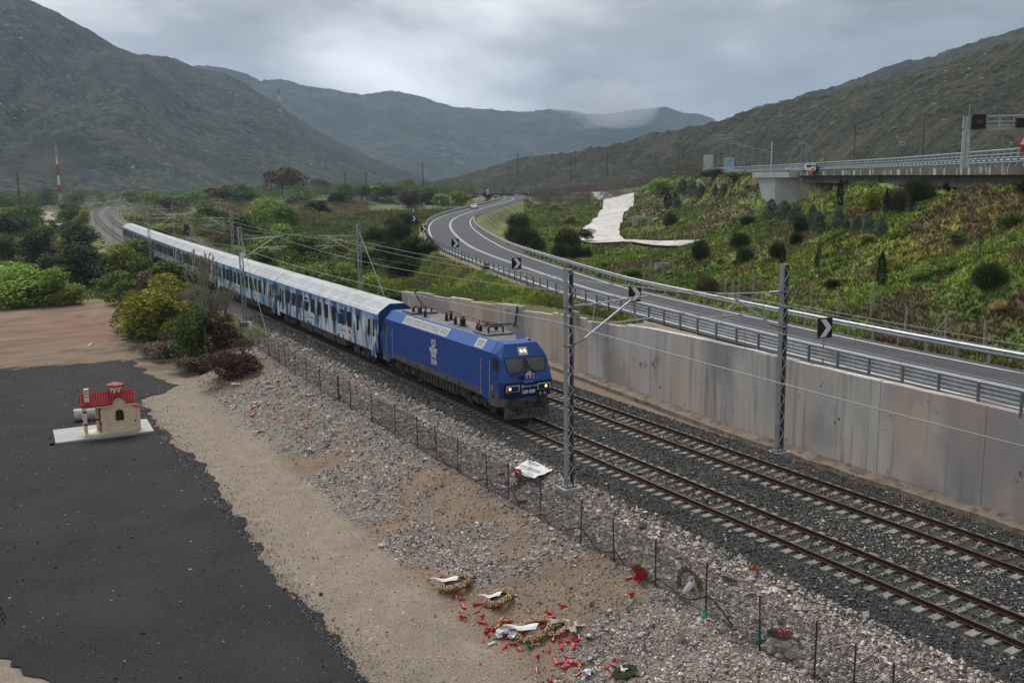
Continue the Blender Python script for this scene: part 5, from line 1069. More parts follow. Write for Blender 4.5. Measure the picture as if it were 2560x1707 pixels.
# gantry with speed display
gx = (45.89, 51.44, 14.92); sg_x = [gx[0], gx[1]]; i = mi(gx[0], gx[1]); N_ = Vector((MN[i, 0], MN[i, 1], 0)); Tn = Vector((-MN[i, 1], MN[i, 0], 0))
ga = thing('sign_gantry', 'steel sign gantry over the motorway with a lit 100 speed display', 'gantry', (gx[0], gx[1], 12.98), atan2(N_.y, N_.x))
b = MB(); b.b2((-.13, -.13, 0), (.13, .13, 3.0)).b2((-.4, -.11, 0), (-.18, .11, 3.0)); b.build('column', mGalv, ga)
zt = 4.05
MB().b2((-.42, -.12, zt-.95), (-.36, .12, zt+.02)).b2((-.2, -.12, 2.9), (.12, .12, zt)).build('column_head', mGalv, ga)
MB().b2((.1, -.15, 2.92), (14, .15, 3.22)).build('lower_beam', mPanel, ga)
for zz, r_ in ((zt, .06), (3.62, .035), (3.3, .03)): MB().b2((.1, -.2-r_, zz-r_), (14, -.2+r_, zz+r_)).build('gantry_rail', mGalv, ga)
for k in range(12): MB().b2((1.2+k*1.05, -.22, 3.2), (1.25+k*1.05, -.16, zt)).build('gantry_post', mGalv, ga)
mDisp = M('display housing', (.018, .014, .018), None, rough=.4)
v = MB().b2((.12, -.55, 3.05), (1.15, -.25, zt+.12)).build('speed_display', mDisp, ga)
mLed = M('lit red diodes', (.26, .05, .04), rough=.5, emit=(.6, .12, .1, .03))
text('display_number', '100', .46, v, (.64, -.56, 3.6), FRONT, mLed, .8)
MB().b2((3.45, -.5, 3.12), (4.15, -.2, 3.82)).build('lane_signal', mDisp, ga)
MB().tube((.0, 0, zt), (.0, 0, zt+.95), .025, 6).build('aerial', mGalv, ga)
# red triangle sign on the motorway, cut by the picture's edge
tq = (38.46, 41.61, 14.64); tr_ = thing('warning_sign', 'red and white triangular warning sign at the right edge above the railing', 'warning sign', (tq[0], tq[1], 12.98), -.55)
h = tq[2]-12.98; MB().tube((0, .03, 0), (0, .03, h+.4), .035).build('post', mGalv, tr_)
MB().prism([(-.62, 0, h-.30), (.62, 0, h-.30), (0, 0, h+.78)], (0, .02, 0)).build('red_border', mRed, tr_); MB().prism([(-.40, -.006, h-.18), (.40, -.006, h-.18), (0, -.006, h+.52)], (0, .004, 0)).build('white_field', mWhite, tr_)
MB().b2((-.3, 0, h-.72), (.3, .02, h-.36)).build('plate_below', mRed, tr_)
# lamp posts
mLampP = M('lamp post steel', (.26, .27, .28), None, rough=.5, metal=.3)
def lamp(q, hpx_top, arm, label, dd):
    t = thing('street_lamp', label, 'street lamp', (q[0], q[1], 12.9), -.65+(pi if arm < 0 else 0), 'street lamps along the motorway'); H = hpx_top; r = .09+dd*.00035
    MB().tube((0, 0, 0), (0, 0, H), r, 6, r*.7).build('pole', mLampP, t); a = MB(); a.tube((0, 0, H), (1.9, 0, H+.15), r*.6, 6); a = a.build('arm', mLampP, t)
    MB().box((2.3, 0, H+.15), (.9, .3, .16)).build('lantern', mGalv, t)
LX = [(1640, 312, 1, 250), (1651, 320, 1, 265), (1664, 326, 1, 285), (1680, 331, 1, 310), (1695, 336, 1, 335), (1711, 339, 1, 360), (1728, 343, 1, 390), (1746, 346, 1, 420), (1764, 350, 1, 450), (1842, 324, -1, 330), (1852, 328, -1, 350), (1856, 331, -1, 380), (1865, 336, -1, 410), (1876, 341, -1, 440), (1889, 344, -1, 480), (1902, 347, -1, 520), (1915, 349, -1, 560)]
LQ = [(145.49, 197.09, 22.68), (156.77, 208.14, 22.32), (171.86, 222.93, 22.27), (191.00, 241.30, 22.39), (210.31, 259.56, 22.40), (230.08, 277.60, 22.61), (253.85, 299.18, 22.70), (278.20, 320.46, 22.87), (302.95, 341.46, 22.75), (225.92, 245.29, 23.70), (242.43, 259.30, 23.72), (265.90, 281.12, 24.15), (290.22, 302.38, 24.13), (315.08, 323.30, 23.96), (348.37, 351.24, 24.31), (382.05, 378.93, 24.54), (416.16, 406.41, 24.91)]
ORD = ['first', 'second', 'third', 'fourth', 'fifth', 'sixth', 'seventh', 'eighth', 'ninth']
for k, (l, q) in enumerate(zip(LX, LQ)):
    lab = (ORD[k]+' street lamp from the left in the row facing right above the white bridge') if k < 9 else (ORD[k-9]+' street lamp of the right-hand row whose arms point left')
    lamp(q, q[2]-12.9, l[2], lab, l[3])
q = (114.34, 144.08, 18.95); tag(MB().tube((q[0], q[1], 13), q, .10, 6).build('white_pole', mWhite), 'plain white pole standing behind the railing above the bridge end', 'pole')
q1 = (147.03, 200.91, 16.82); b = MB(); b.box((q1[0], q1[1], 13.6), (2.4, .2, 3.2), -.6); 
bl = thing('road_sign', 'blank whitish sign panel seen from behind at the left end of the motorway railing', 'sign panel', (q1[0], q1[1], 12.4), -.62); MB().b2((-1.25, -.05, .2), (1.25, .05, q1[2]-12.4+1.15)).build('panel', M('panel back', (.52, .54, .56), (.44, .46, .48), .6, .5), bl); MB().b2((-.7, -.14, -.5), (-.6, -.06, 2.8)).b2((.6, -.14, -.5), (.7, -.06, 2.8)).build('post', mGalvD, bl)
q1 = (165.63, 213.70, 16.57); bl = thing('poster_panel', 'pale blue printed panel on the motorway between two street lamps', 'billboard', (q1[0], q1[1], 12.2), -.62); HH = q1[2]-12.2+.85
MB().b2((-1.35, -.05, .3), (1.35, .05, HH)).build('panel', M('poster white', (.6, .66, .68), (.5, .58, .62), 2, .5), bl); MB().b2((-1.2, -.07, HH*.45), (1.2, -.055, HH-.2)).build('print', M('poster print', (.12, .42, .55), (.45, .55, .6), 1.6, .5, lo=.42, hi=.58), bl)
# vehicles and cones on the carriageway seen through the railing
def car(nm, label, loc, rz, col, sc=1., cat='car'):
    t = thing(nm, label, cat, loc, rz); w = .82; 
    body = MB(); P = [(-2.15, .32), (-2.2, .62), (-2.1, .86), (-1.55, .95), (-1.05, 1.36), (.35, 1.40), (1.0, .96), (1.95, .82), (2.15, .58), (2.1, .30)]
    body.grid([[(sx*(w if z_ < 1 else w-.14), y_, z_) for y_, z_ in P] for sx in (-1, 1)]); body.add([(-(w if z_ < 1 else w-.14), y_, z_) for y_, z_ in P], [tuple(range(len(P)))]); body.add([((w if z_ < 1 else w-.14), y_, z_) for y_, z_ in P], [tuple(range(len(P)))]); body.build('body', col, t)
    g_ = MB(); e = .012
    g_.add([(-.62, -1.50-e, .99), (.62, -1.50-e, .99), (.56, -1.12-e, 1.31), (-.56, -1.12-e, 1.31)], [(0, 1, 2, 3)]); g_.build('rear_window', mGlass, t)
    MB().add([(-.60, .42+e, 1.33+e), (.60, .42+e, 1.33+e), (.66, .92+e, 1.0+e), (-.66, .92+e, 1.0+e)], [(0, 1, 2, 3)]).build('windscreen', mGlass, t)
    for sx in (-1, 1):
        MB().add([(sx*(w-.02), -1.25, .99), (sx*(w-.02), .80, .99), (sx*(w-.13), .32, 1.33), (sx*(w-.13), -1.0, 1.32)], [(0, 1, 2, 3)]).build('side_window', mGlass, t)
        MB().box((sx*.62, -2.19, .72), (.28, .05, .14)).build('tail_light', mRed, t)
        for yy in (-1.35, 1.3):
            wl2 = MB().lathe((sx*(w-.02), yy, .3), [(.30, -.1), (.30, .1)], 14, 'x').build('wheel', mBlack, t); MB().lathe((sx*(w+.09), yy, .3), [(.17, -.01), (.17, .01)], 10, 'x').build('rim', mGalv, wl2)
    MB().b2((-.8, -2.26, .36), (.8, -2.14, .56)).build('bumper', mDark if sc != 1 else col, t); MB().b2((-.26, -2.275, .62), (.26, -2.26, .74)).build('number_plate', mPanel, t); return t
c = (109.90, 271.47, 3.50); o, i, d = nearest(RQ, RN, [c[0]], [c[1]]); i = int(i[0]); rzc = atan2(-RN[i, 0], RN[i, 1]) if False else atan2(RN[i, 0]*-1, RN[i, 1])
tx, ty = -RN[i, 1], RN[i, 0]
mCarW = M('white car paint', (.80, .80, .78), None, rough=.25, spec=.6)
c = rp(i, -HW[i]*.52, 0.01); car('parked_car', 'white hatchback driving away on the bend of the road', c, atan2(ty, tx)-pi/2, mCarW); bpy.data.objects['parked_car'].name = 'white_car'
q = (91.31, 109.55, 14.09); vv = thing('white_van', 'white van half hidden behind the bluish motorway railing', 'van', (q[0]+6, q[1]+8, 12.98), -.75); vv.scale = (.8, .8, .62)
MB().b2((-1, -2.6, .4), (1, 2.2, 2.1)).build('body', mCarW, vv); MB().b2((-.85, -2.63, 1.2), (.85, -2.60, 1.8)).build('rear_window', mGlass, vv)
for sx in (-1, 1):
    for yy in (-1.6, 1.4): MB().lathe((sx*.95, yy, .38), [(.38, -.1), (.38, .1)], 12, 'x').build('wheel', mBlack, vv)
mOr = M('orange plastic', (.72, .10, .02), None, rough=.6)
for q, lab in (((82.50, 102.91, 14.38), 'orange traffic cone with raised marker on the motorway behind the railing, the nearer'), ((97.87, 123.40, 14.60), 'orange traffic cone on the motorway behind the railing, the farther and left one')):
    t = thing('traffic_cone', lab, 'traffic cone', (q[0]+1.2, q[1]+1.0, 12.98)); k_ = .55; MB().lathe((0, 0, 0), [(.38, 0), (.38, .06), (.24, .08), (.12, k_+.1), (.10, k_+.2)], 12).build('cone', mOr, t); MB().lathe((0, 0, 0), [(.205, .5), (.165, .8)], 12).build('band', mWhite, t)
# concrete-post fence along the foot of the slope
mCPost = M('lichened concrete post', (.36, .35, .33), (.24, .235, .22), 3, .9, bump=.3)
hf = thing('post_fence', 'fence of pale concrete posts and wires at the foot of the green slope', 'wire fence')
FQ = [(23.60, 54.62, 3.40), (23.77, 53.88, 3.40), (24.40, 54.02, 3.50), (26.51, 54.73, 3.80), (22.86, 47.62, 3.80), (23.51, 46.10, 3.80), (22.76, 43.11, 3.80), (22.80, 40.55, 3.80), (20.76, 36.42, 3.80), (20.69, 33.75, 3.80), (20.13, 31.01, 3.80), (19.64, 28.37, 3.80)]
cp = MB(); cp.b2((-.055, -.055, -.6), (.055, .055, 1.75)).box((0, .08, 1.85), (.09, .09, .26), M=Matrix.Rotation(-.6, 3, 'X')); cpm = cp.mesh('post', mCPost); random.seed(2)
FZ = []
for q in FQ: z = zat(q[0], q[1]); obj('post', cpm, hf, (q[0], q[1], z), (random.uniform(-.04, .04), random.uniform(-.05, .05), .9)); FZ.append((q[0], q[1], z))
b = MB()
for z_ in (.35, .7, 1.05, 1.4, 1.7): b.path([(x, y, z+z_) for x, y, z in FZ[3:]], .007, 4)
b.build('fence_wires', mGalvD, hf)
b = MB(); b.bar((FZ[9][0], FZ[9][1], FZ[9][2]+1.4), (FZ[9][0]+.6, FZ[9][1]+1.6, FZ[9][2]), .1, .1); b.build('brace_post', mCPost, hf)
hf2 = thing('post_fence', 'far fence of pale posts crossing the flat ground between white track and slope', 'wire fence')
for q in [(41.12, 87.73, 1.06), (42.34, 88.05, 1.25), (43.40, 87.35, 1.49), (45.34, 87.85, 1.98), (91.57, 154.95, 1.09), (84.42, 144.25, 1.30), (83.75, 142.33, 1.42), (81.93, 137.68, 1.41), (82.22, 135.97, 1.48), (80.88, 131.87, 1.14), (82.45, 131.36, 1.47), (82.70, 128.92, 1.43), (62.91, 103.03, 3.38), (62.63, 99.47, 3.81), (102.10, 168.06, 1.19), (105.65, 172.14, 1.85), (111.73, 179.84, 2.54), (131.56, 204.66, 3.13), (135.39, 208.75, 4.30), (137.17, 210.33, 5.14), (139.53, 212.63, 5.98), (141.15, 213.78, 6.75), (143.11, 215.55, 7.40), (202.78, 291.29, 6.32)]:
    o = obj('post', cpm, hf2, q, (0, 0, random.uniform(0, 1))); o.scale = (1.3, 1.3, 1.)
def slab(name, P, mat, th, label, cat):
    b = MB(); b.prism(P, (0, 0, th)); return tag(b.build(name, mat), label, cat)
# concrete stair channels on the slope and culvert heads
for (a, b_, lab) in (((144.61, 203.74, 8.38), (138.59, 202.57, 5.91), 'upper pale concrete step channel running down the green slope'), ((138.12, 202.35, 5.70), (134.83, 200.89, 4.24), 'lower pale concrete step channel on the green slope by the cypresses'), ((120.43, 187.87, 2.62), (109.01, 174.98, 2.40), 'short pale concrete channel piece near the foot of the slope')):
    t = thing('step_channel', lab, 'concrete channel'); A = Vector(a); B = Vector(b_); n = 14
    for k in range(n):
        c0 = A.lerp(B, k/n); c0.z = zat(c0.x, c0.y)+.1; MB().box(c0, (1.1, (B-A).length/n*.9, .35), atan2((B-A).y, (B-A).x)-pi/2).build('step', mConc, t)
c = (105.48, 173.80, 1.79); t = thing('culvert_head', 'small pale concrete culvert head beside the white track', 'culvert', (c[0], c[1], zat(c[0], c[1])), -.4)
MB().b2((-2.2, 0, 0), (-1.2, .5, 1.5)).build('pier', mConc, t); MB().b2((1.2, 0, 0), (2.2, .5, 1.5)).build('pier', mConc, t); MB().b2((-2.2, -.02, 1.5), (2.2, .52, 2.1)).build('lintel', mConc, t)
c = (46.29, 90.98, 1.90); t = thing('culvert_head', 'small broken concrete drain head in the brown grass right of the road', 'culvert', (c[0], c[1], zat(c[0], c[1])), -.4)
MB().b2((-.9, 0, -.2), (.9, .3, .7)).build('face', mConc, t); MB().b2((-.9, -.6, -.2), (-.6, 0, .35)).build('side', mConc, t)
# road signs behind the far guard rail
def roadsign(q, gz, label, kind, s_=1.):
    t = thing('traffic_sign', label, 'road sign', (q[0], q[1], gz), -.45); h = q[2]-gz
    MB().tube((0, .03, 0), (0, .03, h+.4), .05).build('post', mGalvD, t)
    if 't' in kind: MB().prism([(-.5*s_, 0, h), (.5*s_, 0, h), (0, 0, h+.9*s_)], (0, .02, 0)).build('triangle', mPanel, t)
    if 'r' in kind:
        for k in range(2): MB().lathe((0, 0, h-.35-.7*k), [(.33, 0), (.33, .02)], 16, 'y').build('disc', mPanel, t)
    if 'b' in kind: MB().b2((-.55, 0, h-.2), (.55, .03, h+1.0)).build('panel', mWhite, t); MB().b2((-.5, 0, h-1.3), (.5, .03, h-.5)).build('lower_panel', mWhite, t)
roadsign((86.99, 232.65, 7.52), .5, 'triangular sign over two round signs on one post beyond the bend', 'tr', 1.2); roadsign((152.04, 341.14, 5.65), 0, 'lone triangular sign beside the road, farther than the two round signs', 't', 1.5); roadsign((188.04, 402.54, 6.69), 0, 'two white panels on a post at the far turn of the road', 'b', 1.6)

# ---------------------------------------------------------------- roadside chapel shrine on its slab
SLp = [(-21.40, 66.29, -2.62), (-16.58, 66.66, -2.62), (-15.74, 62.82, -2.62), (-21.36, 63.00, -2.62)]
A_ = Vector(SLp[3]); B_ = Vector(SLp[2]); ux = (B_-A_); ux.z = 0; Ls = ux.length; ux.normalize(); uy = Vector((-ux.y, ux.x, 0)); Ws = abs((Vector(SLp[0])-A_).dot(uy))*.5+abs((Vector(SLp[1])-B_).dot(uy))*.5
mSlab = M('polished concrete slab', (.40, .40, .37), (.31, .31, .29), .8, .45, spec=.4); mTile = M('red roof tile', (.40, .035, .025), (.29, .028, .022), 3, .55, rand=.12, spec=.4)
mCream = M('cream mortar', (.78, .66, .48), (.70, .57, .40), 3, .9); mCream2 = M('cream trim', (.80, .71, .54), None, rough=.7)
mBr = [M('sandstone brick', (.84, .70, .50), (.74, .58, .40), 5, .9, rand=.16)]; mMaroon = M('maroon trim', (.16, .02, .018), None, rough=.6)
ang = atan2(ux.y, ux.x)
sb = thing('concrete_slab', 'pale polished concrete slab lying on the dark asphalt under the little chapel', 'concrete slab', (A_.x, A_.y, -2.78), ang)
MB().b2((0, 0, 0), (Ls, Ws, .17)).build('slab', mSlab, sb)
c0 = Vector((-18.80, 63.56, -2.60)); c0 = c0-ux*.88
sh = thing('chapel_shrine', 'miniature stone chapel with red tiled roof and little dome', 'shrine', (c0.x, c0.y, -2.605), ang)
print('shrine', Ls, Ws, (c0-A_).dot(ux), (c0-A_).dot(uy))
BL = 2.95; BD = 1.15; PX = .95; HT = 1.42      # length, depth, porch length, eaves height
# local x along the long side (0 = porch end, left), y depth (0 = towards the camera)
MB().b2((-.06, -.08, 0), (BL*.36, BD+.08, .07)).build('porch_floor', mCream2, sh)
MB().b2((PX+.0, .03, .0), (BL, BD-.03, HT)).build('core_wall', mCream, sh)
MB().prism([(PX, .03, HT), (PX, BD-.03, HT), (PX, BD/2, HT+.54)], (BL-PX, 0, 0)).build('gable_core', mCream, sh)
random.seed(21)
def bricks(x0_, x1_, z0_, z1_, yf, face, skip=None):
    rows = int((z1_-z0_)/.062); bh = (z1_-z0_)/rows
    for r_ in range(rows):
        x = x0_
        while x < x1_-.02:
            L_ = random.uniform(.12, .24); L_ = min(L_, x1_-x); z = z0_+r_*bh
            if not (skip and skip(x+L_/2, z+bh/2)):
                e_ = random.uniform(.006, .02)
                o = obj('brick', brick_me, sh, (x+L_/2, yf, z+bh/2) if face == 'f' else (yf, x+L_/2, z+bh/2)); o.scale = (L_-.012, e_*2, bh-.010) if face == 'f' else (e_*2, L_-.012, bh-.010); 
            x += L_
brick_me = MB().box((0, 0, 0), (1, 1, 1)).mesh('brick', mBr[0])
wx, wz = 2.05, .86
def win(x, z): return (abs(x-wx) < .25 and .62 < z < 1.12+.12) or (1.0 < z < 0) or (.50 < z < .58) or (1.25 < z < 1.33)
bricks(PX+.02, BL-.02, .08, HT, .03, 'f', win)
bricks(.06, BD-.06, .08, HT, BL, 's')
for z_ in (.50, 1.25):
    MB().b2((PX, .012, z_), (BL, .028, z_+.075)).build('band', mCream2, sh)
    for k in range(22): MB().box((PX+.06+k*.09, .008, z_+.037), (.035, .01, .035), M=Matrix.Rotation(pi/4, 3, 'Y')).build('diamond', M('terracotta', (.38, .18, .11), rough=.8) if k == 0 and z_ == .50 else bpy.data.materials['terracotta'], sh)
    for x_ in (PX+.0, BL-.08): MB().b2((x_, -.0, z_-.01), (x_+.08, .02, z_+.085)).build('corner_stone', mMaroon, sh)
# arched window
b = MB(); arc = [(wx-.19, .0, .66)]+[(wx+.19*-cos(a*pi/8), .0, .98+.19*sin(a*pi/8)) for a in range(9)]+[(wx+.19, .0, .66)]; b.prism([(p[0]+(p[0]-wx)*.22, -.012, p[2]+(.03 if p[2] > .9 else -.03)) for p in arc], (0, .04, 0)); wf = b.build('window_frame', mMaroon, sh)
MB().prism([(p[0], -.018, p[2]) for p in arc], (0, .004, 0)).build('pane', M('shrine glass', (.03, .035, .015), rough=.2), wf); b = MB(); b.b2((wx-.01, -.024, .66), (wx+.01, -.02, 1.16)).b2((wx-.18, -.024, .88), (wx+.18, -.02, .9)); b.build('bar', mMaroon, wf)
# eyebrow gable over the window
def brow(x): return HT+.34*max(0, cos((x-wx)/.44*pi/2))**.7 if abs(x-wx) < .44 else HT
b = MB(); xs = np.linspace(wx-.44, wx+.44, 21); b.prism([(x, -.0, brow(x)-.0) for x in xs]+[(wx+.44, 0, HT-.02), (wx-.44, 0, HT-.02)], (0, .06, 0)); b.build('eyebrow_wall', mCream, sh)
b = MB(); xs2 = np.r_[np.linspace(-.05, wx-.6, 8), np.linspace(wx-.5, wx+.5, 25), np.linspace(wx+.6, BL+.05, 4)]
rows = [[(x, -.09, brow(x)-.005), (x, -.09, brow(x)+.055), (x, .10, brow(x)+.07), (x, .10, brow(x)+.0)] for x in xs2]; b.grid(rows); b.add(rows[0], [(0, 1, 2, 3)]); b.add(rows[-1], [(0, 1, 2, 3)]); b.build('eaves_moulding', mCream2, sh)
MB().b2((-.05, BD-.06, HT-.0), (BL+.05, BD+.09, HT+.06)).build('eaves_moulding', mCream2, sh)
MB().prism([(-.02, .05, HT+.03), (-.02, BD-.05, HT+.03), (-.02, BD/2, HT+.56)], (.05, 0, 0)).build('gable_wall', mCream2, sh)
# porch columns, door
for x_, y_ in ((.12, .08), (.12, BD-.08), (PX-.08, BD-.08)):
    c = MB().b2((x_-.085, y_-.085, .07), (x_+.085, y_+.085, HT-.0)).build('column', mCream, sh)
    for k in range(18): MB().b2((x_-.095, y_-.095, .09+k*.073), (x_+.095, y_+.095, .09+k*.073+.058)).build('brick', mBr[0], c)
    for z_ in (.55, 1.2): MB().b2((x_-.10, y_-.10, z_), (x_+.10, y_+.10, z_+.09)).build('corner_stone', mMaroon, c)
dd = MB().b2((PX-.012, .28, .08), (PX+.0, BD-.28, 1.22)).build('door', M('dark brown door', (.035, .015, .01), rough=.5), sh); MB().b2((PX-.02, .24, 1.22), (PX, BD-.24, 1.28)).build('door_lintel', mCream2, sh)
MB().b2((PX-.03, .02, .07), (PX+.03, .12, HT)).build('dark_jamb', mMaroon, sh)
# side apse
b = MB(); b.lathe((BL-.02, BD/2, 0), [(.33, 0), (.33, 1.18), (.0, 1.2)], 12); b.build('apse', mCream, sh)
for z_ in np.arange(.05, 1.15, .075):
    for k in range(9): a = -pi/2+.18+k*pi/9; o = obj('brick', brick_me, sh, (BL-.02+.335*cos(a), BD/2+.335*sin(a), z_+.03), (0, 0, a)); o.scale = (.03, .105, .062)
# tiles: half-round, in courses; each tile a part
tm = MB(); rows = [[(.048*(1-.12*t)*cos(a*pi/5), t*.20, .048*(1-.12*t)*sin(a*pi/5)) for a in range(6)] for t in (0, 1)]; tm.grid(rows); rows = [[(x*.8, y, z*.75) for x, y, z in r] for r in rows]; tm.grid(rows); tm.add([(.048*cos(a*pi/5), 0, .048*sin(a*pi/5)) for a in range(6)], [(0, 1, 2, 3, 4, 5)]); tile_me = tm.mesh('tile', mTile, True)
def slope_z(x, t, side):    # t 0 eaves .. 1 ridge
    e = brow(x) if side == 0 else HT
    return (e+.07)*(1-t)+(HT+.62)*t
nx = 21
for side in (0, 1):
    for i in range(nx):
        x = -.08+i*(BL+.16)/nx+.07; K = 4
        for k in range(K):
            t = k/K; y = -.13+t*(BD/2+.13); z = slope_z(x, t, side); z2 = slope_z(x, (k+1)/K, side); y2 = -.13+(k+1)/K*(BD/2+.13); L_ = hypot(y2-y, z2-z); pt_ = atan2(z2-z, y2-y)
            if side: o = obj('roof_tile', tile_me, sh, (x, BD-y, z+.02), (pt_+.05, 0, pi))
            else: o = obj('roof_tile', tile_me, sh, (x, y, z+.02), (pt_+.05, 0, 0))
            o.scale = (1.62, L_/.2*1.15, 1.7)
for side in (0, 1):
    b = MB(); rows = []
    for x in np.linspace(-.07, BL+.07, 60):
        rows.append([(x, (y if side == 0 else BD-y), slope_z(x, t, side)) for t, y in ((0, -.12), (.5, -.12+.5*(BD/2+.12)), (1, BD/2))])
    b.grid(rows); b.build('roof_deck', mTile, sh)
for i in range(17): o = obj('ridge_tile', tile_me, sh, (-.08+i*.185, BD/2, HT+.645), (0, 0, -pi/2)); o.scale = (1.3, 1.05, 1.1)
for a in range(9):
    an = -pi/2+.2+a*(pi-.4)/8; o = obj('roof_tile', tile_me, sh, (BL-.02+.42*cos(an), BD/2+.42*sin(an), 1.17), (.45, 0, an+pi/2)); o.scale = (1.5, 1.7, 1.2)
# bell pier at the front end and the drum with its own little roof
bp = MB().b2((.17, .06, HT+.05), (.44, .28, HT+.98)).build('bell_pier', mCream2, sh)
for z_ in (HT+.58, HT+.74, HT+.86): MB().b2((.16, .05, z_), (.45, .29, z_+.03)).build('dark_course', mMaroon, bp)
cx_, cy_ = 1.98, BD/2
dr = MB().lathe((cx_, cy_, HT+.46), [(.33, 0), (.33, .42), (.36, .44), (.36, .48), (0, .49)], 16).build('drum', mCream2, sh)
for k in range(8):
    a = -pi/2+k*pi/4+.1; R_ = Matrix.Rotation(a-pi/2, 3, 'Z'); pts = [(-.05, 0, .12), (.05, 0, .12), (.05, 0, .28), (0, 0, .34), (-.05, 0, .28)]
    MB().prism([Vector((cx_, cy_, HT+.44))+Vector((cos(a)*.335, sin(a)*.335, 0))+R_ @ Vector(p) for p in pts], R_ @ Vector((0, -.01, 0))).build('drum_window', mMaroon, dr)
dmt = MB().lathe((cx_, cy_, HT+.94), [(.46, -.02), (.46, .02), (.22, .13), (0, .17)], 20).build('dome_roof', mTile, sh)
for k in range(20): a = k*2*pi/20; o = obj('roof_tile', tile_me, dmt, (cx_+.49*cos(a), cy_+.49*sin(a), HT+.95), (.28, 0, a+pi/2)); o.scale = (1.55, 2.3, 1.3)
sh.scale = (1.02, 1.08, 1.22)
# wrapped roll behind the shrine
q = Vector((-19.69, 67.94, -2.79)); ro = thing('wrapped_roll', 'white wrapped cylindrical roll lying on the asphalt behind the chapel', 'wrapped roll', (q.x+.25, q.y+.9, -2.74), ang)
b = MB(); n = 16; rows = []; random.seed(8)
for k in range(9): rows.append([(-.35+k*.18, (.40+random.uniform(-.012, .012))*cos(a*2*pi/n), .40+(.40+random.uniform(-.012, .012))*sin(a*2*pi/n)) for a in range(n+1)])
b.grid(rows); b.add(rows[0][:-1], [tuple(range(n))]); b.add(rows[-1][:-1], [tuple(range(n))]); b.build('wrapping', M('crinkled pale wrapping', (.62, .62, .66), (.34, .34, .36), 3, .6, stretch=(.4, 1, 3), bump=.6), ro)
b = MB(); b.lathe((-.36, 0, .40), [(.37, 0), (.30, .005), (.1, .01)], 16, 'x'); b.build('end_disc', M('brown roll end', (.22, .17, .14), (.12, .1, .09), 8, .8), ro)
for (px_, lab, sc_) in (((-21.36, 63.09, -2.75), 'brown stone wedged under the near corner of the chapel slab', .14), ((-9.75, 33.41, -2.53), '', 0)):
    if lab: tag(MB().lathe((px_[0]-.2, px_[1], -2.74), [(.02, 0), (sc_, .02), (sc_*.8, .1), (.03, .15)], 7).build('corner_stone', mStone), lab, 'stone')

# ---------------------------------------------------------------- memorial things on the slope
random.seed(31)
mCandle = M('red candle plastic', (.55, .012, .010), (.42, .008, .01), 8, .35, rand=.15, spec=.5); mCloth = M('white ribbon cloth', (.78, .78, .80), (.62, .62, .64), 6, .8)
mGold = M("dried golden leaf", (.26, .13, .045), (.13, .065, .025), 12, .8); mPearl = M('pale bead', (.72, .60, .42), None, rough=.5); mGrn = M('wreath green', (.03, .07, .02), (.09, .10, .02), 12, .9)
mOrange = M('dried orange flower', (.42, .16, .05), (.25, .09, .03), 12, .9); mFilm = M('crumpled clear film', (.55, .55, .56), (.35, .35, .36), 12, .3)
cm = MB(); cm.lathe((0, 0, 0), [(.034, -.09), (.034, .07), (.026, .085), (.026, .11)], 9, 'x'); cand_me = cm.mesh('candle', mCandle)
def z3(a, b): return None
CAND = [(-10.16, 30.53, -2.64), (-10.40, 29.99, -2.65), (-9.99, 29.94, -2.62), (-9.89, 29.83, -2.62), (-10.19, 29.37, -2.70), (-10.38, 28.52, -2.69), (-10.20, 28.88, -2.61), (-10.39, 28.11, -2.74), (-10.51, 27.95, -2.77), (-10.32, 27.95, -2.73), (-10.56, 27.70, -2.79), (-10.13, 27.89, -2.70), (-10.03, 27.16, -2.64), (-10.24, 27.11, -2.69), (-10.85, 27.56, -2.83), (-10.52, 26.67, -2.73), (-10.19, 26.66, -2.71), (-9.11, 26.40, -2.30), (-8.70, 27.05, -2.23), (-8.52, 27.18, -2.20), (-8.56, 26.90, -2.13), (-8.67, 26.63, -2.13), (-8.71, 26.90, -2.20), (-8.77, 25.65, -2.23), (-8.96, 25.31, -2.35), (-9.10, 25.40, -2.39), (-9.16, 25.73, -2.39), (-9.24, 25.16, -2.45), (-8.62, 25.04, -2.21), (-8.72, 25.15, -2.27), (-8.70, 24.97, -2.25), (-8.93, 24.85, -2.35), (-9.54, 25.45, -2.56), (-9.94, 25.48, -2.69), (-9.35, 24.57, -2.50), (-9.42, 24.34, -2.53), (-9.65, 24.51, -2.60), (-9.69, 24.79, -2.66), (-9.35, 24.22, -2.52), (-9.31, 24.08, -2.52), (-9.17, 23.95, -2.47), (-9.62, 24.26, -2.63), (-9.51, 23.71, -2.64), (-8.67, 24.08, -2.30), (-8.83, 23.23, -2.38), (-8.60, 23.14, -2.32), (-8.91, 22.72, -2.38), (-10.32, 24.06, -2.76), (-10.38, 24.80, -2.77), (-8.07, 26.88, -1.96), (-9.72, 31.03, -2.39), (-10.32, 30.87, -2.60), (-10.10, 32.48, -2.49), (-9.64, 27.91, -2.58), (-10.18, 26.26, -2.80), (-9.70, 29.55, -2.60), (-5.74, 26.23, -1.22), (-5.52, 26.04, -1.19), (-5.57, 25.90, -1.23), (-6.24, 25.39, -1.37), (-8.52, 64.39, -2.22), (-9.12, 63.21, -2.48), (-8.85, 62.15, -2.38), (-8.29, 61.90, -2.18), (-8.81, 60.06, -2.21), (-8.55, 58.69, -2.19), (-8.03, 56.00, -2.02), (-9.31, 44.23, -2.51), (-10.00, 66.23, -2.64), (-8.86, 66.04, -2.48), (-9.18, 64.33, -2.37), (-9.38, 63.18, -2.50), (-9.57, 63.06, -2.55), (-9.07, 63.75, -2.43), (-7.23, 67.13, -1.74), (-8.33, 23.24, -2.25), (-9.79, 26.92, -2.64), (-9.80, 26.62, -2.65)]
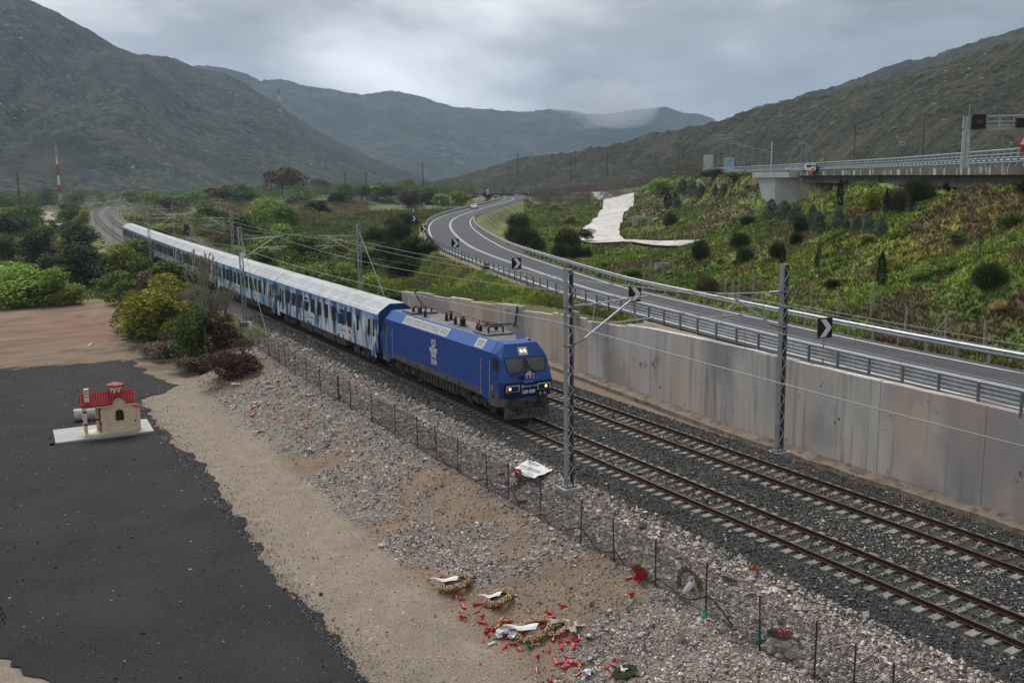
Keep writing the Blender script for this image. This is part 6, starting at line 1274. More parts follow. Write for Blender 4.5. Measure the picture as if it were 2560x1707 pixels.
for i, q in enumerate(CAND):
    o = obj('grave_candle', cand_me, None, (q[0], q[1], q[2]+.035), (random.uniform(-.5, .5), random.uniform(-.35, .35), random.uniform(0, 6.28))); s = random.uniform(1.1, 1.6); o.scale = (s, s, s)
    REF = [((-10.59, 29.88, -2.69), 'left of the round golden wreath'), ((-10.62, 27.83, -2.81), 'around the white cloth and orange wrapping'), ((-8.63, 26.97, -2.17), 'in the small pile above the long white tissue'), ((-8.71, 25.09, -2.27), 'in the pile left of the green posy'), ((-10.31, 26.28, -2.80), 'below the white ribbon of the heap wreath'), ((-9.45, 24.18, -2.57), 'scattered below the main heap'), ((-8.77, 23.18, -2.37), 'scattered between the heap and the green leaf wreath'), ((-5.73, 25.96, -1.25), 'beside the crimson bouquets'), ((-10.30, 31.50, -2.52), 'close to the uppermost oval wreath'), ((-9.10, 63.65, -2.47), 'in the far cluster on the upper slope'), ((-8.46, 58.40, -2.19), 'strewn below the far cluster on the upper slope'), ((-9.31, 44.23, -2.51), 'lying alone on the middle of the slope')]
    ref = min(REF, key=lambda r: hypot(r[0][0]-q[0], r[0][1]-q[1]))[1]
    tag(o, 'red plastic candle '+ref, 'candle', 'red candles '+ref)
def nrmat(q):
    e = .3; zx = (zat(q[0]+e, q[1])-zat(q[0]-e, q[1]))/(2*e); zy = (zat(q[0], q[1]+e)-zat(q[0], q[1]-e))/(2*e)
    return Vector((-zx, -zy, 1)).to_track_quat('Z', 'Y').to_euler()
def wreath(q, r, label, ribbon_, col=mGold, bead=True, stretch=1.25, rot=.9, up=False):
    t = thing('wreath', label, 'wreath', (q[0], q[1], q[2]+.05)); e = nrmat(q) if not up else Vector((-1, -.5, .9)).to_track_quat('Z', 'Y').to_euler(); t.rotation_euler = e; t.scale = (1.25, 1.25, 1.25)
    b = MB(); n = 26; rows = []
    for k in range(n+1):
        a = 2*pi*k/n; cx = r*cos(a)*stretch; cy = r*sin(a); c_, s_ = cos(rot), sin(rot); X_, Y_ = cx*c_-cy*s_, cx*s_+cy*c_; rd = Vector((X_, Y_, 0)).normalized(); w = r*.30*(.8+.2*sin(k*5.1))
        rows.append([Vector((X_, Y_, .0))+rd*w*cos(p*2*pi/7)+Vector((0, 0, w*.8*sin(p*2*pi/7)+w*.5)) for p in range(8)])
    b.grid(rows); b.build('wreath_ring', col, t)
    b = MB(); 
    for k in range(150):
        a = random.uniform(0, 2*pi); p = random.uniform(.2, 2.6); cx = r*cos(a)*stretch; cy = r*sin(a); c_, s_ = cos(rot), sin(rot); X_, Y_ = cx*c_-cy*s_, cx*s_+cy*c_; rd = Vector((X_, Y_, 0)).normalized(); w = r*.34
        c = Vector((X_, Y_, 0))+rd*w*cos(p)+Vector((0, 0, w*.8*sin(p)+w*.5)); s_z = .021 if bead else .024
        b.lathe(c, [(.002, -s_z), (s_z, 0), (.002, s_z)], 5)
    tag(b.build('beads' if bead else 'leaves', mPearl if bead else mGrn, t), kind='stuff')
    if ribbon_:
        b = MB(); a0, L_ = ribbon_; d = Vector((cos(a0), sin(a0), 0)); n_ = Vector((-d.y, d.x, 0)); rows = []
        for k in range(9): u = k/8; c = d*(L_*u-r*.4)+Vector((0, 0, r*.55+.03*sin(u*9)))+n_*.05*sin(u*5); w = r*(.20+.12*sin(u*4+1)); rows.append([c-n_*w, c+Vector((0, 0, .02)), c+n_*w])
        b.grid(rows); b.build('ribbon', mCloth, t)
    return t
wreath((-10.03, 31.40, -2.42), .36, 'oval beaded wreath with a long white ribbon, uppermost of the wreaths on the gravel', (3.9, .95))
wreath((-9.31, 29.23, -2.37), .34, 'round golden beaded wreath with a white ribbon across it, middle of the gravel slope', (4.1, .8), rot=.9, stretch=1.15)
wreath((-9.38, 26.53, -2.45), .36, 'oval beaded wreath in the densest heap of candles, white ribbon at its lower left', (3.75, 1.15), stretch=1.35)
wreath((-8.86, 25.94, -2.23), .22, 'small brown wreath under crumpled white film in the heap of candles', None)
wreath((-4.66, 24.21, -1.07), .27, 'brown dried wreath leaning on the fence with a long white ribbon', (4.2, 1.3), bead=False, rot=2.2, stretch=1.9, up=True)
wreath((-8.66, 22.40, -2.28), .24, 'green leaf wreath with red and silver bits at the bottom edge of the picture', (4.0, .3), col=mGrn, bead=False, stretch=1.)
def rag(name, q, s, mat, label, cat, n=5, hgt=.12, rz=None):
    rz = random.uniform(0, 6.28) if rz is None else rz; b = MB(); rows = []
    for i in range(n+1): rows.append([Vector(((i/n-.5)*s[0]+random.uniform(-.04, .04), (j/n-.5)*s[1]*(.6+.4*sin(i*1.7+1))+random.uniform(-.03, .03), random.uniform(0, hgt)+.03)) for j in range(n+1)])
    b.grid(rows); return tag(b.build(name, mat, None, tuple(q), (0, 0, rz)), label, cat)
rag('white_cloth', (-10.31, 27.41, -2.68), (.45, .5), mCloth, 'crumpled white cloth left of the densest heap of candles', 'cloth')
rag('plastic_film', (-10.14, 27.18, -2.66), (.6, .6), mFilm, 'crumpled transparent film just right of the white cloth in the candle heap', 'plastic film', hgt=.2)
rag('plastic_film', (-9.67, 27.40, -2.58), (.4, .4), mFilm, 'small knot of transparent film above the white ribbon in the heap', 'plastic film')
rag('white_tissue', (-8.60, 26.12, -2.12), (.8, .3), mCloth, 'long torn white tissue above the small brown wreath', 'tissue', rz=-.3)
rag('plastic_film', (-8.46, 25.46, -2.07), (.7, .5), M('tan wrapping', (.42, .33, .22), (.5, .45, .4), 6, .5), 'pale tan flower wrapping at the upper right of the candle heap', 'wrapping')
rag('orange_wrap', (-9.92, 28.09, -2.67), (.85, .28), M('orange wrapping', (.55, .24, .10), (.42, .2, .1), 5, .6), 'orange flower wrapping lying above the white cloth', 'wrapping', rz=.5)
rag('red_paper', (-10.80, 29.25, -2.74), (.30, .2), mRed, 'bright red paper lying lowest left of all the candles', 'paper', rz=2.2)
rag('green_plastic', (-9.83, 26.17, -2.68), (.3, .35), M('green plastic', (.03, .30, .10), None, rough=.4), 'bright green plastic piece beside the white ribbon', 'plastic')
rag('pink_petals', (-9.69, 26.06, -2.62), (.3, .3), M('pink cloth', (.55, .25, .26), None, rough=.8), 'pale pink cloth flower beside the green plastic', 'cloth flower')
rag('white_bag', (-8.85, 23.94, -2.37), (.42, .3), mFilm, 'greyish white plastic bag with a red tip right of the candles', 'plastic bag')
rag('paper_fan', (-9.23, 23.43, -2.50), (.45, .35), mCloth, 'white paper cone lying near the bottom edge right of the candles', 'paper')
rag('paper_strip', (-9.44, 23.40, -2.62), (.6, .12), mCloth, 'thin white paper strip below the white paper cone', 'paper', rz=.6)
rag('tan_bouquet', (-8.40, 21.96, -2.17), (.35, .35), M('straw', (.45, .32, .18), (.6, .55, .45), 9, .9), 'straw coloured bouquet right of the green wreath', 'bouquet', hgt=.25)
tag(MB().lathe((0, 0, 0), [(.05, -.14), (.05, .14)], 10, 'x').build('white_tube', mCloth, None, tuple(Vector((-10.78, 27.13, -2.79))+Vector((0, 0, .05))), (0, 0, .15)), 'short white cylinder lying lower left of the white cloth', 'tube')
q = (-8.47, 24.69, -2.11); t = thing('flower_posy', 'small green posy with one round white flower right of the candle heap', 'flowers', tuple(q))
MB().lathe((0, 0, .12), [(.01, -.07), (.07, -.03), (.07, .03), (.01, .07)], 10).build('white_flower', mCloth, t)
b = MB()
for k in range(60): a = random.uniform(0, 6.28); r_ = random.uniform(.05, .28); b.tube((0, 0, .02), (r_*cos(a), r_*sin(a)-.05, random.uniform(.02, .14)), .012, 3, .002)
b.build('leaves', mGrn, t, kind='stuff')
def bouquet(q, label, col, cone, hh=.5):
    t = thing('bouquet', label, 'bouquet', tuple(q)); b = MB()
    for k in range(90): a = random.uniform(0, 6.28); r_ = random.uniform(.02, .22); b.tube((0, 0, .1), (r_*cos(a), r_*sin(a), hh*random.uniform(.6, 1)), .006, 3, .022)
    b.build('dried_flowers', col, t, kind='stuff')
    b = MB(); rows = []
    for (r_, z_) in ((.03, -.05), (.10, .15), (.20, .32)): rows.append([(r_*cos(a*pi/6)*(1+.2*(a % 2)), r_*sin(a*pi/6), z_+.03*(a % 3)) for a in range(10)])
    b.grid(rows); b.build('wrapper', cone, t); t.rotation_euler = (random.uniform(-.5, .5), random.uniform(-.4, .4), 0); return t
mRedP = M('crimson paper', (.62, .02, .06), (.5, .02, .04), 5, .6)
bouquet((-5.44, 26.14, -1.16), 'withered bouquet in shiny crimson paper left of the fence', mGold, mRedP, .45)
bouquet((-5.47, 25.91, -1.20), 'second withered stem bundle in crimson paper touching the first', mGold, mRedP, .35)
bouquet((-2.86, 23.20, -0.80), 'dried orange bouquet with white paper tail behind the fence, left of two', mOrange, mCloth)
bouquet((-2.46, 22.20, -0.80), 'dried orange bouquet with white bow behind the fence, close to the dark ballast', mOrange, mCloth, .4)
bouquet((-2.51, 22.53, -0.80), 'low spread of dried orange stalks between two bouquets behind the fence', mOrange, mOrange, .3)
q = Vector((-4.48, 36.88, -1.00)); t = bouquet(q+Vector((.25, .3, 0)), 'wide rusty dried bouquet below the left corner of the white banner', mOrange, mOrange, .55); t.scale = (2, 2, 1.1)
t = thing('plush_toy', 'small white plush toy sitting on the fence at the corner of the banner', 'soft toy', tuple(q+Vector((0, -.1, .35))))
MB().lathe((0, 0, 0), [(.02, -.18), (.12, -.12), (.13, 0), (.05, .12)], 10).build('body', mCloth, t); MB().lathe((0, 0, .2), [(.02, -.11), (.1, -.05), (.1, .04), (.02, .1)], 10).build('head', mCloth, t)
for sx in (-1, 1): MB().tube((sx*.1, 0, .04), (sx*.17, -.1, -.06), .045, 7, .035).build('arm', mCloth, t); MB().tube((sx*.07, -.02, -.14), (sx*.11, -.18, -.2), .05, 7, .04).build('leg', mCloth, t); MB().lathe((sx*.07, 0, .3), [(.01, -.03), (.035, 0), (.01, .03)], 7).build('ear', mCloth, t)
rag('red_flower', q+Vector((.45, .35, .5)), (.4, .3), mRed, 'bright red cloth flower over the lower left corner of the banner', 'cloth flower')
rag('white_rag', Vector((-4.86, 36.94, -1.10)), (.5, .3), mCloth, 'white rag at the foot of the fence below the plush toy', 'cloth')
# banner with handwritten Greek words
BA, BB, BC, BD_ = [Vector(p) for p in ((-4.04, 37.61, -0.55), (-2.68, 38.63, -0.45), (-2.45, 36.55, -0.42), (-3.76, 36.09, -0.55))]
bn = thing('banner', 'white cloth banner with black and red handwriting spread on the gravel', 'banner', tuple(BA)); cc = (BA+BB+BC+BD_)/4
N_ = 10; rows = []
for i in range(N_+1):
    u = i/N_; rows.append([])
    for j in range(N_+1):
        v = j/N_; p = (BA*(1-u)+BD_*u)*(1-v)+(BB*(1-u)+BC*u)*v-BA; p.z += .03*sin(u*7+v*5)+.02*sin(v*11); 
        if i in (0, N_) or j in (0, N_): p += Vector((random.uniform(-.03, .03), random.uniform(-.03, .03), 0))
        rows[-1].append(p)
MB().grid(rows).build('cloth', mCloth, bn)
eu = (BD_-BA).normalized(); ev = (BB-BA); ev = (ev-eu*ev.dot(eu)).normalized(); en = eu.cross(ev); Rm = Matrix((eu, ev, en)).transposed().to_euler()
mid = lambda u, v: (BA*(1-u)+BD_*u)*(1-v)+(BB*(1-u)+BC*u)*v-BA+en*.07
Lb = (BD_-BA).length; print('banner', Lb, (BB-BA).length, en[:])
def btext(body, u, v, size, mat):
    o = text('handwriting', body, size, bn, mid(u, v), Rm, mat, .62); return o
mInk = M('black ink', (.015, .015, .02), None, rough=.7); mInkR = M('red ink', (.45, .01, .02), None, rough=.7)
btext('πάρε με', .40, .80, .36, mInk); btext('ότα', .22, .42, .36, mInk); btext('Ν', .40, .45, .52, mInkR); btext('φτάσεις', .68, .42, .34, mInk); btext('γλυκιά μου', .70, .12, .16, mInk)
# figurine, box, ribbon, pots, stones
q = (-5.58, 22.45, -1.16); t = thing('green_figurine', 'little mint green seated figurine at the foot of a fence post', 'figurine', tuple(q)); mMint = M('mint glaze', (.10, .38, .22), (.07, .28, .16), 8, .4)
MB().lathe((0, 0, 0), [(.10, 0), (.12, .05), (.08, .14), (.05, .2)], 10).build('body', mMint, t); MB().lathe((0, 0, .24), [(.02, -.05), (.055, -.01), (.05, .03), (.01, .06)], 10).build('head', mMint, t); MB().tube((-.09, -.02, .08), (-.04, -.1, .03), .035).tube((.09, -.02, .08), (.04, -.1, .03), .035).build('legs', mMint, t)
q = (-5.22, 20.40, -1.20); t = thing('teal_box', 'turquoise box tilted against a fence post', 'box', tuple(q), .6); MB().box((0, 0, .14), (.24, .14, .22), M=Matrix.Rotation(.5, 3, 'Y')).build('box_body', M('turquoise card', (.10, .42, .42), (.08, .36, .36), 4, .5), t); MB().box((.05, 0, .25), (.25, .15, .015), M=Matrix.Rotation(.5, 3, 'Y')).build('lid', M('pale turquoise card', (.2, .55, .55), None, rough=.5), t)
rag('ribbon_loop', Vector((-4.58, 23.20, -1.00)), (.55, .16), M('rusty white ribbon', (.68, .62, .56), (.5, .25, .12), 4, .8), 'rust stained white ribbon hung behind the fence right of the dried wreath', 'ribbon', rz=-1.1, hgt=.2)
def pot(q, label, r_, fl, hook):
    t = thing('flower_pot', label, 'flower pot', (q[0], q[1], zat(q[0], q[1])+.22)); MB().lathe((0, 0, 0), [(r_*.72, 0), (r_, .2), (r_*1.06, .2), (r_*1.06, .235), (r_*.9, .235), (r_*.88, .2)], 14).build('pot', mWhite, t)
    b = MB(); b.path([(0, 0, .23), (.02, .02, .55), (.05, .02, .60), (.07, .02, .56)], .008, 5); b.build('hook', mWhite, t)
    b = MB()
    for k in range(110): a = random.uniform(0, 6.28); rr = random.uniform(.02, r_*1.5); p = (rr*cos(a), rr*sin(a), random.uniform(.24, .40)); b.tube((0, 0, .2), p, .006, 3, .025)
    b.build('foliage', M('pot foliage', (.05, .13, .025), (.03, .08, .02), 9, .8) if 'pot foliage' not in bpy.data.materials else bpy.data.materials['pot foliage'], t, kind='stuff')
    b = MB()
    for k in range(fl): a = random.uniform(0, 6.28); rr = random.uniform(.0, r_*1.6); b.lathe((rr*cos(a), rr*sin(a), random.uniform(.28, .46)), [(.005, -.02), (.045, 0), (.02, .03)], 6)
    b.build('blossoms', M('geranium red', (.42, .01, .015), None, rough=.6) if 'geranium red' not in bpy.data.materials else bpy.data.materials['geranium red'], t, kind='stuff')
pot((-5.21, 19.73, -1.02), 'white pot with few red flowers, left of the two pots on the stones', .15, 9, 1)
pot((-5.14, 19.40, -1.02), 'white pot crowded with dark red flowers, right of the two pots on the stones', .17, 34, 1)
SP = [(s, q) for s, q in zip([.22, .26, .2, .24, .2, .18, .22, .2, .24, .18, .2, .3], [(-5.30, 20.01, -1.25), (-5.31, 19.67, -1.19), (-5.18, 19.51, -1.13), (-5.06, 19.35, -1.12), (-5.37, 19.35, -1.19), (-4.96, 19.18, -1.12), (-4.99, 18.95, -1.11), (-5.06, 20.04, -1.17), (-5.10, 18.46, -1.18), (-5.17, 18.67, -1.16), (-5.40, 18.31, -1.21), (-5.19, 19.09, -1.15)])]
for k, (s, q) in enumerate(SP):
    b = MB(); rows = []; nn = 7
    b.lathe((0, 0, 0), [(s*.3, -s*.35), (s*.62, -s*.1), (s*.6, s*.15), (s*.32, s*.38), (.01, s*.42)], nn); b.v = [tuple(c*random.uniform(.8, 1.18) for c in v) for v in b.v]
    o = b.build('boulder', M('pale limestone', (.50, .43, .36), (.34, .29, .25), 3, .9, bump=.5, rand=.2) if k == 0 else bpy.data.materials['pale limestone'], None, (q[0], q[1], q[2]+s*.25), (random.uniform(-.4, .4), random.uniform(-.4, .4), random.uniform(0, 6)))
    tag(o, 'pale limestone boulder in the short row holding up the two flower pots', 'boulder', 'boulders under the flower pots')
# litter farther up the slope and on the lot
for q, l, s in (((-8.61, 71.26, -2.04), 'torn white plastic caught on the upper slope under the reddish shrub', .7), ((-7.18, 67.32, -1.73), 'torn white plastic with a red corner on the upper slope', .6), ((-9.74, 66.74, -2.62), 'small white rag left of the far candles', .35), ((-8.41, 65.70, -2.35), 'white plastic heap among the far candles', .7), ((-15.34, 100.35, -2.55), 'white plastic lump at the far edge of the asphalt', .8), ((-12.26, 101.95, -2.51), 'torn white rag beside the bushes beyond the asphalt', 1.0), ((-9.08, 51.91, -2.30), 'thin white strip alone on the middle of the brown slope', .4), ((-11.41, 75.44, -2.77), 'small white paper on the sandy ground below the shrub', .3)):
    rag('white_litter', q, (s, s*.5), mCloth, l, 'litter', hgt=.15)
q = (-10.28, 58.70, -2.61); t = thing('flower_posy', 'pale flowers with green leaves low on the upper slope', 'flowers', tuple(q)); b = MB()
for k in range(14): b.lathe((random.uniform(-.3, .2), random.uniform(-.2, .2), random.uniform(.05, .2)), [(.01, -.04), (.06, 0), (.01, .05)], 6)
b.build('blossoms', M('cream petals', (.62, .60, .42), None, rough=.8), t, kind='stuff'); b = MB()
for k in range(50): a = random.uniform(-1, 1.2); r_ = random.uniform(.1, .45); b.tube((0, 0, .02), (r_*cos(a), r_*sin(a), random.uniform(.02, .2)), .014, 3, .002)
b.build('leaves', mGrn, t, kind='stuff')
for s_, lab in (((607, 560), ''),):
    pass
q1 = FPT[min(range(len(FPT)), key=lambda i: abs(FPT[i][1]-66))]; 
for yy, lab in ((80.5, 'red candle tied to a fence post beside the first coach'), (61.5, 'red candle tied to a fence post beside the locomotive')):
    pp = min(FPT, key=lambda p: abs(p[1]-yy)); o = obj('tied_candle', cand_me, None, (pp[0]-.05, pp[1]-.05, pp[2]+.75), (0, pi/2, 0)); o.scale = (1.6, 1.6, 1.6); tag(o, lab, 'candle')
# tripod leg group at the left edge
q = (-24.96, 37.87, -2.74); t = thing('black_tripod', 'black tripod cut off by the left edge of the picture', 'tripod', (q[0]-.55, q[1]+.3, -2.74)); 
for a, b_ in (((0, 0, 1.5), (.55, -.2, 0)), ((0, 0, 1.5), (.50, -.75, 0)), ((0, 0, 1.5), (-.6, .2, 0))): MB().tube(a, Vector(a).lerp(Vector(b_), .55), .03).tube(Vector(a).lerp(Vector(b_), .5), b_, .02).build('leg', mBlack, t)
MB().tube((0, 0, 1.2), (0, 0, 1.65), .035).box((0, 0, 1.72), (.14, .14, .12)).build('head', mBlack, t); MB().tube((.15, -.1, .95), (.3, -.35, .8), .012).build('brace', mBlack, t)

# ---------------------------------------------------------------- plants
rng = np.random.default_rng(77)
def leafmat(name, c1, c2, c3=None, rand=.18): return M(name, c1, c2, 1.6, .8, rand=rand, c3=c3, sc3=3.0, lo=.35, hi=.62, spec=.15, det=3)
LM = dict(olive=leafmat('grey olive leaves', (0.102, 0.116, 0.061), (0.051, 0.062, 0.035), (0.160, 0.174, 0.109)), mid=leafmat('mid green leaves', (0.145, 0.214, 0.047), (0.077, 0.129, 0.032), (0.240, 0.290, 0.072)),
 bright=leafmat('fresh light leaves', (0.290, 0.445, 0.079), (0.155, 0.256, 0.047), (0.445, 0.564, 0.128)), yell=leafmat('yellow green leaves', (0.290, 0.300, 0.045), (0.145, 0.171, 0.035), (0.427, 0.376, 0.064)),
 broom=leafmat('dark broom stems', (0.061, 0.087, 0.032), (0.038, 0.052, 0.022), (0.102, 0.131, 0.043)), blue=leafmat('grey green needles', (.13, .175, .125), (.075, .105, .08), (.2, .25, .18)),
 cyp=leafmat('cypress green', (0.032, 0.052, 0.023), (0.017, 0.029, 0.014), (0.058, 0.087, 0.029)), rust=leafmat('rusty new leaves', (0.217, 0.123, 0.051), (0.131, 0.087, 0.043), (0.290, 0.189, 0.072)),
 brown=leafmat('brown twigs', (0.145, 0.106, 0.072), (0.085, 0.065, 0.047), (0.223, 0.155, 0.103)), red=leafmat('reddish twigs', (.15, .075, .055), (.09, .045, .035), (.2, .11, .08)),
 grey=leafmat('grey twigs haze', (0.256, 0.248, 0.176), (0.171, 0.163, 0.120), (0.342, 0.325, 0.208)), dark=leafmat('deep green leaves', (0.051, 0.080, 0.036), (0.029, 0.043, 0.023), (0.087, 0.123, 0.043)), straw=leafmat('dry grass', (0.522, 0.420, 0.217), (0.377, 0.290, 0.145)))
def unit(n): v = rng.normal(size=(n, 3)); return v/np.linalg.norm(v, axis=1)[:, None]
def tris(C, size, nrm=None, asp=1.6, up=None):
    n = len(C); a = unit(n) if up is None else (unit(n)*(1-up)+np.array([0, 0, 1.])*up); a /= np.linalg.norm(a, axis=1)[:, None]; b = np.cross(a, unit(n)); b /= np.linalg.norm(b, axis=1)[:, None]+1e-9
    s = size if np.ndim(size) else np.full(n, size); s = s[:, None]
    return np.stack([C-a*s*asp*.5-b*s*.5, C+b*s*.45-a*s*.1, C+a*s*asp*.6], 1).reshape(-1, 3)
def crown(kind, seed, n=2600):
    global rng; rng = np.random.default_rng(seed)
    if kind in ('round', 'low', 'tree', 'dense'):
        nl = {'round': 13, 'low': 14, 'tree': 12, 'dense': 16}[kind]; L = []
        for i in range(nl):
            a = rng.uniform(0, 6.28); r = rng.uniform(.0, .30) if i else 0
            if kind == 'tree': z = rng.uniform(.42, .84); r = rng.uniform(.05, .30)*(1.1-abs(z-.6)); R = rng.uniform(.13, .22)
            elif kind in ('low', 'dense'): z = rng.uniform(.12, .5); r = rng.uniform(.1, .38); R = rng.uniform(.12, .2)
            else: z = rng.uniform(.12, .72); r = rng.uniform(.05, .30)*(1.25-z); R = rng.uniform(.16, .25)
            L.append((r*cos(a), r*sin(a), z, R))
        L = np.array(L); k = rng.integers(0, nl, n); d = unit(n); d[:, 2] = np.abs(d[:, 2])*np.where(rng.random(n) < .72, 1, -1)
        rr = L[k, 3]*rng.uniform(.55, 1.12, n)**.6; C = L[k, :3]+d*rr[:, None]; C[:, 2] = np.where(C[:, 2] < 0.02, rng.uniform(.02, .15, n), C[:, 2]); C[:, 2] /= max(C[:, 2].max(), .01)
        return tris(C, rng.uniform(.022, .052, n))
    if kind == 'broom':
        u_ = unit(n); r = rng.random(n)**.35; bl = (.80+.35*vnoise(u_[:, 0]*3+seed, u_[:, 1]*3+u_[:, 2]*2, seed))*r; d = np.array([0, 0, .44])+u_*np.array([.5, .5, .55])*bl[:, None]; d[:, 2] = np.maximum(d[:, 2], .02)
        C = d; ax = d*np.array([1.2, 1.2, 1.]); ax /= np.linalg.norm(ax, axis=1)[:, None]; b = np.cross(ax, unit(n)); b /= np.linalg.norm(b, axis=1)[:, None]; s = rng.uniform(.05, .12, n)[:, None]
        return np.stack([C-ax*s-b*.008, C-ax*s+b*.008, C+ax*s], 1).reshape(-1, 3)
    if kind == 'cypress':
        z = rng.random(n)**.9; a = rng.uniform(0, 6.28, n); R = .46*np.sin(np.clip(z*1.05+.06, 0, 1)*pi)**.55*(1-z*.35); R *= rng.uniform(.55, 1.05, n); C = np.stack([R*np.cos(a), R*np.sin(a), z*.97], 1); C[:, 0:2] *= (.9+.25*vnoise(z*9, a*1.5, seed))[:, None]
        t = tris(C, rng.uniform(.03, .06, n), up=.7); return t
    if kind == 'juniper':
        z = rng.random(n)**1.1; a = rng.uniform(0, 6.28, n); R = .5*(1-z)**.55*(.45+.9*vnoise(a*1.6+seed, z*5, seed))*np.minimum(1, z*6+.5); R *= rng.uniform(.5, 1.05, n); C = np.stack([R*np.cos(a), R*np.sin(a), z*.96+.03], 1); return tris(C, rng.uniform(.03, .065, n), up=.35)
    if kind == 'tuft':
        a = rng.uniform(0, 6.28, n); th = rng.uniform(.05, 1.25, n); L_ = rng.uniform(.6, 1., n); base = np.stack([.06*np.cos(a), .06*np.sin(a), np.zeros(n)], 1); tip = base+np.stack([np.sin(th)*np.cos(a)*.6, np.sin(th)*np.sin(a)*.6, np.cos(th)*.9], 1)*L_[:, None]; b = np.stack([-np.sin(a), np.cos(a), np.zeros(n)], 1)*.012
        return np.stack([base-b, base+b, tip], 1).reshape(-1, 3)
def cmesh(kind, seed, mat, n=2600):
    V = crown(kind, seed, n)
    if kind != 'tuft': r_ = np.percentile(np.abs(V[:, 0]), 97), np.percentile(np.abs(V[:, 1]), 97); V[:, 0] *= .5/r_[0]; V[:, 1] *= .5/r_[1]; V[:, 2] *= 1/np.percentile(V[:, 2], 99.3)
    return mesh_np('crown', V, np.arange(len(V)).reshape(-1, 3), [mat])
def twigs(seed, mat, depth=6, spread=.5, fine=1., n0=1, rbase=.035):
    r = random.Random(seed); mb = MB()
    def br(p, d, L_, R, k):
        q = p+d*L_; mb.tube(p, q, max(R, .0065), 5 if k > 3 else 3, max(R*.68, .005), cap=False)
        if k == 0: return
        for _ in range(r.choice((2, 2, 3))):
            nd = (d+Vector((r.uniform(-1, 1), r.uniform(-1, 1), r.uniform(-.35, .7)))*spread).normalized(); br(q, nd, L_*r.uniform(.68, .88), R*.62, k-1)
    for _ in range(n0): br(Vector((0, 0, 0)), Vector((r.uniform(-.25, .25)*(n0 > 1), r.uniform(-.25, .25)*(n0 > 1), 1)).normalized(), .27, rbase/(n0**.5), depth)
    m = np.array(mb.v); zt = m[:, 2].max(); w = np.abs(m[:, :2]).max(); mb.v = [(v[0]/w*.5, v[1]/w*.5, v[2]/zt) for v in mb.v]
    return mb.mesh('branches', mat)
KINDS = {}
def kmesh(kind, mat, var):
    k = (kind, mat, var)
    if k not in KINDS:
        if kind == 'bare': KINDS[k] = twigs(100+var, LM[mat], 7, .55)
        elif kind == 'thicket': KINDS[k] = twigs(200+var, LM[mat], 5, .6, n0=7, rbase=.03)
        else: KINDS[k] = cmesh(kind, 11*var+len(kind)*7+3, LM[mat], {'dense': 6500, 'round': 3600, 'tuft': 500, 'cypress': 1600, 'juniper': 1800}.get(kind, 3000))
    return KINDS[k]
tm_ = MB(); tm_.tube((0, 0, -.05), (.01, .0, .45), .022, 6, .014).tube((.01, 0, .42), (.12, .04, .72), .012, 5, .005).tube((.01, 0, .42), (-.12, .03, .75), .012, 5, .005).tube((0, 0, .3), (.02, -.14, .66), .011, 5, .004); trunk_me = tm_.mesh('trunk', mBark)
stem_me = MB().tube((0, 0, -.05), (.02, 0, .4), .03, 6, .012).tube((0, 0, -.02), (-.12, .08, .35), .02, 5, .008).tube((0, 0, -.02), (.1, .1, .35), .02, 5, .008).mesh('stems', mBark)
vr = random.Random(5); _seen = {}
def plant(kind, mat, x, y, z, H, Wd, label, cat, group=None, twig=None):
    v = vr.randrange(3 if kind in ('round', 'low', 'tree') else 2); nm = {'tree': 'tree', 'round': 'bush', 'low': 'low_bush', 'dense': 'bare_shrub', 'broom': 'broom_bush', 'cypress': 'cypress', 'juniper': 'juniper', 'bare': 'bare_tree', 'thicket': 'bare_shrub', 'tuft': 'grass_clump'}[kind]
    t = thing(nm, label, cat, (x, y, z-.03*H), vr.uniform(0, 6.28), group)
    ww = Wd*1.05; c = obj('branches' if kind in ('bare', 'thicket') else 'crown', kmesh(kind, mat, v), t); c.scale = (ww, ww*vr.uniform(.85, 1.1), H)
    if kind in ('tree',): o = obj('trunk', trunk_me, t); o.scale = (H*1.1, H*1.1, H)
    elif kind in ('round', 'low', 'broom', 'juniper', 'cypress', 'dense'): o = obj('stems', stem_me, t); o.scale = (ww*.6, ww*.6, H*.6)
    if twig: c2 = obj('twigs', kmesh('bare', twig, v % 2), t); c2.scale = (ww*.9, ww*.9, H*1.03)
    return t
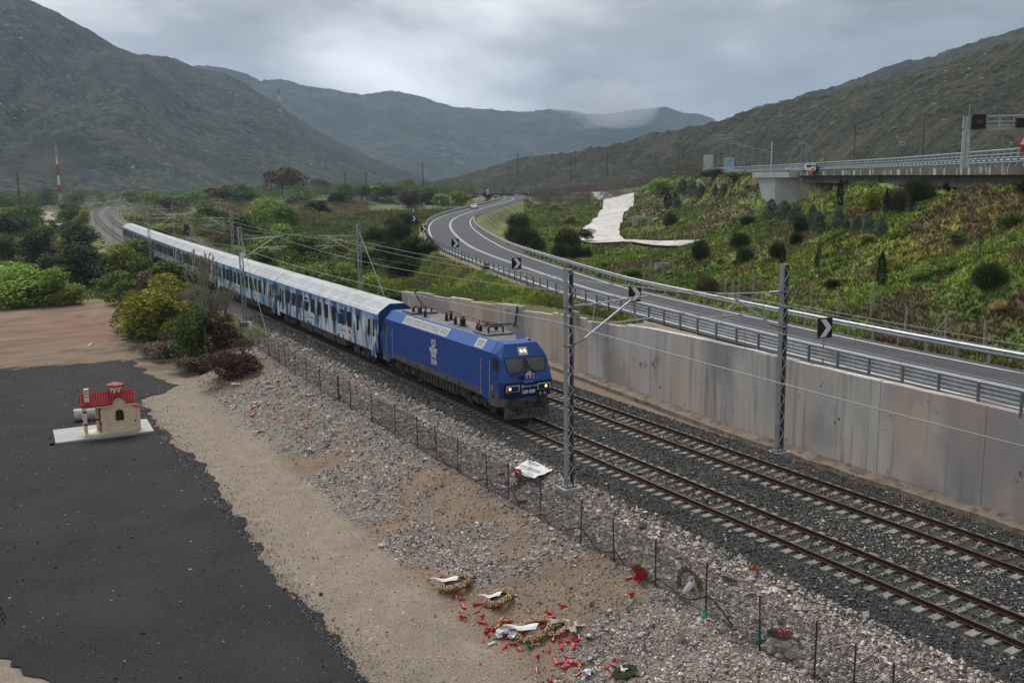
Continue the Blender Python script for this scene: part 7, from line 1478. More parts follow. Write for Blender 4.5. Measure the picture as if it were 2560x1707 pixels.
PL = [
# left foreground, by the brown earth
('round', 'bright', -20.0, 141.4, -2.89, 5.57, 6.70, 'large fresh green bush at the left edge above the brown earth', 'bush'),
('round', 'bright', -16.5, 138.9, -2.78, 4.87, 5.66, 'light green bush right of the one at the left edge, above the brown earth', 'bush'),
('round', 'yell', -14.1, 136.8, -2.62, 2.70, 3.94, 'low light green bush on the brown earth, under the big dark olive', 'bush'),
('thicket', 'brown', -18.4, 138.9, -2.85, 3.26, 6.74, 'brown bare brush under the light green bushes at the left edge', 'shrub'),
('round', 'olive', -9.7, 157.2, -2.23, 6.37, 6.76, 'biggest dark olive tree, round crown left of the train', 'olive tree'),
('round', 'olive', -2.9, 234.7, -2.01, 6.36, 8.10, 'dark olive tree just behind the biggest one', 'olive tree'),
('round', 'olive', -13.9, 195.7, -1.89, 6.48, 6.00, 'dark olive tree between two yellow flower patches', 'olive tree'),
('round', 'olive', -14.5, 168.1, -2.34, 4.50, 5.19, 'dark olive tree in front, touching the fresh green bushes', 'olive tree'),
('round', 'olive', -18.4, 225.0, -2.39, 4.83, 5.54, 'dark olive tree cut by the left edge of the picture', 'olive tree'),
('round', 'olive', 0.4, 342.6, -2.21, 3.33, 3.05, 'small dark bush at the end of the pale path', 'bush'),
('round', 'mid', -8.2, 267.6, -1.94, 4.75, 6.48, 'green tree top behind the dark olive by the pale path', 'tree'),
('low', 'dark', -13.2, 314.4, -2.15, 5.75, 11.50, 'very dark bush mass left of the pale path', 'bush'),
('round', 'mid', -5.2, 367.1, -2.25, 8.53, 8.82, 'green tree left of where the pale path begins', 'tree'),
('round', 'yell', -11.7, 373.7, -1.09, 6.51, 8.88, 'yellowish green tree at the left edge behind the dark bushes', 'tree'),
('round', 'brown', -4.5, 431.7, -0.85, 7.57, 8.60, 'brownish tree at the left edge in the middle distance', 'tree'),
('round', 'mid', 12.0, 417.7, -2.16, 7.15, 7.83, 'green bush at the foot of the red and white pole', 'bush'),
('round', 'yell', 11.6, 373.9, -1.32, 5.21, 5.51, 'light green bush beside the rails right of the red and white pole', 'bush'),
('thicket', 'brown', 13.8, 453.0, -2.27, 6.26, 7.37, 'brown brush between the pole and the pale path', 'shrub'),
# between lot and train
('round', 'yell', -3.9, 158.2, -1.64, 5.06, 5.06, 'yellow green bush below the last coaches of the train', 'bush'),
('low', 'mid', -7.2, 146.3, -2.18, 2.82, 4.91, 'low green bush left of the one below the last coaches', 'bush'),
('round', 'mid', -3.0, 146.6, -1.36, 3.86, 4.86, 'green bush under the fourth coach', 'bush'),
('round', 'yell', -5.3, 113.3, -1.59, 4.41, 5.39, 'olive yellow bush in front of the third coach', 'bush'),
('round', 'brown', -6.9, 123.4, -1.96, 3.89, 4.42, 'dull brownish bush between two yellow green ones', 'bush'),
('round', 'yell', -10.1, 99.4, -2.57, 5.21, 4.78, 'large yellow green bush above the brown earth bank', 'bush'),
('round', 'yell', -10.0, 108.6, -2.36, 3.88, 3.05, 'yellow green bush at the left end of the thicket by the lot', 'bush'),
('round', 'mid', -8.9, 85.6, -2.58, 4.81, 3.08, 'tall narrow green bush just left of the bare tree', 'bush'),
('thicket', 'brown', -7.9, 99.0, -2.20, 3.70, 4.30, 'bare brown brush behind the tall green bush', 'shrub'),
('thicket', 'grey', -6.2, 89.1, -1.73, 4.97, 3.55, 'tangle of grey bare branches behind the bare tree', 'shrub'),
('round', 'brown', -5.5, 95.9, -1.48, 3.72, 3.72, 'brown leafless bush in front of the third coach', 'bush'),
('dense', 'red', -8.1, 74.6, -2.15, 2.21, 3.75, 'low dark reddish bare shrub at the top of the slope', 'shrub'),
('round', 'mid', 0.1, 170.3, -0.86, 4.47, 5.62, 'green bush under the fifth coach', 'bush'),
('round', 'yell', -1.2, 181.6, -1.29, 3.81, 4.73, 'yellow green bush at the tail of the train', 'bush'),
('round', 'mid', -1.7, 131.7, -0.96, 3.75, 4.55, 'green bush touching the fourth coach, right of the gap', 'bush'),
('round', 'yell', -7.6, 105.4, -2.17, 4.37, 4.37, 'yellow green bush in the centre of the thicket by the lot', 'bush'),
('round', 'mid', -10.2, 102.6, -2.38, 3.07, 3.51, 'green bush in front of the left thicket bushes by the lot', 'bush'),
('round', 'mid', -8.1, 87.5, -2.19, 4.23, 2.92, 'green bush close behind the bare tree', 'bush'),
('thicket', 'brown', -6.3, 77.8, -1.55, 1.96, 2.81, 'brown straggling brush right of the reddish shrub', 'shrub'),
('thicket', 'brown', -9.2, 93.8, -2.54, 1.87, 2.85, 'brown brush on the earth bank below the yellow green bush', 'shrub'),
('round', 'mid', -3.0, 133.6, -1.28, 3.78, 5.16, 'green bush between the yellow green ones in front of the fourth coach', 'bush'),
('thicket', 'grey', -5.1, 101.3, -1.42, 4.00, 4.88, 'bare greyish brush in front of the third coach', 'shrub'),
('round', 'yell', -7.1, 97.2, -2.03, 3.40, 3.82, 'yellow green bush right behind the tall narrow green bush', 'bush'),
('round', 'brown', -6.5, 85.5, -1.60, 3.20, 3.42, 'brown leafless bush right of the bare tree', 'bush'),
('thicket', 'grey', -4.2, 92.7, -1.19, 4.54, 3.71, 'pale leafless brush beneath the second coach', 'shrub'),
('round', 'mid', -8.2, 129.7, -2.32, 3.29, 4.38, 'green bush at the left side of the thicket above the brown earth', 'bush'),
('low', 'brown', -10.7, 90.8, -2.74, 1.49, 4.32, 'brown undergrowth along the edge of the brown earth', 'shrub'),
('low', 'brown', -9.3, 81.8, -2.68, 1.23, 3.25, 'brown dead weeds at the foot of the bare tree', 'shrub'),
('round', 'mid', -5.2, 171.6, -1.80, 3.43, 4.58, 'green bush at the right side of the biggest olive tree', 'bush'),
('bare', 'grey', -7.7, 85.2, -2.19, 9.65, 4.22, 'tall bare grey tree standing in front of the train', 'bare tree'),
('low', 'mid', -5.9, 104.8, -1.69, 2.55, 3.65, 'green undergrowth between bushes in front of the third coach', 'bush'),
# left distance
('round', 'dark', 22.0, 1214.8, 0.15, 24.95, 28.78, 'dark pine grove tree at the left edge below the green field', 'tree'),
('round', 'dark', 54.2, 1511.6, 0.20, 26.45, 26.45, 'dark pine right of the one at the left edge', 'tree'),
('round', 'dark', 71.4, 1509.0, -0.13, 20.53, 21.74, 'dark pine beside the top of the pole, left of it', 'tree'),
('round', 'brown', 24.7, 706.8, -0.14, 10.24, 12.51, 'brownish tree left of the red and white pole', 'tree'),
('round', 'bright', 99.8, 1405.5, 0.61, 19.38, 26.22, 'light green tree right of the red and white pole', 'tree'),
('round', 'grey', 37.0, 649.6, 0.49, 9.54, 13.24, 'greyish tree behind the rails right of the pole', 'tree'),
('round', 'grey', 167.1, 1632.6, 2.36, 18.82, 29.57, 'pale grey tree above the distant masts', 'tree'),
('round', 'bright', 193.4, 1617.7, 1.27, 25.54, 26.88, 'light green tree above the distant bend of the line', 'tree'),
('round', 'dark', 211.5, 1607.4, 0.31, 26.88, 25.54, 'dark green tree right of the light green one above the bend', 'tree'),
('round', 'yell', 76.4, 704.4, -0.25, 8.84, 14.73, 'yellow green bush inside the distant bend, left one', 'bush'),
('round', 'yell', 82.6, 663.5, -0.90, 8.41, 15.13, 'yellow green bush inside the distant bend, right one', 'bush'),
('round', 'brown', 60.3, 475.2, -0.86, 6.89, 10.95, 'brown tree beside the old siding curve', 'tree'),
('round', 'bright', 86.9, 569.5, -0.44, 8.81, 14.69, 'light green tree left of the rusty one', 'tree'),
('tree', 'rust', 96.7, 532.6, -0.04, 11.17, 14.89, 'rusty leaved tree behind the train above the old siding', 'tree'),
('round', 'mid', 51.7, 354.8, -0.87, 6.18, 9.88, 'green bush left of the old siding, behind the masts', 'bush'),
('round', 'mid', 103.5, 515.4, 0.09, 11.37, 13.65, 'mid green tree right of the rusty leaved tree', 'tree'),
('round', 'dark', 24.4, 257.3, -1.00, 3.33, 1.77, 'small dark conical bush beside the old siding', 'bush'),
('tree', 'rust', 156.0, 623.8, 1.77, 20.19, 24.68, 'big brown budding tree with pale branches in the middle distance', 'tree'),
('bare', 'grey', 276.7, 1065.5, 0.80, 21.94, 26.71, 'bare pale tree beside the big brown budding tree', 'bare tree'),
('round', 'rust', 298.2, 1046.6, 1.42, 18.02, 14.23, 'small rusty tree right of the big brown one', 'tree'),
('round', 'brown', 222.1, 741.9, 2.35, 11.57, 17.01, 'brownish tree behind the meadow, left of the dark green row', 'tree'),
('round', 'bright', 56.5, 298.3, -0.87, 8.82, 10.16, 'fresh green bush behind the train, left of the meadow', 'bush'),
('round', 'mid', 53.4, 269.8, -0.95, 6.59, 8.54, 'green bush next to the fresh green one left of the meadow', 'bush'),
('round', 'mid', 130.9, 505.9, 0.45, 6.89, 13.78, 'green bush at the far edge of the meadow', 'bush'),
('round', 'dark', 96.9, 373.4, -0.58, 5.82, 10.28, 'dark rounded bush standing in the meadow with yellow flowers', 'bush'),
('round', 'dark', 133.8, 456.6, -0.49, 7.61, 8.45, 'dark bush right of the one in the meadow', 'bush'),
('round', 'mid', 152.0, 496.2, 0.99, 10.14, 10.14, 'first green tree of the row left of the ruined house', 'tree'),
('tree', 'mid', 158.7, 487.0, 0.06, 10.51, 10.51, 'second green tree of the row, left beside the ruined house', 'tree'),
('tree', 'mid', 171.1, 492.3, 0.12, 10.26, 7.93, 'slim green tree in front of the ruined house', 'tree'),
('tree', 'mid', 176.0, 488.5, 0.05, 9.77, 9.31, 'green tree right of the ruined house', 'tree'),
('round', 'brown', 161.2, 432.1, -0.75, 8.73, 11.64, 'brown thicket tree behind the chevron boards', 'tree'),
('round', 'yell', 310.5, 779.2, 2.51, 11.21, 12.70, 'yellowish poplar top behind the brown thicket', 'tree'),
('round', 'mid', 186.6, 468.1, -0.34, 9.09, 12.72, 'green tree behind the chevron boards', 'tree'),
('round', 'bright', 181.5, 438.2, -0.79, 6.44, 9.87, 'light green bush beside the chevron boards on the grass', 'bush'),
('round', 'yell', 195.8, 446.7, -0.66, 7.51, 11.04, 'yellow green bush behind the guard rail beyond the bend', 'bush'),
('round', 'dark', 197.9, 459.0, -0.48, 4.97, 5.43, 'dark bush beside the two round signs', 'bush'),
('round', 'dark', 213.7, 451.2, 2.38, 3.17, 5.43, 'dark round bush at the far turn of the road', 'bush'),
('round', 'bright', 204.9, 581.3, 2.23, 7.14, 10.98, 'pale green far tree behind the ruined house', 'tree'),
# middle valley beside the train
('round', 'mid', 36.2, 247.0, -1.02, 5.69, 7.66, 'green bush right of the old siding', 'bush'),
('round', 'bright', 29.8, 193.9, -0.98, 5.26, 6.66, 'fresh green bush behind the second coach', 'bush'),
('round', 'mid', 26.1, 164.8, -1.02, 4.99, 6.35, 'green bush behind the front coach, left of the stay wire', 'bush'),
('round', 'mid', 18.0, 160.2, -1.00, 3.17, 5.04, 'dull green bush behind the second coach roof', 'bush'),
('low', 'yell', 33.1, 169.2, -0.91, 3.63, 6.31, 'yellow green undergrowth right of the lattice mast arms', 'bush'),
('low', 'mid', 14.8, 129.0, -1.00, 2.73, 5.34, 'low green bush just above the front coach roof', 'bush'),
('low', 'mid', 14.6, 117.4, -0.97, 2.52, 4.72, 'low green bush left of the lattice mast with the stay wire', 'bush'),
('round', 'bright', 18.5, 121.8, -0.62, 2.75, 2.87, 'light green shrub beside the lattice mast with the stay wire', 'bush'),
('round', 'bright', 14.9, 103.9, -0.82, 3.08, 3.08, 'light green shrub at the front end of the first coach', 'bush'),
('round', 'mid', 14.8, 97.9, -0.69, 1.99, 2.84, 'green shrub above the pantograph at the end of the wall', 'bush'),
('low', 'brown', 26.3, 223.4, -1.02, 3.34, 7.86, 'brownish brush along the old siding', 'shrub'),
('low', 'mid', 28.0, 254.0, -1.00, 2.87, 6.62, 'low green brush between rails and old siding', 'bush'),
('low', 'yell', 21.7, 272.5, -1.00, 3.02, 6.97, 'low yellow green brush right of the rails beyond the train', 'bush'),
('broom', 'broom', 50.5, 192.2, -0.50, 3.47, 5.85, 'uppermost dark broom bush left of the bend', 'broom bush'),
('broom', 'broom', 86.5, 260.7, -0.62, 3.77, 6.28, 'small dark broom bush beneath the two stacked chevron boards', 'broom bush'),
('broom', 'broom', 53.5, 187.1, -0.38, 4.32, 6.84, 'dark broom bush in the upper middle of the thicket below the bend', 'broom bush'),
('broom', 'broom', 34.7, 146.3, -0.67, 3.94, 5.62, 'dark broom bush at the left of the thicket below the bend', 'broom bush'),
('broom', 'broom', 27.9, 121.0, 1.80, 3.53, 5.42, 'largest dark broom bush below the tightest chevron board', 'broom bush'),
('broom', 'broom', 23.8, 115.3, 0.39, 2.35, 4.47, 'lowest dark broom bush above the green bank', 'broom bush'),
('broom', 'brown', 73.8, 239.7, -0.55, 3.90, 5.05, 'brownish broom bush in the dark thicket', 'broom bush'),
('broom', 'broom', 27.1, 136.3, -0.47, 2.85, 3.89, 'dark broom bush right of the lattice mast', 'broom bush'),
('round', 'dark', 27.8, 117.0, 2.93, 1.72, 2.63, 'dark bush touching the guard rail of the bend', 'bush'),
('round', 'mid', 20.7, 87.0, 3.40, 0.88, 0.62, 'tiny green weed growing through the near guard rail', 'bush'),
# inside the road bend
('broom', 'broom', 87.6, 197.5, 0.59, 4.26, 5.27, 'dark bush inside the bend, nearest to its inner rail', 'bush'),
('broom', 'broom', 65.3, 159.6, 0.66, 3.28, 4.59, 'dark bush inside the bend, left below', 'bush'),
('broom', 'broom', 64.3, 153.5, 0.38, 3.49, 4.28, 'dark bush inside the bend, middle of three', 'bush'),
('broom', 'broom', 62.8, 147.5, 0.15, 2.30, 2.61, 'small dark bush inside the bend beside the pale gravel patch', 'bush'),
('broom', 'broom', 64.3, 139.9, 0.07, 4.15, 4.00, 'dark broom bush left of the tree before the white track', 'broom bush'),
('broom', 'broom', 59.7, 134.6, -0.24, 2.42, 3.13, 'lower dark broom bush left of the tree before the white track', 'broom bush'),
('broom', 'broom', 60.5, 131.3, -0.21, 2.10, 2.66, 'small broom bush below the tree before the white track', 'broom bush'),
('broom', 'broom', 62.3, 131.1, -0.16, 1.69, 1.55, 'smallest broom bush right of the tree before the white track', 'broom bush'),
('tree', 'dark', 74.7, 149.8, 0.58, 2.73, 3.37, 'round dark tree standing in front of the white track', 'tree'),
('round', 'mid', 41.4, 90.5, 1.01, 1.40, 2.40, 'rounded green bush by the far guard rail, below the white track', 'bush'),
('round', 'mid', 52.1, 111.4, 0.29, 0.73, 0.97, 'little green bush in the brown grass below the white track', 'bush'),
('round', 'yell', 243.6, 407.2, -0.37, 3.24, 15.11, 'bank of yellow flowers left of the upper white track', 'flowering bush'),
('round', 'yell', 112.8, 215.0, 0.63, 2.27, 4.09, 'yellow flowering bush standing alone inside the bend', 'flowering bush'),
('round', 'yell', 166.9, 307.8, 0.87, 2.09, 5.47, 'small yellow flowering bush inside the bend', 'flowering bush'),
('round', 'bright', 144.2, 217.8, 7.23, 4.84, 7.49, 'light green tree above the far end of the slope', 'tree'),
('cypress', 'cyp', 135.3, 202.8, 4.64, 4.76, 1.93, 'cypress left of the concrete step channel', 'cypress'),
('cypress', 'cyp', 137.9, 203.0, 5.69, 3.19, 0.91, 'thin cypress right beside the thicker one at the step channel', 'cypress'),
('juniper', 'blue', 144.2, 207.7, 8.48, 3.51, 3.27, 'first blue green conifer at the top of the far slope', 'conifer'),
('juniper', 'blue', 143.5, 202.9, 7.84, 3.68, 3.45, 'second blue green conifer at the top of the far slope', 'conifer'),
('juniper', 'blue', 140.2, 195.5, 7.52, 3.12, 2.90, 'third blue green conifer at the top of the far slope', 'conifer'),
('juniper', 'blue', 134.8, 198.2, 4.52, 2.68, 2.45, 'blue green conifer below the step channel', 'conifer'),
('juniper', 'blue', 131.6, 180.1, 7.83, 2.69, 1.66, 'narrow blue green conifer left of the bridge wall', 'conifer'),
('juniper', 'blue', 125.5, 170.3, 7.85, 2.95, 1.97, 'blue green conifer just left of the bridge wall', 'conifer'),
('broom', 'broom', 104.3, 162.5, 2.24, 2.92, 2.74, 'dark broom on the lower slope under the cypresses', 'broom bush'),
('bare', 'brown', 108.0, 171.5, 2.54, 3.25, 3.25, 'small bare brown tree at the lower slope', 'bare tree'),
('bare', 'grey', 82.4, 129.7, 1.40, 5.48, 2.67, 'bare grey sapling on the left part of the green slope', 'bare tree'),
('broom', 'broom', 48.4, 86.7, 3.14, 2.40, 1.80, 'dark broom bush at the foot of the slope by the thin white track', 'broom bush'),
('broom', 'broom', 52.4, 84.6, 4.41, 1.90, 2.10, 'broom bush with yellow top in the middle of the slope', 'broom bush'),
('broom', 'broom', 45.9, 76.7, 3.70, 1.55, 1.73, 'broom bush just below the one with the yellow top', 'broom bush'),
('broom', 'broom', 73.8, 106.5, 5.53, 1.38, 2.14, 'broom bush under the bridge wall', 'broom bush'),
('thicket', 'brown', 39.8, 71.2, 3.34, 1.43, 1.60, 'round leafless brown shrub on the green slope', 'shrub'),
('broom', 'brown', 26.0, 59.3, 3.12, 1.80, 1.73, 'large grey brown broom at the foot of the slope by the fence', 'broom bush'),
('juniper', 'blue', 25.8, 54.7, 3.39, 0.98, 0.92, 'small grey green conifer behind the concrete fence posts', 'conifer'),
# the big slope
('broom', 'mid', 94.8, 109.9, 12.33, 2.05, 2.73, 'green broom poking above the deck edge', 'broom bush'),
('broom', 'brown', 90.1, 102.5, 11.68, 1.93, 3.09, 'brownish broom in front of the stained deck edge', 'broom bush'),
('broom', 'broom', 98.8, 116.3, 10.93, 2.15, 3.15, 'broom bush in front of the pinkish rubble', 'broom bush'),
('broom', 'broom', 102.3, 122.0, 10.58, 1.94, 2.24, 'smaller broom bush left in front of the pinkish rubble', 'broom bush'),
('broom', 'broom', 95.0, 110.3, 10.57, 2.06, 2.06, 'broom bush right above the tall cypress', 'broom bush'),
('broom', 'broom', 108.3, 132.9, 9.05, 2.09, 2.73, 'broom bush at the right side of the bridge wall', 'broom bush'),
('cypress', 'cyp', 68.2, 84.5, 8.65, 4.13, 0.69, 'tall dark cypress below the deck edge', 'cypress'),
('juniper', 'blue', 72.9, 100.9, 6.65, 2.78, 2.30, 'leftmost blue green conifer under the bridge wall', 'conifer'),
('juniper', 'blue', 67.7, 93.2, 6.93, 2.48, 2.03, 'second blue green conifer from the bridge wall', 'conifer'),
('juniper', 'blue', 64.2, 87.7, 6.68, 2.35, 1.82, 'third blue green conifer from the bridge wall', 'conifer'),
('broom', 'broom', 54.2, 77.1, 6.35, 1.89, 1.42, 'broom bush between the third and fourth blue green conifers', 'broom bush'),
('juniper', 'blue', 55.8, 77.0, 6.95, 2.57, 1.05, 'tallest of the blue green conifers on the slope', 'conifer'),
('juniper', 'blue', 53.1, 73.5, 6.95, 1.92, 1.19, 'blue green conifer right of the tallest one', 'conifer'),
('juniper', 'blue', 52.5, 70.4, 7.35, 2.04, 1.24, 'blue green conifer below the tall cypress', 'conifer'),
('juniper', 'blue', 51.0, 68.0, 7.33, 1.03, 0.86, 'small pale conifer right of the one below the cypress', 'conifer'),
('juniper', 'blue', 46.6, 62.7, 7.41, 1.52, 0.96, 'left of the three conifers in the middle of the slope', 'conifer'),
('juniper', 'blue', 40.6, 56.4, 7.61, 1.89, 1.23, 'middle of the three conifers in the middle of the slope', 'conifer'),
('juniper', 'blue', 39.1, 53.8, 7.71, 1.47, 0.98, 'right of the three conifers in the middle of the slope', 'conifer'),
('round', 'yell', 56.6, 69.8, 8.87, 2.42, 2.15, 'yellow green shrub above the three conifers', 'bush'),
('cypress', 'cyp', 52.8, 64.8, 8.59, 3.03, 0.46, 'very thin cypress right of the yellow green shrub', 'cypress'),
('cypress', 'cyp', 44.2, 55.0, 9.26, 1.45, 0.44, 'short cypress under the big broom bush', 'cypress'),
('cypress', 'cyp', 50.3, 61.1, 8.85, 1.12, 0.52, 'stubby dark cypress in the brown brush', 'cypress'),
('broom', 'broom', 58.0, 65.3, 9.88, 2.51, 3.12, 'big dark broom bush high on the slope', 'broom bush'),
('broom', 'brown', 54.1, 64.6, 8.97, 2.45, 1.86, 'brown dry brush left of the big broom bush', 'shrub'),
('broom', 'mid', 80.7, 88.5, 11.62, 1.60, 1.71, 'green broom at the deck edge above the big broom bush', 'broom bush'),
('cypress', 'cyp', 28.9, 45.0, 5.22, 2.60, 0.59, 'large cypress standing alone low on the slope', 'cypress'),
('broom', 'broom', 42.9, 69.1, 4.71, 1.68, 1.26, 'broom bush of the pair left of the right lattice mast', 'broom bush'),
('cypress', 'cyp', 39.5, 64.9, 4.64, 2.06, 0.55, 'cypress of the pair left of the right lattice mast', 'cypress'),
('cypress', 'cyp', 33.9, 55.5, 5.26, 1.52, 0.31, 'thin cypress right of the right lattice mast', 'cypress'),
('broom', 'broom', 25.3, 34.5, 6.14, 1.58, 1.72, 'big dark broom bush at the lower right of the slope', 'broom bush'),
('broom', 'broom', 48.8, 72.4, 5.60, 1.42, 1.24, 'small broom bush below the blue green conifers', 'broom bush'),
('broom', 'broom', 28.8, 49.1, 4.56, 0.75, 1.18, 'low broom bush behind the concrete post fence', 'broom bush'),
('bare', 'brown', 26.2, 48.0, 4.05, 4.53, 0.60, 'tall thin bare sapling behind the fence', 'bare tree'),
('bare', 'brown', 24.7, 37.3, 5.25, 2.15, 0.77, 'bare sapling in the lower middle of the slope', 'bare tree'),
('bare', 'brown', 34.6, 54.0, 5.82, 1.64, 0.75, 'small bare sapling in the middle of the slope', 'bare tree'),
('bare', 'brown', 31.3, 39.5, 7.33, 1.67, 1.11, 'bare brown sapling above the lower right broom', 'bare tree'),
('tuft', 'straw', 23.4, 32.5, 5.26, 0.89, 1.55, 'fountain of dry pampas grass near the right edge', 'grass clump'),
('tuft', 'straw', 26.3, 41.5, 5.10, 0.50, 0.61, 'small tan grass clump low on the slope', 'grass clump'),
('round', 'mid', 36.4, 44.8, 7.67, 0.86, 1.36, 'leafy green bush in the right part of the slope', 'bush'),
('round', 'mid', 29.0, 41.8, 5.90, 0.73, 1.41, 'green leafy patch bush right of the large cypress', 'bush'),
('round', 'mid', 38.0, 42.0, 8.93, 1.02, 1.50, 'green bush at the right edge high on the slope', 'bush'),
('round', 'yell', 31.9, 46.6, 5.94, 0.92, 1.47, 'yellow flowering bush right of the large cypress', 'flowering bush'),
('round', 'yell', 37.8, 54.0, 7.13, 0.77, 1.39, 'yellow flowering bush under the three conifers', 'flowering bush'),
('round', 'dark', 43.6, 44.9, 11.19, 0.77, 1.29, 'dark bush under the deck at the right edge', 'bush'),
('broom', 'brown', 62.8, 65.0, 10.90, 0.97, 2.03, 'brown tuft under the stained deck edge', 'shrub'),
('low', 'brown', 118.2, 151.9, 12.43, 1.61, 5.37, 'brown hedge under the left end of the railing', 'shrub'),
('low', 'mid', 125.9, 166.9, 11.71, 1.94, 5.82, 'green creeper bush left of the bridge wall', 'bush'),
('low', 'brown', 141.1, 191.7, 12.09, 2.20, 6.59, 'brown brush below the blank sign panel', 'shrub'),
]
for p in PL:
    kind, mat, x, y, z, H, Wd, label, cat = p
    plant(kind, mat, x, y, zat(x, y), H, Wd, label, cat)
# hedges and woods too dense to count: one mass each, thousands of leaves
def wood(name, label, cat, pts, mats, hr, wr, n=420, kinds=('round', 'low')):
    """many crowns joined into one mesh"""
    VV = []; FM = []
    for (x, y) in pts:
        k = kinds[rng.integers(0, len(kinds))]; i = rng.integers(0, 3); V = crown(k, int(1000+i), n).copy(); r2 = rng.uniform(0, 6.28); s = rng.uniform(*wr); hgt = rng.uniform(*hr); c, s_ = cos(r2), sin(r2)
        X_ = V[:, 0]*c-V[:, 1]*s_; Y_ = V[:, 0]*s_+V[:, 1]*c; VV.append(np.stack([X_*s+x, Y_*s+y, V[:, 2]*hgt+zat(x, y)-.2], 1)); FM += [rng.integers(0, len(mats))]*n
    V = np.concatenate(VV); me = mesh_np(name, V, np.arange(len(V)).reshape(-1, 3), [LM[m] for m in mats], fm=FM); return tag(obj(name, me), label, cat, None, 'stuff')
rng = np.random.default_rng(5)
def scat(n, f):
    out = []
    while len(out) < n:
        p = f()
        if p: out.append(p)
    return out
def clear(x, y, r=5):
    o, i, d = nearest(_RQ, _RN, [x], [y]); return d[0] > 9+r*.5 and abs(x-xc(y)-2.3) > 9+r*.4 and not (abs(x-xc(y)) < 45 and abs(x-_SQ[:, 0]).min() < 4 and np.hypot(_SQ[:, 0]-x, _SQ[:, 1]-y).min() < 4+r*.5)
def fz(az0, az1, d0, d1):
    def f():
        a = radians(rng.uniform(az0, az1)); d = sqrt(rng.uniform(d0**2, d1**2)); x, y = -25+d*sin(a), d*cos(a)
        return (x, y) if clear(x, y) and (x < xwall(y)+400) else None
    return f
wood('far_woodland', 'hazy belt of mixed trees across the valley floor below the mountains', 'woodland', scat(520, fz(1.5, 27, 520, 900)), ['mid', 'brown', 'grey', 'dark', 'grey', 'mid', 'brown'], (6, 12), (9, 16), 260)
wood('valley_thicket', 'belt of greening trees behind the train in the middle distance', 'thicket', scat(170, fz(7, 21, 330, 520)), ['mid', 'brown', 'yell', 'mid', 'grey', 'rust'], (3, 6), (7, 12), 420)
wood('track_thicket', 'scrub between the railway and the road behind the coaches', 'thicket', scat(110, fz(11.5, 23, 135, 300)), ['mid', 'brown', 'dark', 'mid', 'yell', 'mid'], (1.2, 3.0), (3, 6.5), 420)
wood('left_woodland', 'dark trees along the left edge of the valley', 'woodland', scat(120, fz(-3, 3.5, 330, 640)), ['dark', 'mid', 'brown', 'dark'], (5, 9), (7, 12), 380)
wood('left_scrub', 'scrub beside the railway on its left in the middle distance', 'scrub', scat(46, fz(1.5, 9.5, 150, 330)), ['mid', 'brown', 'yell', 'dark'], (1.2, 2.6), (3, 6), 380)
wood('brown_hedge', 'long brown and grey green scrub belt at the foot of the right hill', 'scrub', scat(230, fz(30.5, 40, 440, 620)), ['brown', 'dark', 'brown', 'olive', 'grey'], (3, 6), (9, 15), 300)
wood('road_scrub', 'scrub beyond the far turn of the road', 'scrub', scat(150, fz(22, 31, 520, 760)), ['dark', 'mid', 'olive', 'brown', 'bright'], (4, 7), (8, 13), 280)
# grass, weeds and blossoms
def carpet(name, label, cat, P, hgt, mat, blades=4, wd=.03, lean=.5):
    n = len(P); B = np.repeat(P, blades, 0); m = len(B); h = np.repeat(hgt, blades)*rng.uniform(.5, 1.15, m); a = rng.uniform(0, 6.28, m); B = B+np.stack([rng.normal(0, .5, m)*h*.6, rng.normal(0, .5, m)*h*.6, np.zeros(m)], 1)
    tip = B+np.stack([np.cos(a)*h*lean*rng.random(m), np.sin(a)*h*lean*rng.random(m), h], 1); w = np.stack([-np.sin(a), np.cos(a), np.zeros(m)], 1)*(wd*h/.3)[:, None]; b = np.array([0, 0, .04])
    V = np.stack([B-w-b, B+w-b, tip], 1).reshape(-1, 3); me = mesh_np(name, V, np.arange(len(V)).reshape(-1, 3), [mat]); return tag(obj(name, me), label, cat, None, 'stuff')
GM = {k: M('turf '+k, c1, c2, .35, .9, c3=c3, sc3=1.4, spec=.1, lo=.4, hi=.6) for k, c1, c2, c3 in (('green', (0.189, 0.310, 0.052), (0.146, 0.218, 0.046), (0.268, 0.343, 0.069)), ('olive', (0.232, 0.244, 0.075), (0.177, 0.172, 0.057), (0.293, 0.277, 0.092)), ('brown', (0.207, 0.172, 0.086), (0.152, 0.125, 0.063), (0.293, 0.251, 0.127)), ('yellow', (0.610, 0.594, 0.069), (0.366, 0.409, 0.069), (0.671, 0.660, 0.115)), ('dark', (0.091, 0.152, 0.037), (0.067, 0.106, 0.028), (0.134, 0.198, 0.046)))}
n = 240000; a = np.radians(rng.uniform(30, 60, n)); d = 40*(430/40)**rng.random(n); x = -25+d*np.sin(a); y = d*np.cos(a)
o, i, dd = nearest(_RQ, _RN, x, y); om, im, dm = nearest(_MQ, _MN, x, y)
edge = np.abs(o)-hwroad(y); onw = (np.abs(o) < 60); k = ((edge > 1.1) | (dd > 50)) & (om < -.6) & (x > xwall(y)+.6) & ((y > 50) | (o > 0))
wt = np.array([p[:2] for p in WT]); 
def inpoly(x, y, P):
    c = np.zeros(x.shape, bool); j = len(P)-1
    for i_ in range(len(P)):
        xi, yi = P[i_]; xj, yj = P[j]; t_ = ((yi > y) != (yj > y)) & (x < (xj-xi)*(y-yi)/(yj-yi+1e-12)+xi); c ^= t_; j = i_
    return c
k &= ~inpoly(x, y, wt); x, y, d = x[k], y[k], d[k]; P = np.stack([x, y, land(x, y)], 1)
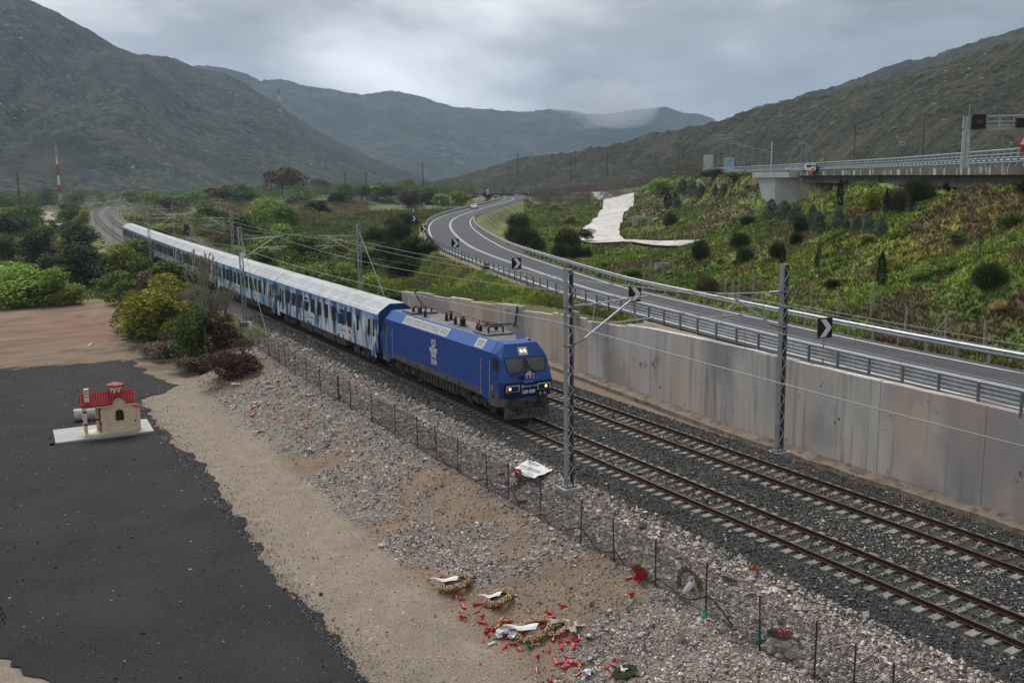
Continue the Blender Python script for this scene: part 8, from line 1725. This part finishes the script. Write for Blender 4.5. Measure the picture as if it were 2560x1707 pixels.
q1 = fbm(x*.2, y*.2, 4, 31)+rng.normal(0, .04, len(x)); q2 = fbm(x*.10, y*.10, 3, 33)+rng.normal(0, .03, len(x)); q3 = fbm(x*.55, y*.55, 3, 22)+rng.normal(0, .05, len(x))
yel = (q2 > .59) & (q3 > .47) & (rng.random(len(x)) < .5); brn = (q1 > .575) & ~yel; drk = (q3 > .58) & ~yel & ~brn; olv = ~yel & ~brn & ~drk & (rng.random(len(x)) < .35); grn = ~(yel | brn | drk | olv)
hh = (.10+.0012*d)*rng.uniform(.4, 1.5, len(x))
for m_, nm, lab in ((yel, 'yellow', 'yellow blossoming weeds scattered over the green slope'), (brn, 'brown', 'brown withered weeds on the slope'), (drk, 'dark', 'dark green weeds on the slope'), (olv, 'olive', 'olive dry grass on the slope'), (grn, 'green', 'fresh green grass on the slope')): carpet(nm+'_weeds', lab, 'grass', P[m_], hh[m_]*(1.25 if nm in ('dark', 'brown') else 1.), GM[nm], 4, .075, 1.3)
# bank between wall and road, and the valley floor
n = 60000; y = rng.uniform(50, 140, n); x = xwall(y)+.4+rng.random(n)**1.1*24; o, i, dd = nearest(_RQ, _RN, x, y); k = (o < -(hwroad(y)+1.7)); x, y = x[k], y[k]; P = np.stack([x, y, land(x, y)], 1); q2 = fbm(x*.16, y*.16, 3, 43)+rng.normal(0, .04, len(x)); yl = (q2 > .60) & (rng.random(len(x)) < .5); br = (q2 < .44); gr = ~yl & ~br
for m_, nm, lab in ((yl, 'yellow', 'yellow flowers on the bank behind the locomotive'), (br, 'olive', 'dry grass on the bank above the wall'), (gr, 'green', 'lush grass on the bank above the concrete wall')): carpet(nm+'_bank', lab, 'grass', P[m_], np.full(int(m_.sum()), .34)*rng.uniform(.5, 1.3, int(m_.sum())), GM[nm], 3, .04)
n = 70000; a = np.radians(rng.uniform(2, 31, n)); d = 110*(420/110)**rng.random(n); x = -25+d*np.sin(a); y = d*np.cos(a); u = x-xc(y); o, i, dd = nearest(_RQ, _RN, x, y); k = ((u > 10) & ((o < -6) | (dd > 50)) | (u < -6.5)) & (y > 100) & ~((y < 142) & (u < -6.5) & (u > -40)); x, y, d = x[k], y[k], d[k]
P = np.stack([x, y, land(x, y)], 1); q2 = fbm(x*.04, y*.04, 3, 53)+rng.normal(0, .04, len(x)); q1 = fbm(x*.1, y*.1, 3, 54); yl = (q2 > .63) & (rng.random(len(x)) < .35); br = (q1 > .56) & ~yl; dk2 = (q1 < .44) & ~yl; gr = ~yl & ~br & ~dk2
for m_, nm, lab in ((yl, 'yellow', 'yellow flower patches in the valley meadows'), (br, 'brown', 'brown reeds in the valley'), (dk2, 'dark', 'dark low scrub in the valley'), (gr, 'olive', 'olive meadow grass in the valley')): carpet(nm+'_meadow', lab, 'grass', P[m_], (.0026*d[m_])*rng.uniform(.5, 1.5, int(m_.sum())), GM[nm], 3, .05)
# yellow patches between the olives
for c, r_ in (((-13.27, 266.07, -1.95), 9), ((-7.97, 223.03, -3.08), 9), ((-6.20, 233.35, -2.43), 8), ((-15.48, 254.92, -2.27), 6), ((-2.41, 280.17, -2.63), 6)):
    n = 2500; a = rng.uniform(0, 6.28, n); rr = r_*np.sqrt(rng.random(n))*.6; x, y = c[0]+rr*np.cos(a), c[1]+rr*np.sin(a)*2; P = np.stack([x, y, land(x, y)], 1); carpet('yellow_patch', 'yellow flowers between the dark olive trees', 'flowers', P, np.full(n, .3), GM['yellow'], 2, .06)
n = 16000; y = rng.uniform(100, 215, n); x = xc(y)-rng.uniform(6, 60, n); k = ~((y < 143)); P = np.stack([x[k], y[k], land(x[k], y[k])], 1); carpet('green_turf', 'fresh grass around the olive trees', 'grass', P, np.full(len(P), .35), GM['green'], 4, .05)
# loose dark and pale bits on the asphalt millings
n = 16000; y = samp(n, 16, 98, 1.3); x = -rng.uniform(15.2, 50, n); k = inpoly(x, y, np.array(LOT)); x, y = x[k], y[k]; sz = rng.gamma(3, .006, len(x))*(1+y/60); c = pick([(.05, .05, .055), (.03, .03, .033), (.09, .09, .1), (.07, .065, .07), (.02, .02, .022), (.05, .05, .055), (.35, .33, .31)], len(x))
stones('loose_chips', np.stack([x, y, np.full(len(x), -2.735)], 1), sz, c, 'loose chips of milled asphalt on the dark lot', 'gravel', mStone)
n = 7000; y = samp(n, 18, 80, 1.3); x = -15.2+rng.exponential(.35, n)-.35; sz = rng.gamma(3, .0048, n)*(1+y/60); c = pick([(.03, .03, .033), (.05, .05, .055), (.07, .065, .065), (.3, .26, .22), (.4, .36, .31)], n)
stones('edge_rubble', np.stack([x, y, np.maximum(land(x, y), -2.74)+.01], 1), sz, c, 'crumbled asphalt bits along the edge between lot and sand', 'gravel', mStone)
# ---------------------------------------------------------------- far things
q = (24.91, 620.16, 0.28); q0 = (25.50, 626.37, 34.22); mRw = M('mast red', (.45, .06, .035), None, rough=.6); t = thing('radio_mast', 'red and white banded pole with antennas left of the railway bend', 'radio mast', (q[0], q[1], 0)); H = q0[2]
zz = [0, .22*H, .36*H, .52*H, .70*H, .88*H]; cols = [mWhite, mRw, mWhite, mRw, mWhite]
for k in range(5): MB().tube((0, 0, zz[k]), (0, 0, zz[k+1]), .95-.1*k, 10, .95-.1*(k+1), cap=False).build('band', cols[k], t)
MB().tube((0, 0, .86*H), (0, 0, H), .75, 10).build('antenna_housing', mPanel, t); MB().lathe((0, 0, .86*H), [(1.5, 0), (1.5, .5)], 12).build('platform', mGalvD, t); MB().tube((0, 0, H), (0, 0, H+2), .12).build('lightning_rod', mGalvD, t)
q = (508, 1827, 133); t = thing('lattice_tower', 'red and white lattice tower on the ridge shoulder of the left mountain', 'radio tower', q); H = 50
for k in range(4):
    z0, z1 = H*k/4, H*(k+1)/4; w0, w1 = 5-4*k/4, 5-4*(k+1)/4; b = MB()
    for sx in (-1, 1):
        for sy in (-1, 1): b.tube((sx*w0/2, sy*w0/2, z0), (sx*w1/2, sy*w1/2, z1), .32, 4)
        b.tube((sx*w0/2, -w0/2, z0), (-sx*w1/2, -w1/2, z1), .22, 4)
    b.tube((-w1/2, -w1/2, z1), (w1/2, -w1/2, z1), .2, 4); b.build('section', [mWhite, mRw][k % 2], t)
q = (166.93, 494.37, 0.19); t = thing('ruined_house', 'small roofless pale house among trees at the far side of the meadow', 'ruined house', (q[0], q[1], zat(q[0], q[1])-.5), -.35)
mPl = M('old pink plaster', (.48, .40, .36), (.36, .30, .27), .5, .9); MB().prism([(-3.6, 0, 0), (3.6, 0, 0), (3.6, 0, 4.6), (1.5, 0, 6.2), (-.6, 0, 6.8), (-3.6, 0, 4.8)], (0, .5, 0)).build('front_wall', mPl, t); MB().b2((3.1, .5, 0), (3.6, 6, 4.4)).build('side_wall', mPl, t); MB().b2((-3.6, .5, 0), (-3.1, 6, 4.6)).build('side_wall', mPl, t); MB().b2((3.9, .1, 0), (5.6, 3, 2.6)).build('annex', mPl, t)
for k, (px, qq, H, lab) in enumerate([(0, (131.66, 410.56, 5.43), 13, 'dark wooden pole left of the ruined house'), (0, (123.78, 415.71, 9.37), 9, 'dark pole behind the meadow trees, left one of the two'), (0, (191.37, 482.43, 9.00), 14, 'dark pole standing behind the chevron boards'), (0, (326, 546, 12), 17, 'wooden pole with a crossarm on the grassy hill foot'), (0, (348, 575, 16), 17, 'wooden pole below the bare patch of the right hill'), (0, (349, 537, 13), 17, 'wooden pole with transformer near the pale path on the hill foot'), (0, (284.83, 384.30, 11.74), 18, 'wooden pole left of the motorway bridge on the hill foot'), (0, (331, 625, 15), 17, 'thin wooden pole at the left end of the right hill'), (0, (235.45, 204.34, 19.65), 13, 'tall wooden double-arm pole behind the motorway railing'), (0, (241.00, 236.03, 19.37), 11, 'dark wooden pole behind the motorway, left of the tall one'), (0, (-9.21, 338.49, 6.76), 12, 'wooden pole among the trees at the left edge')]):
    t = thing('utility_pole', lab, 'utility pole', (qq[0], qq[1], qq[2]-2)); MB().tube((0, 0, -2), (0, 0, H), .17+.0002*qq[1], 6, .12+.0002*qq[1]).build('pole', mWood, t); MB().box((0, 0, H-.8), (2.6, .16, .16), -.6).build('crossarm', mWood, t)
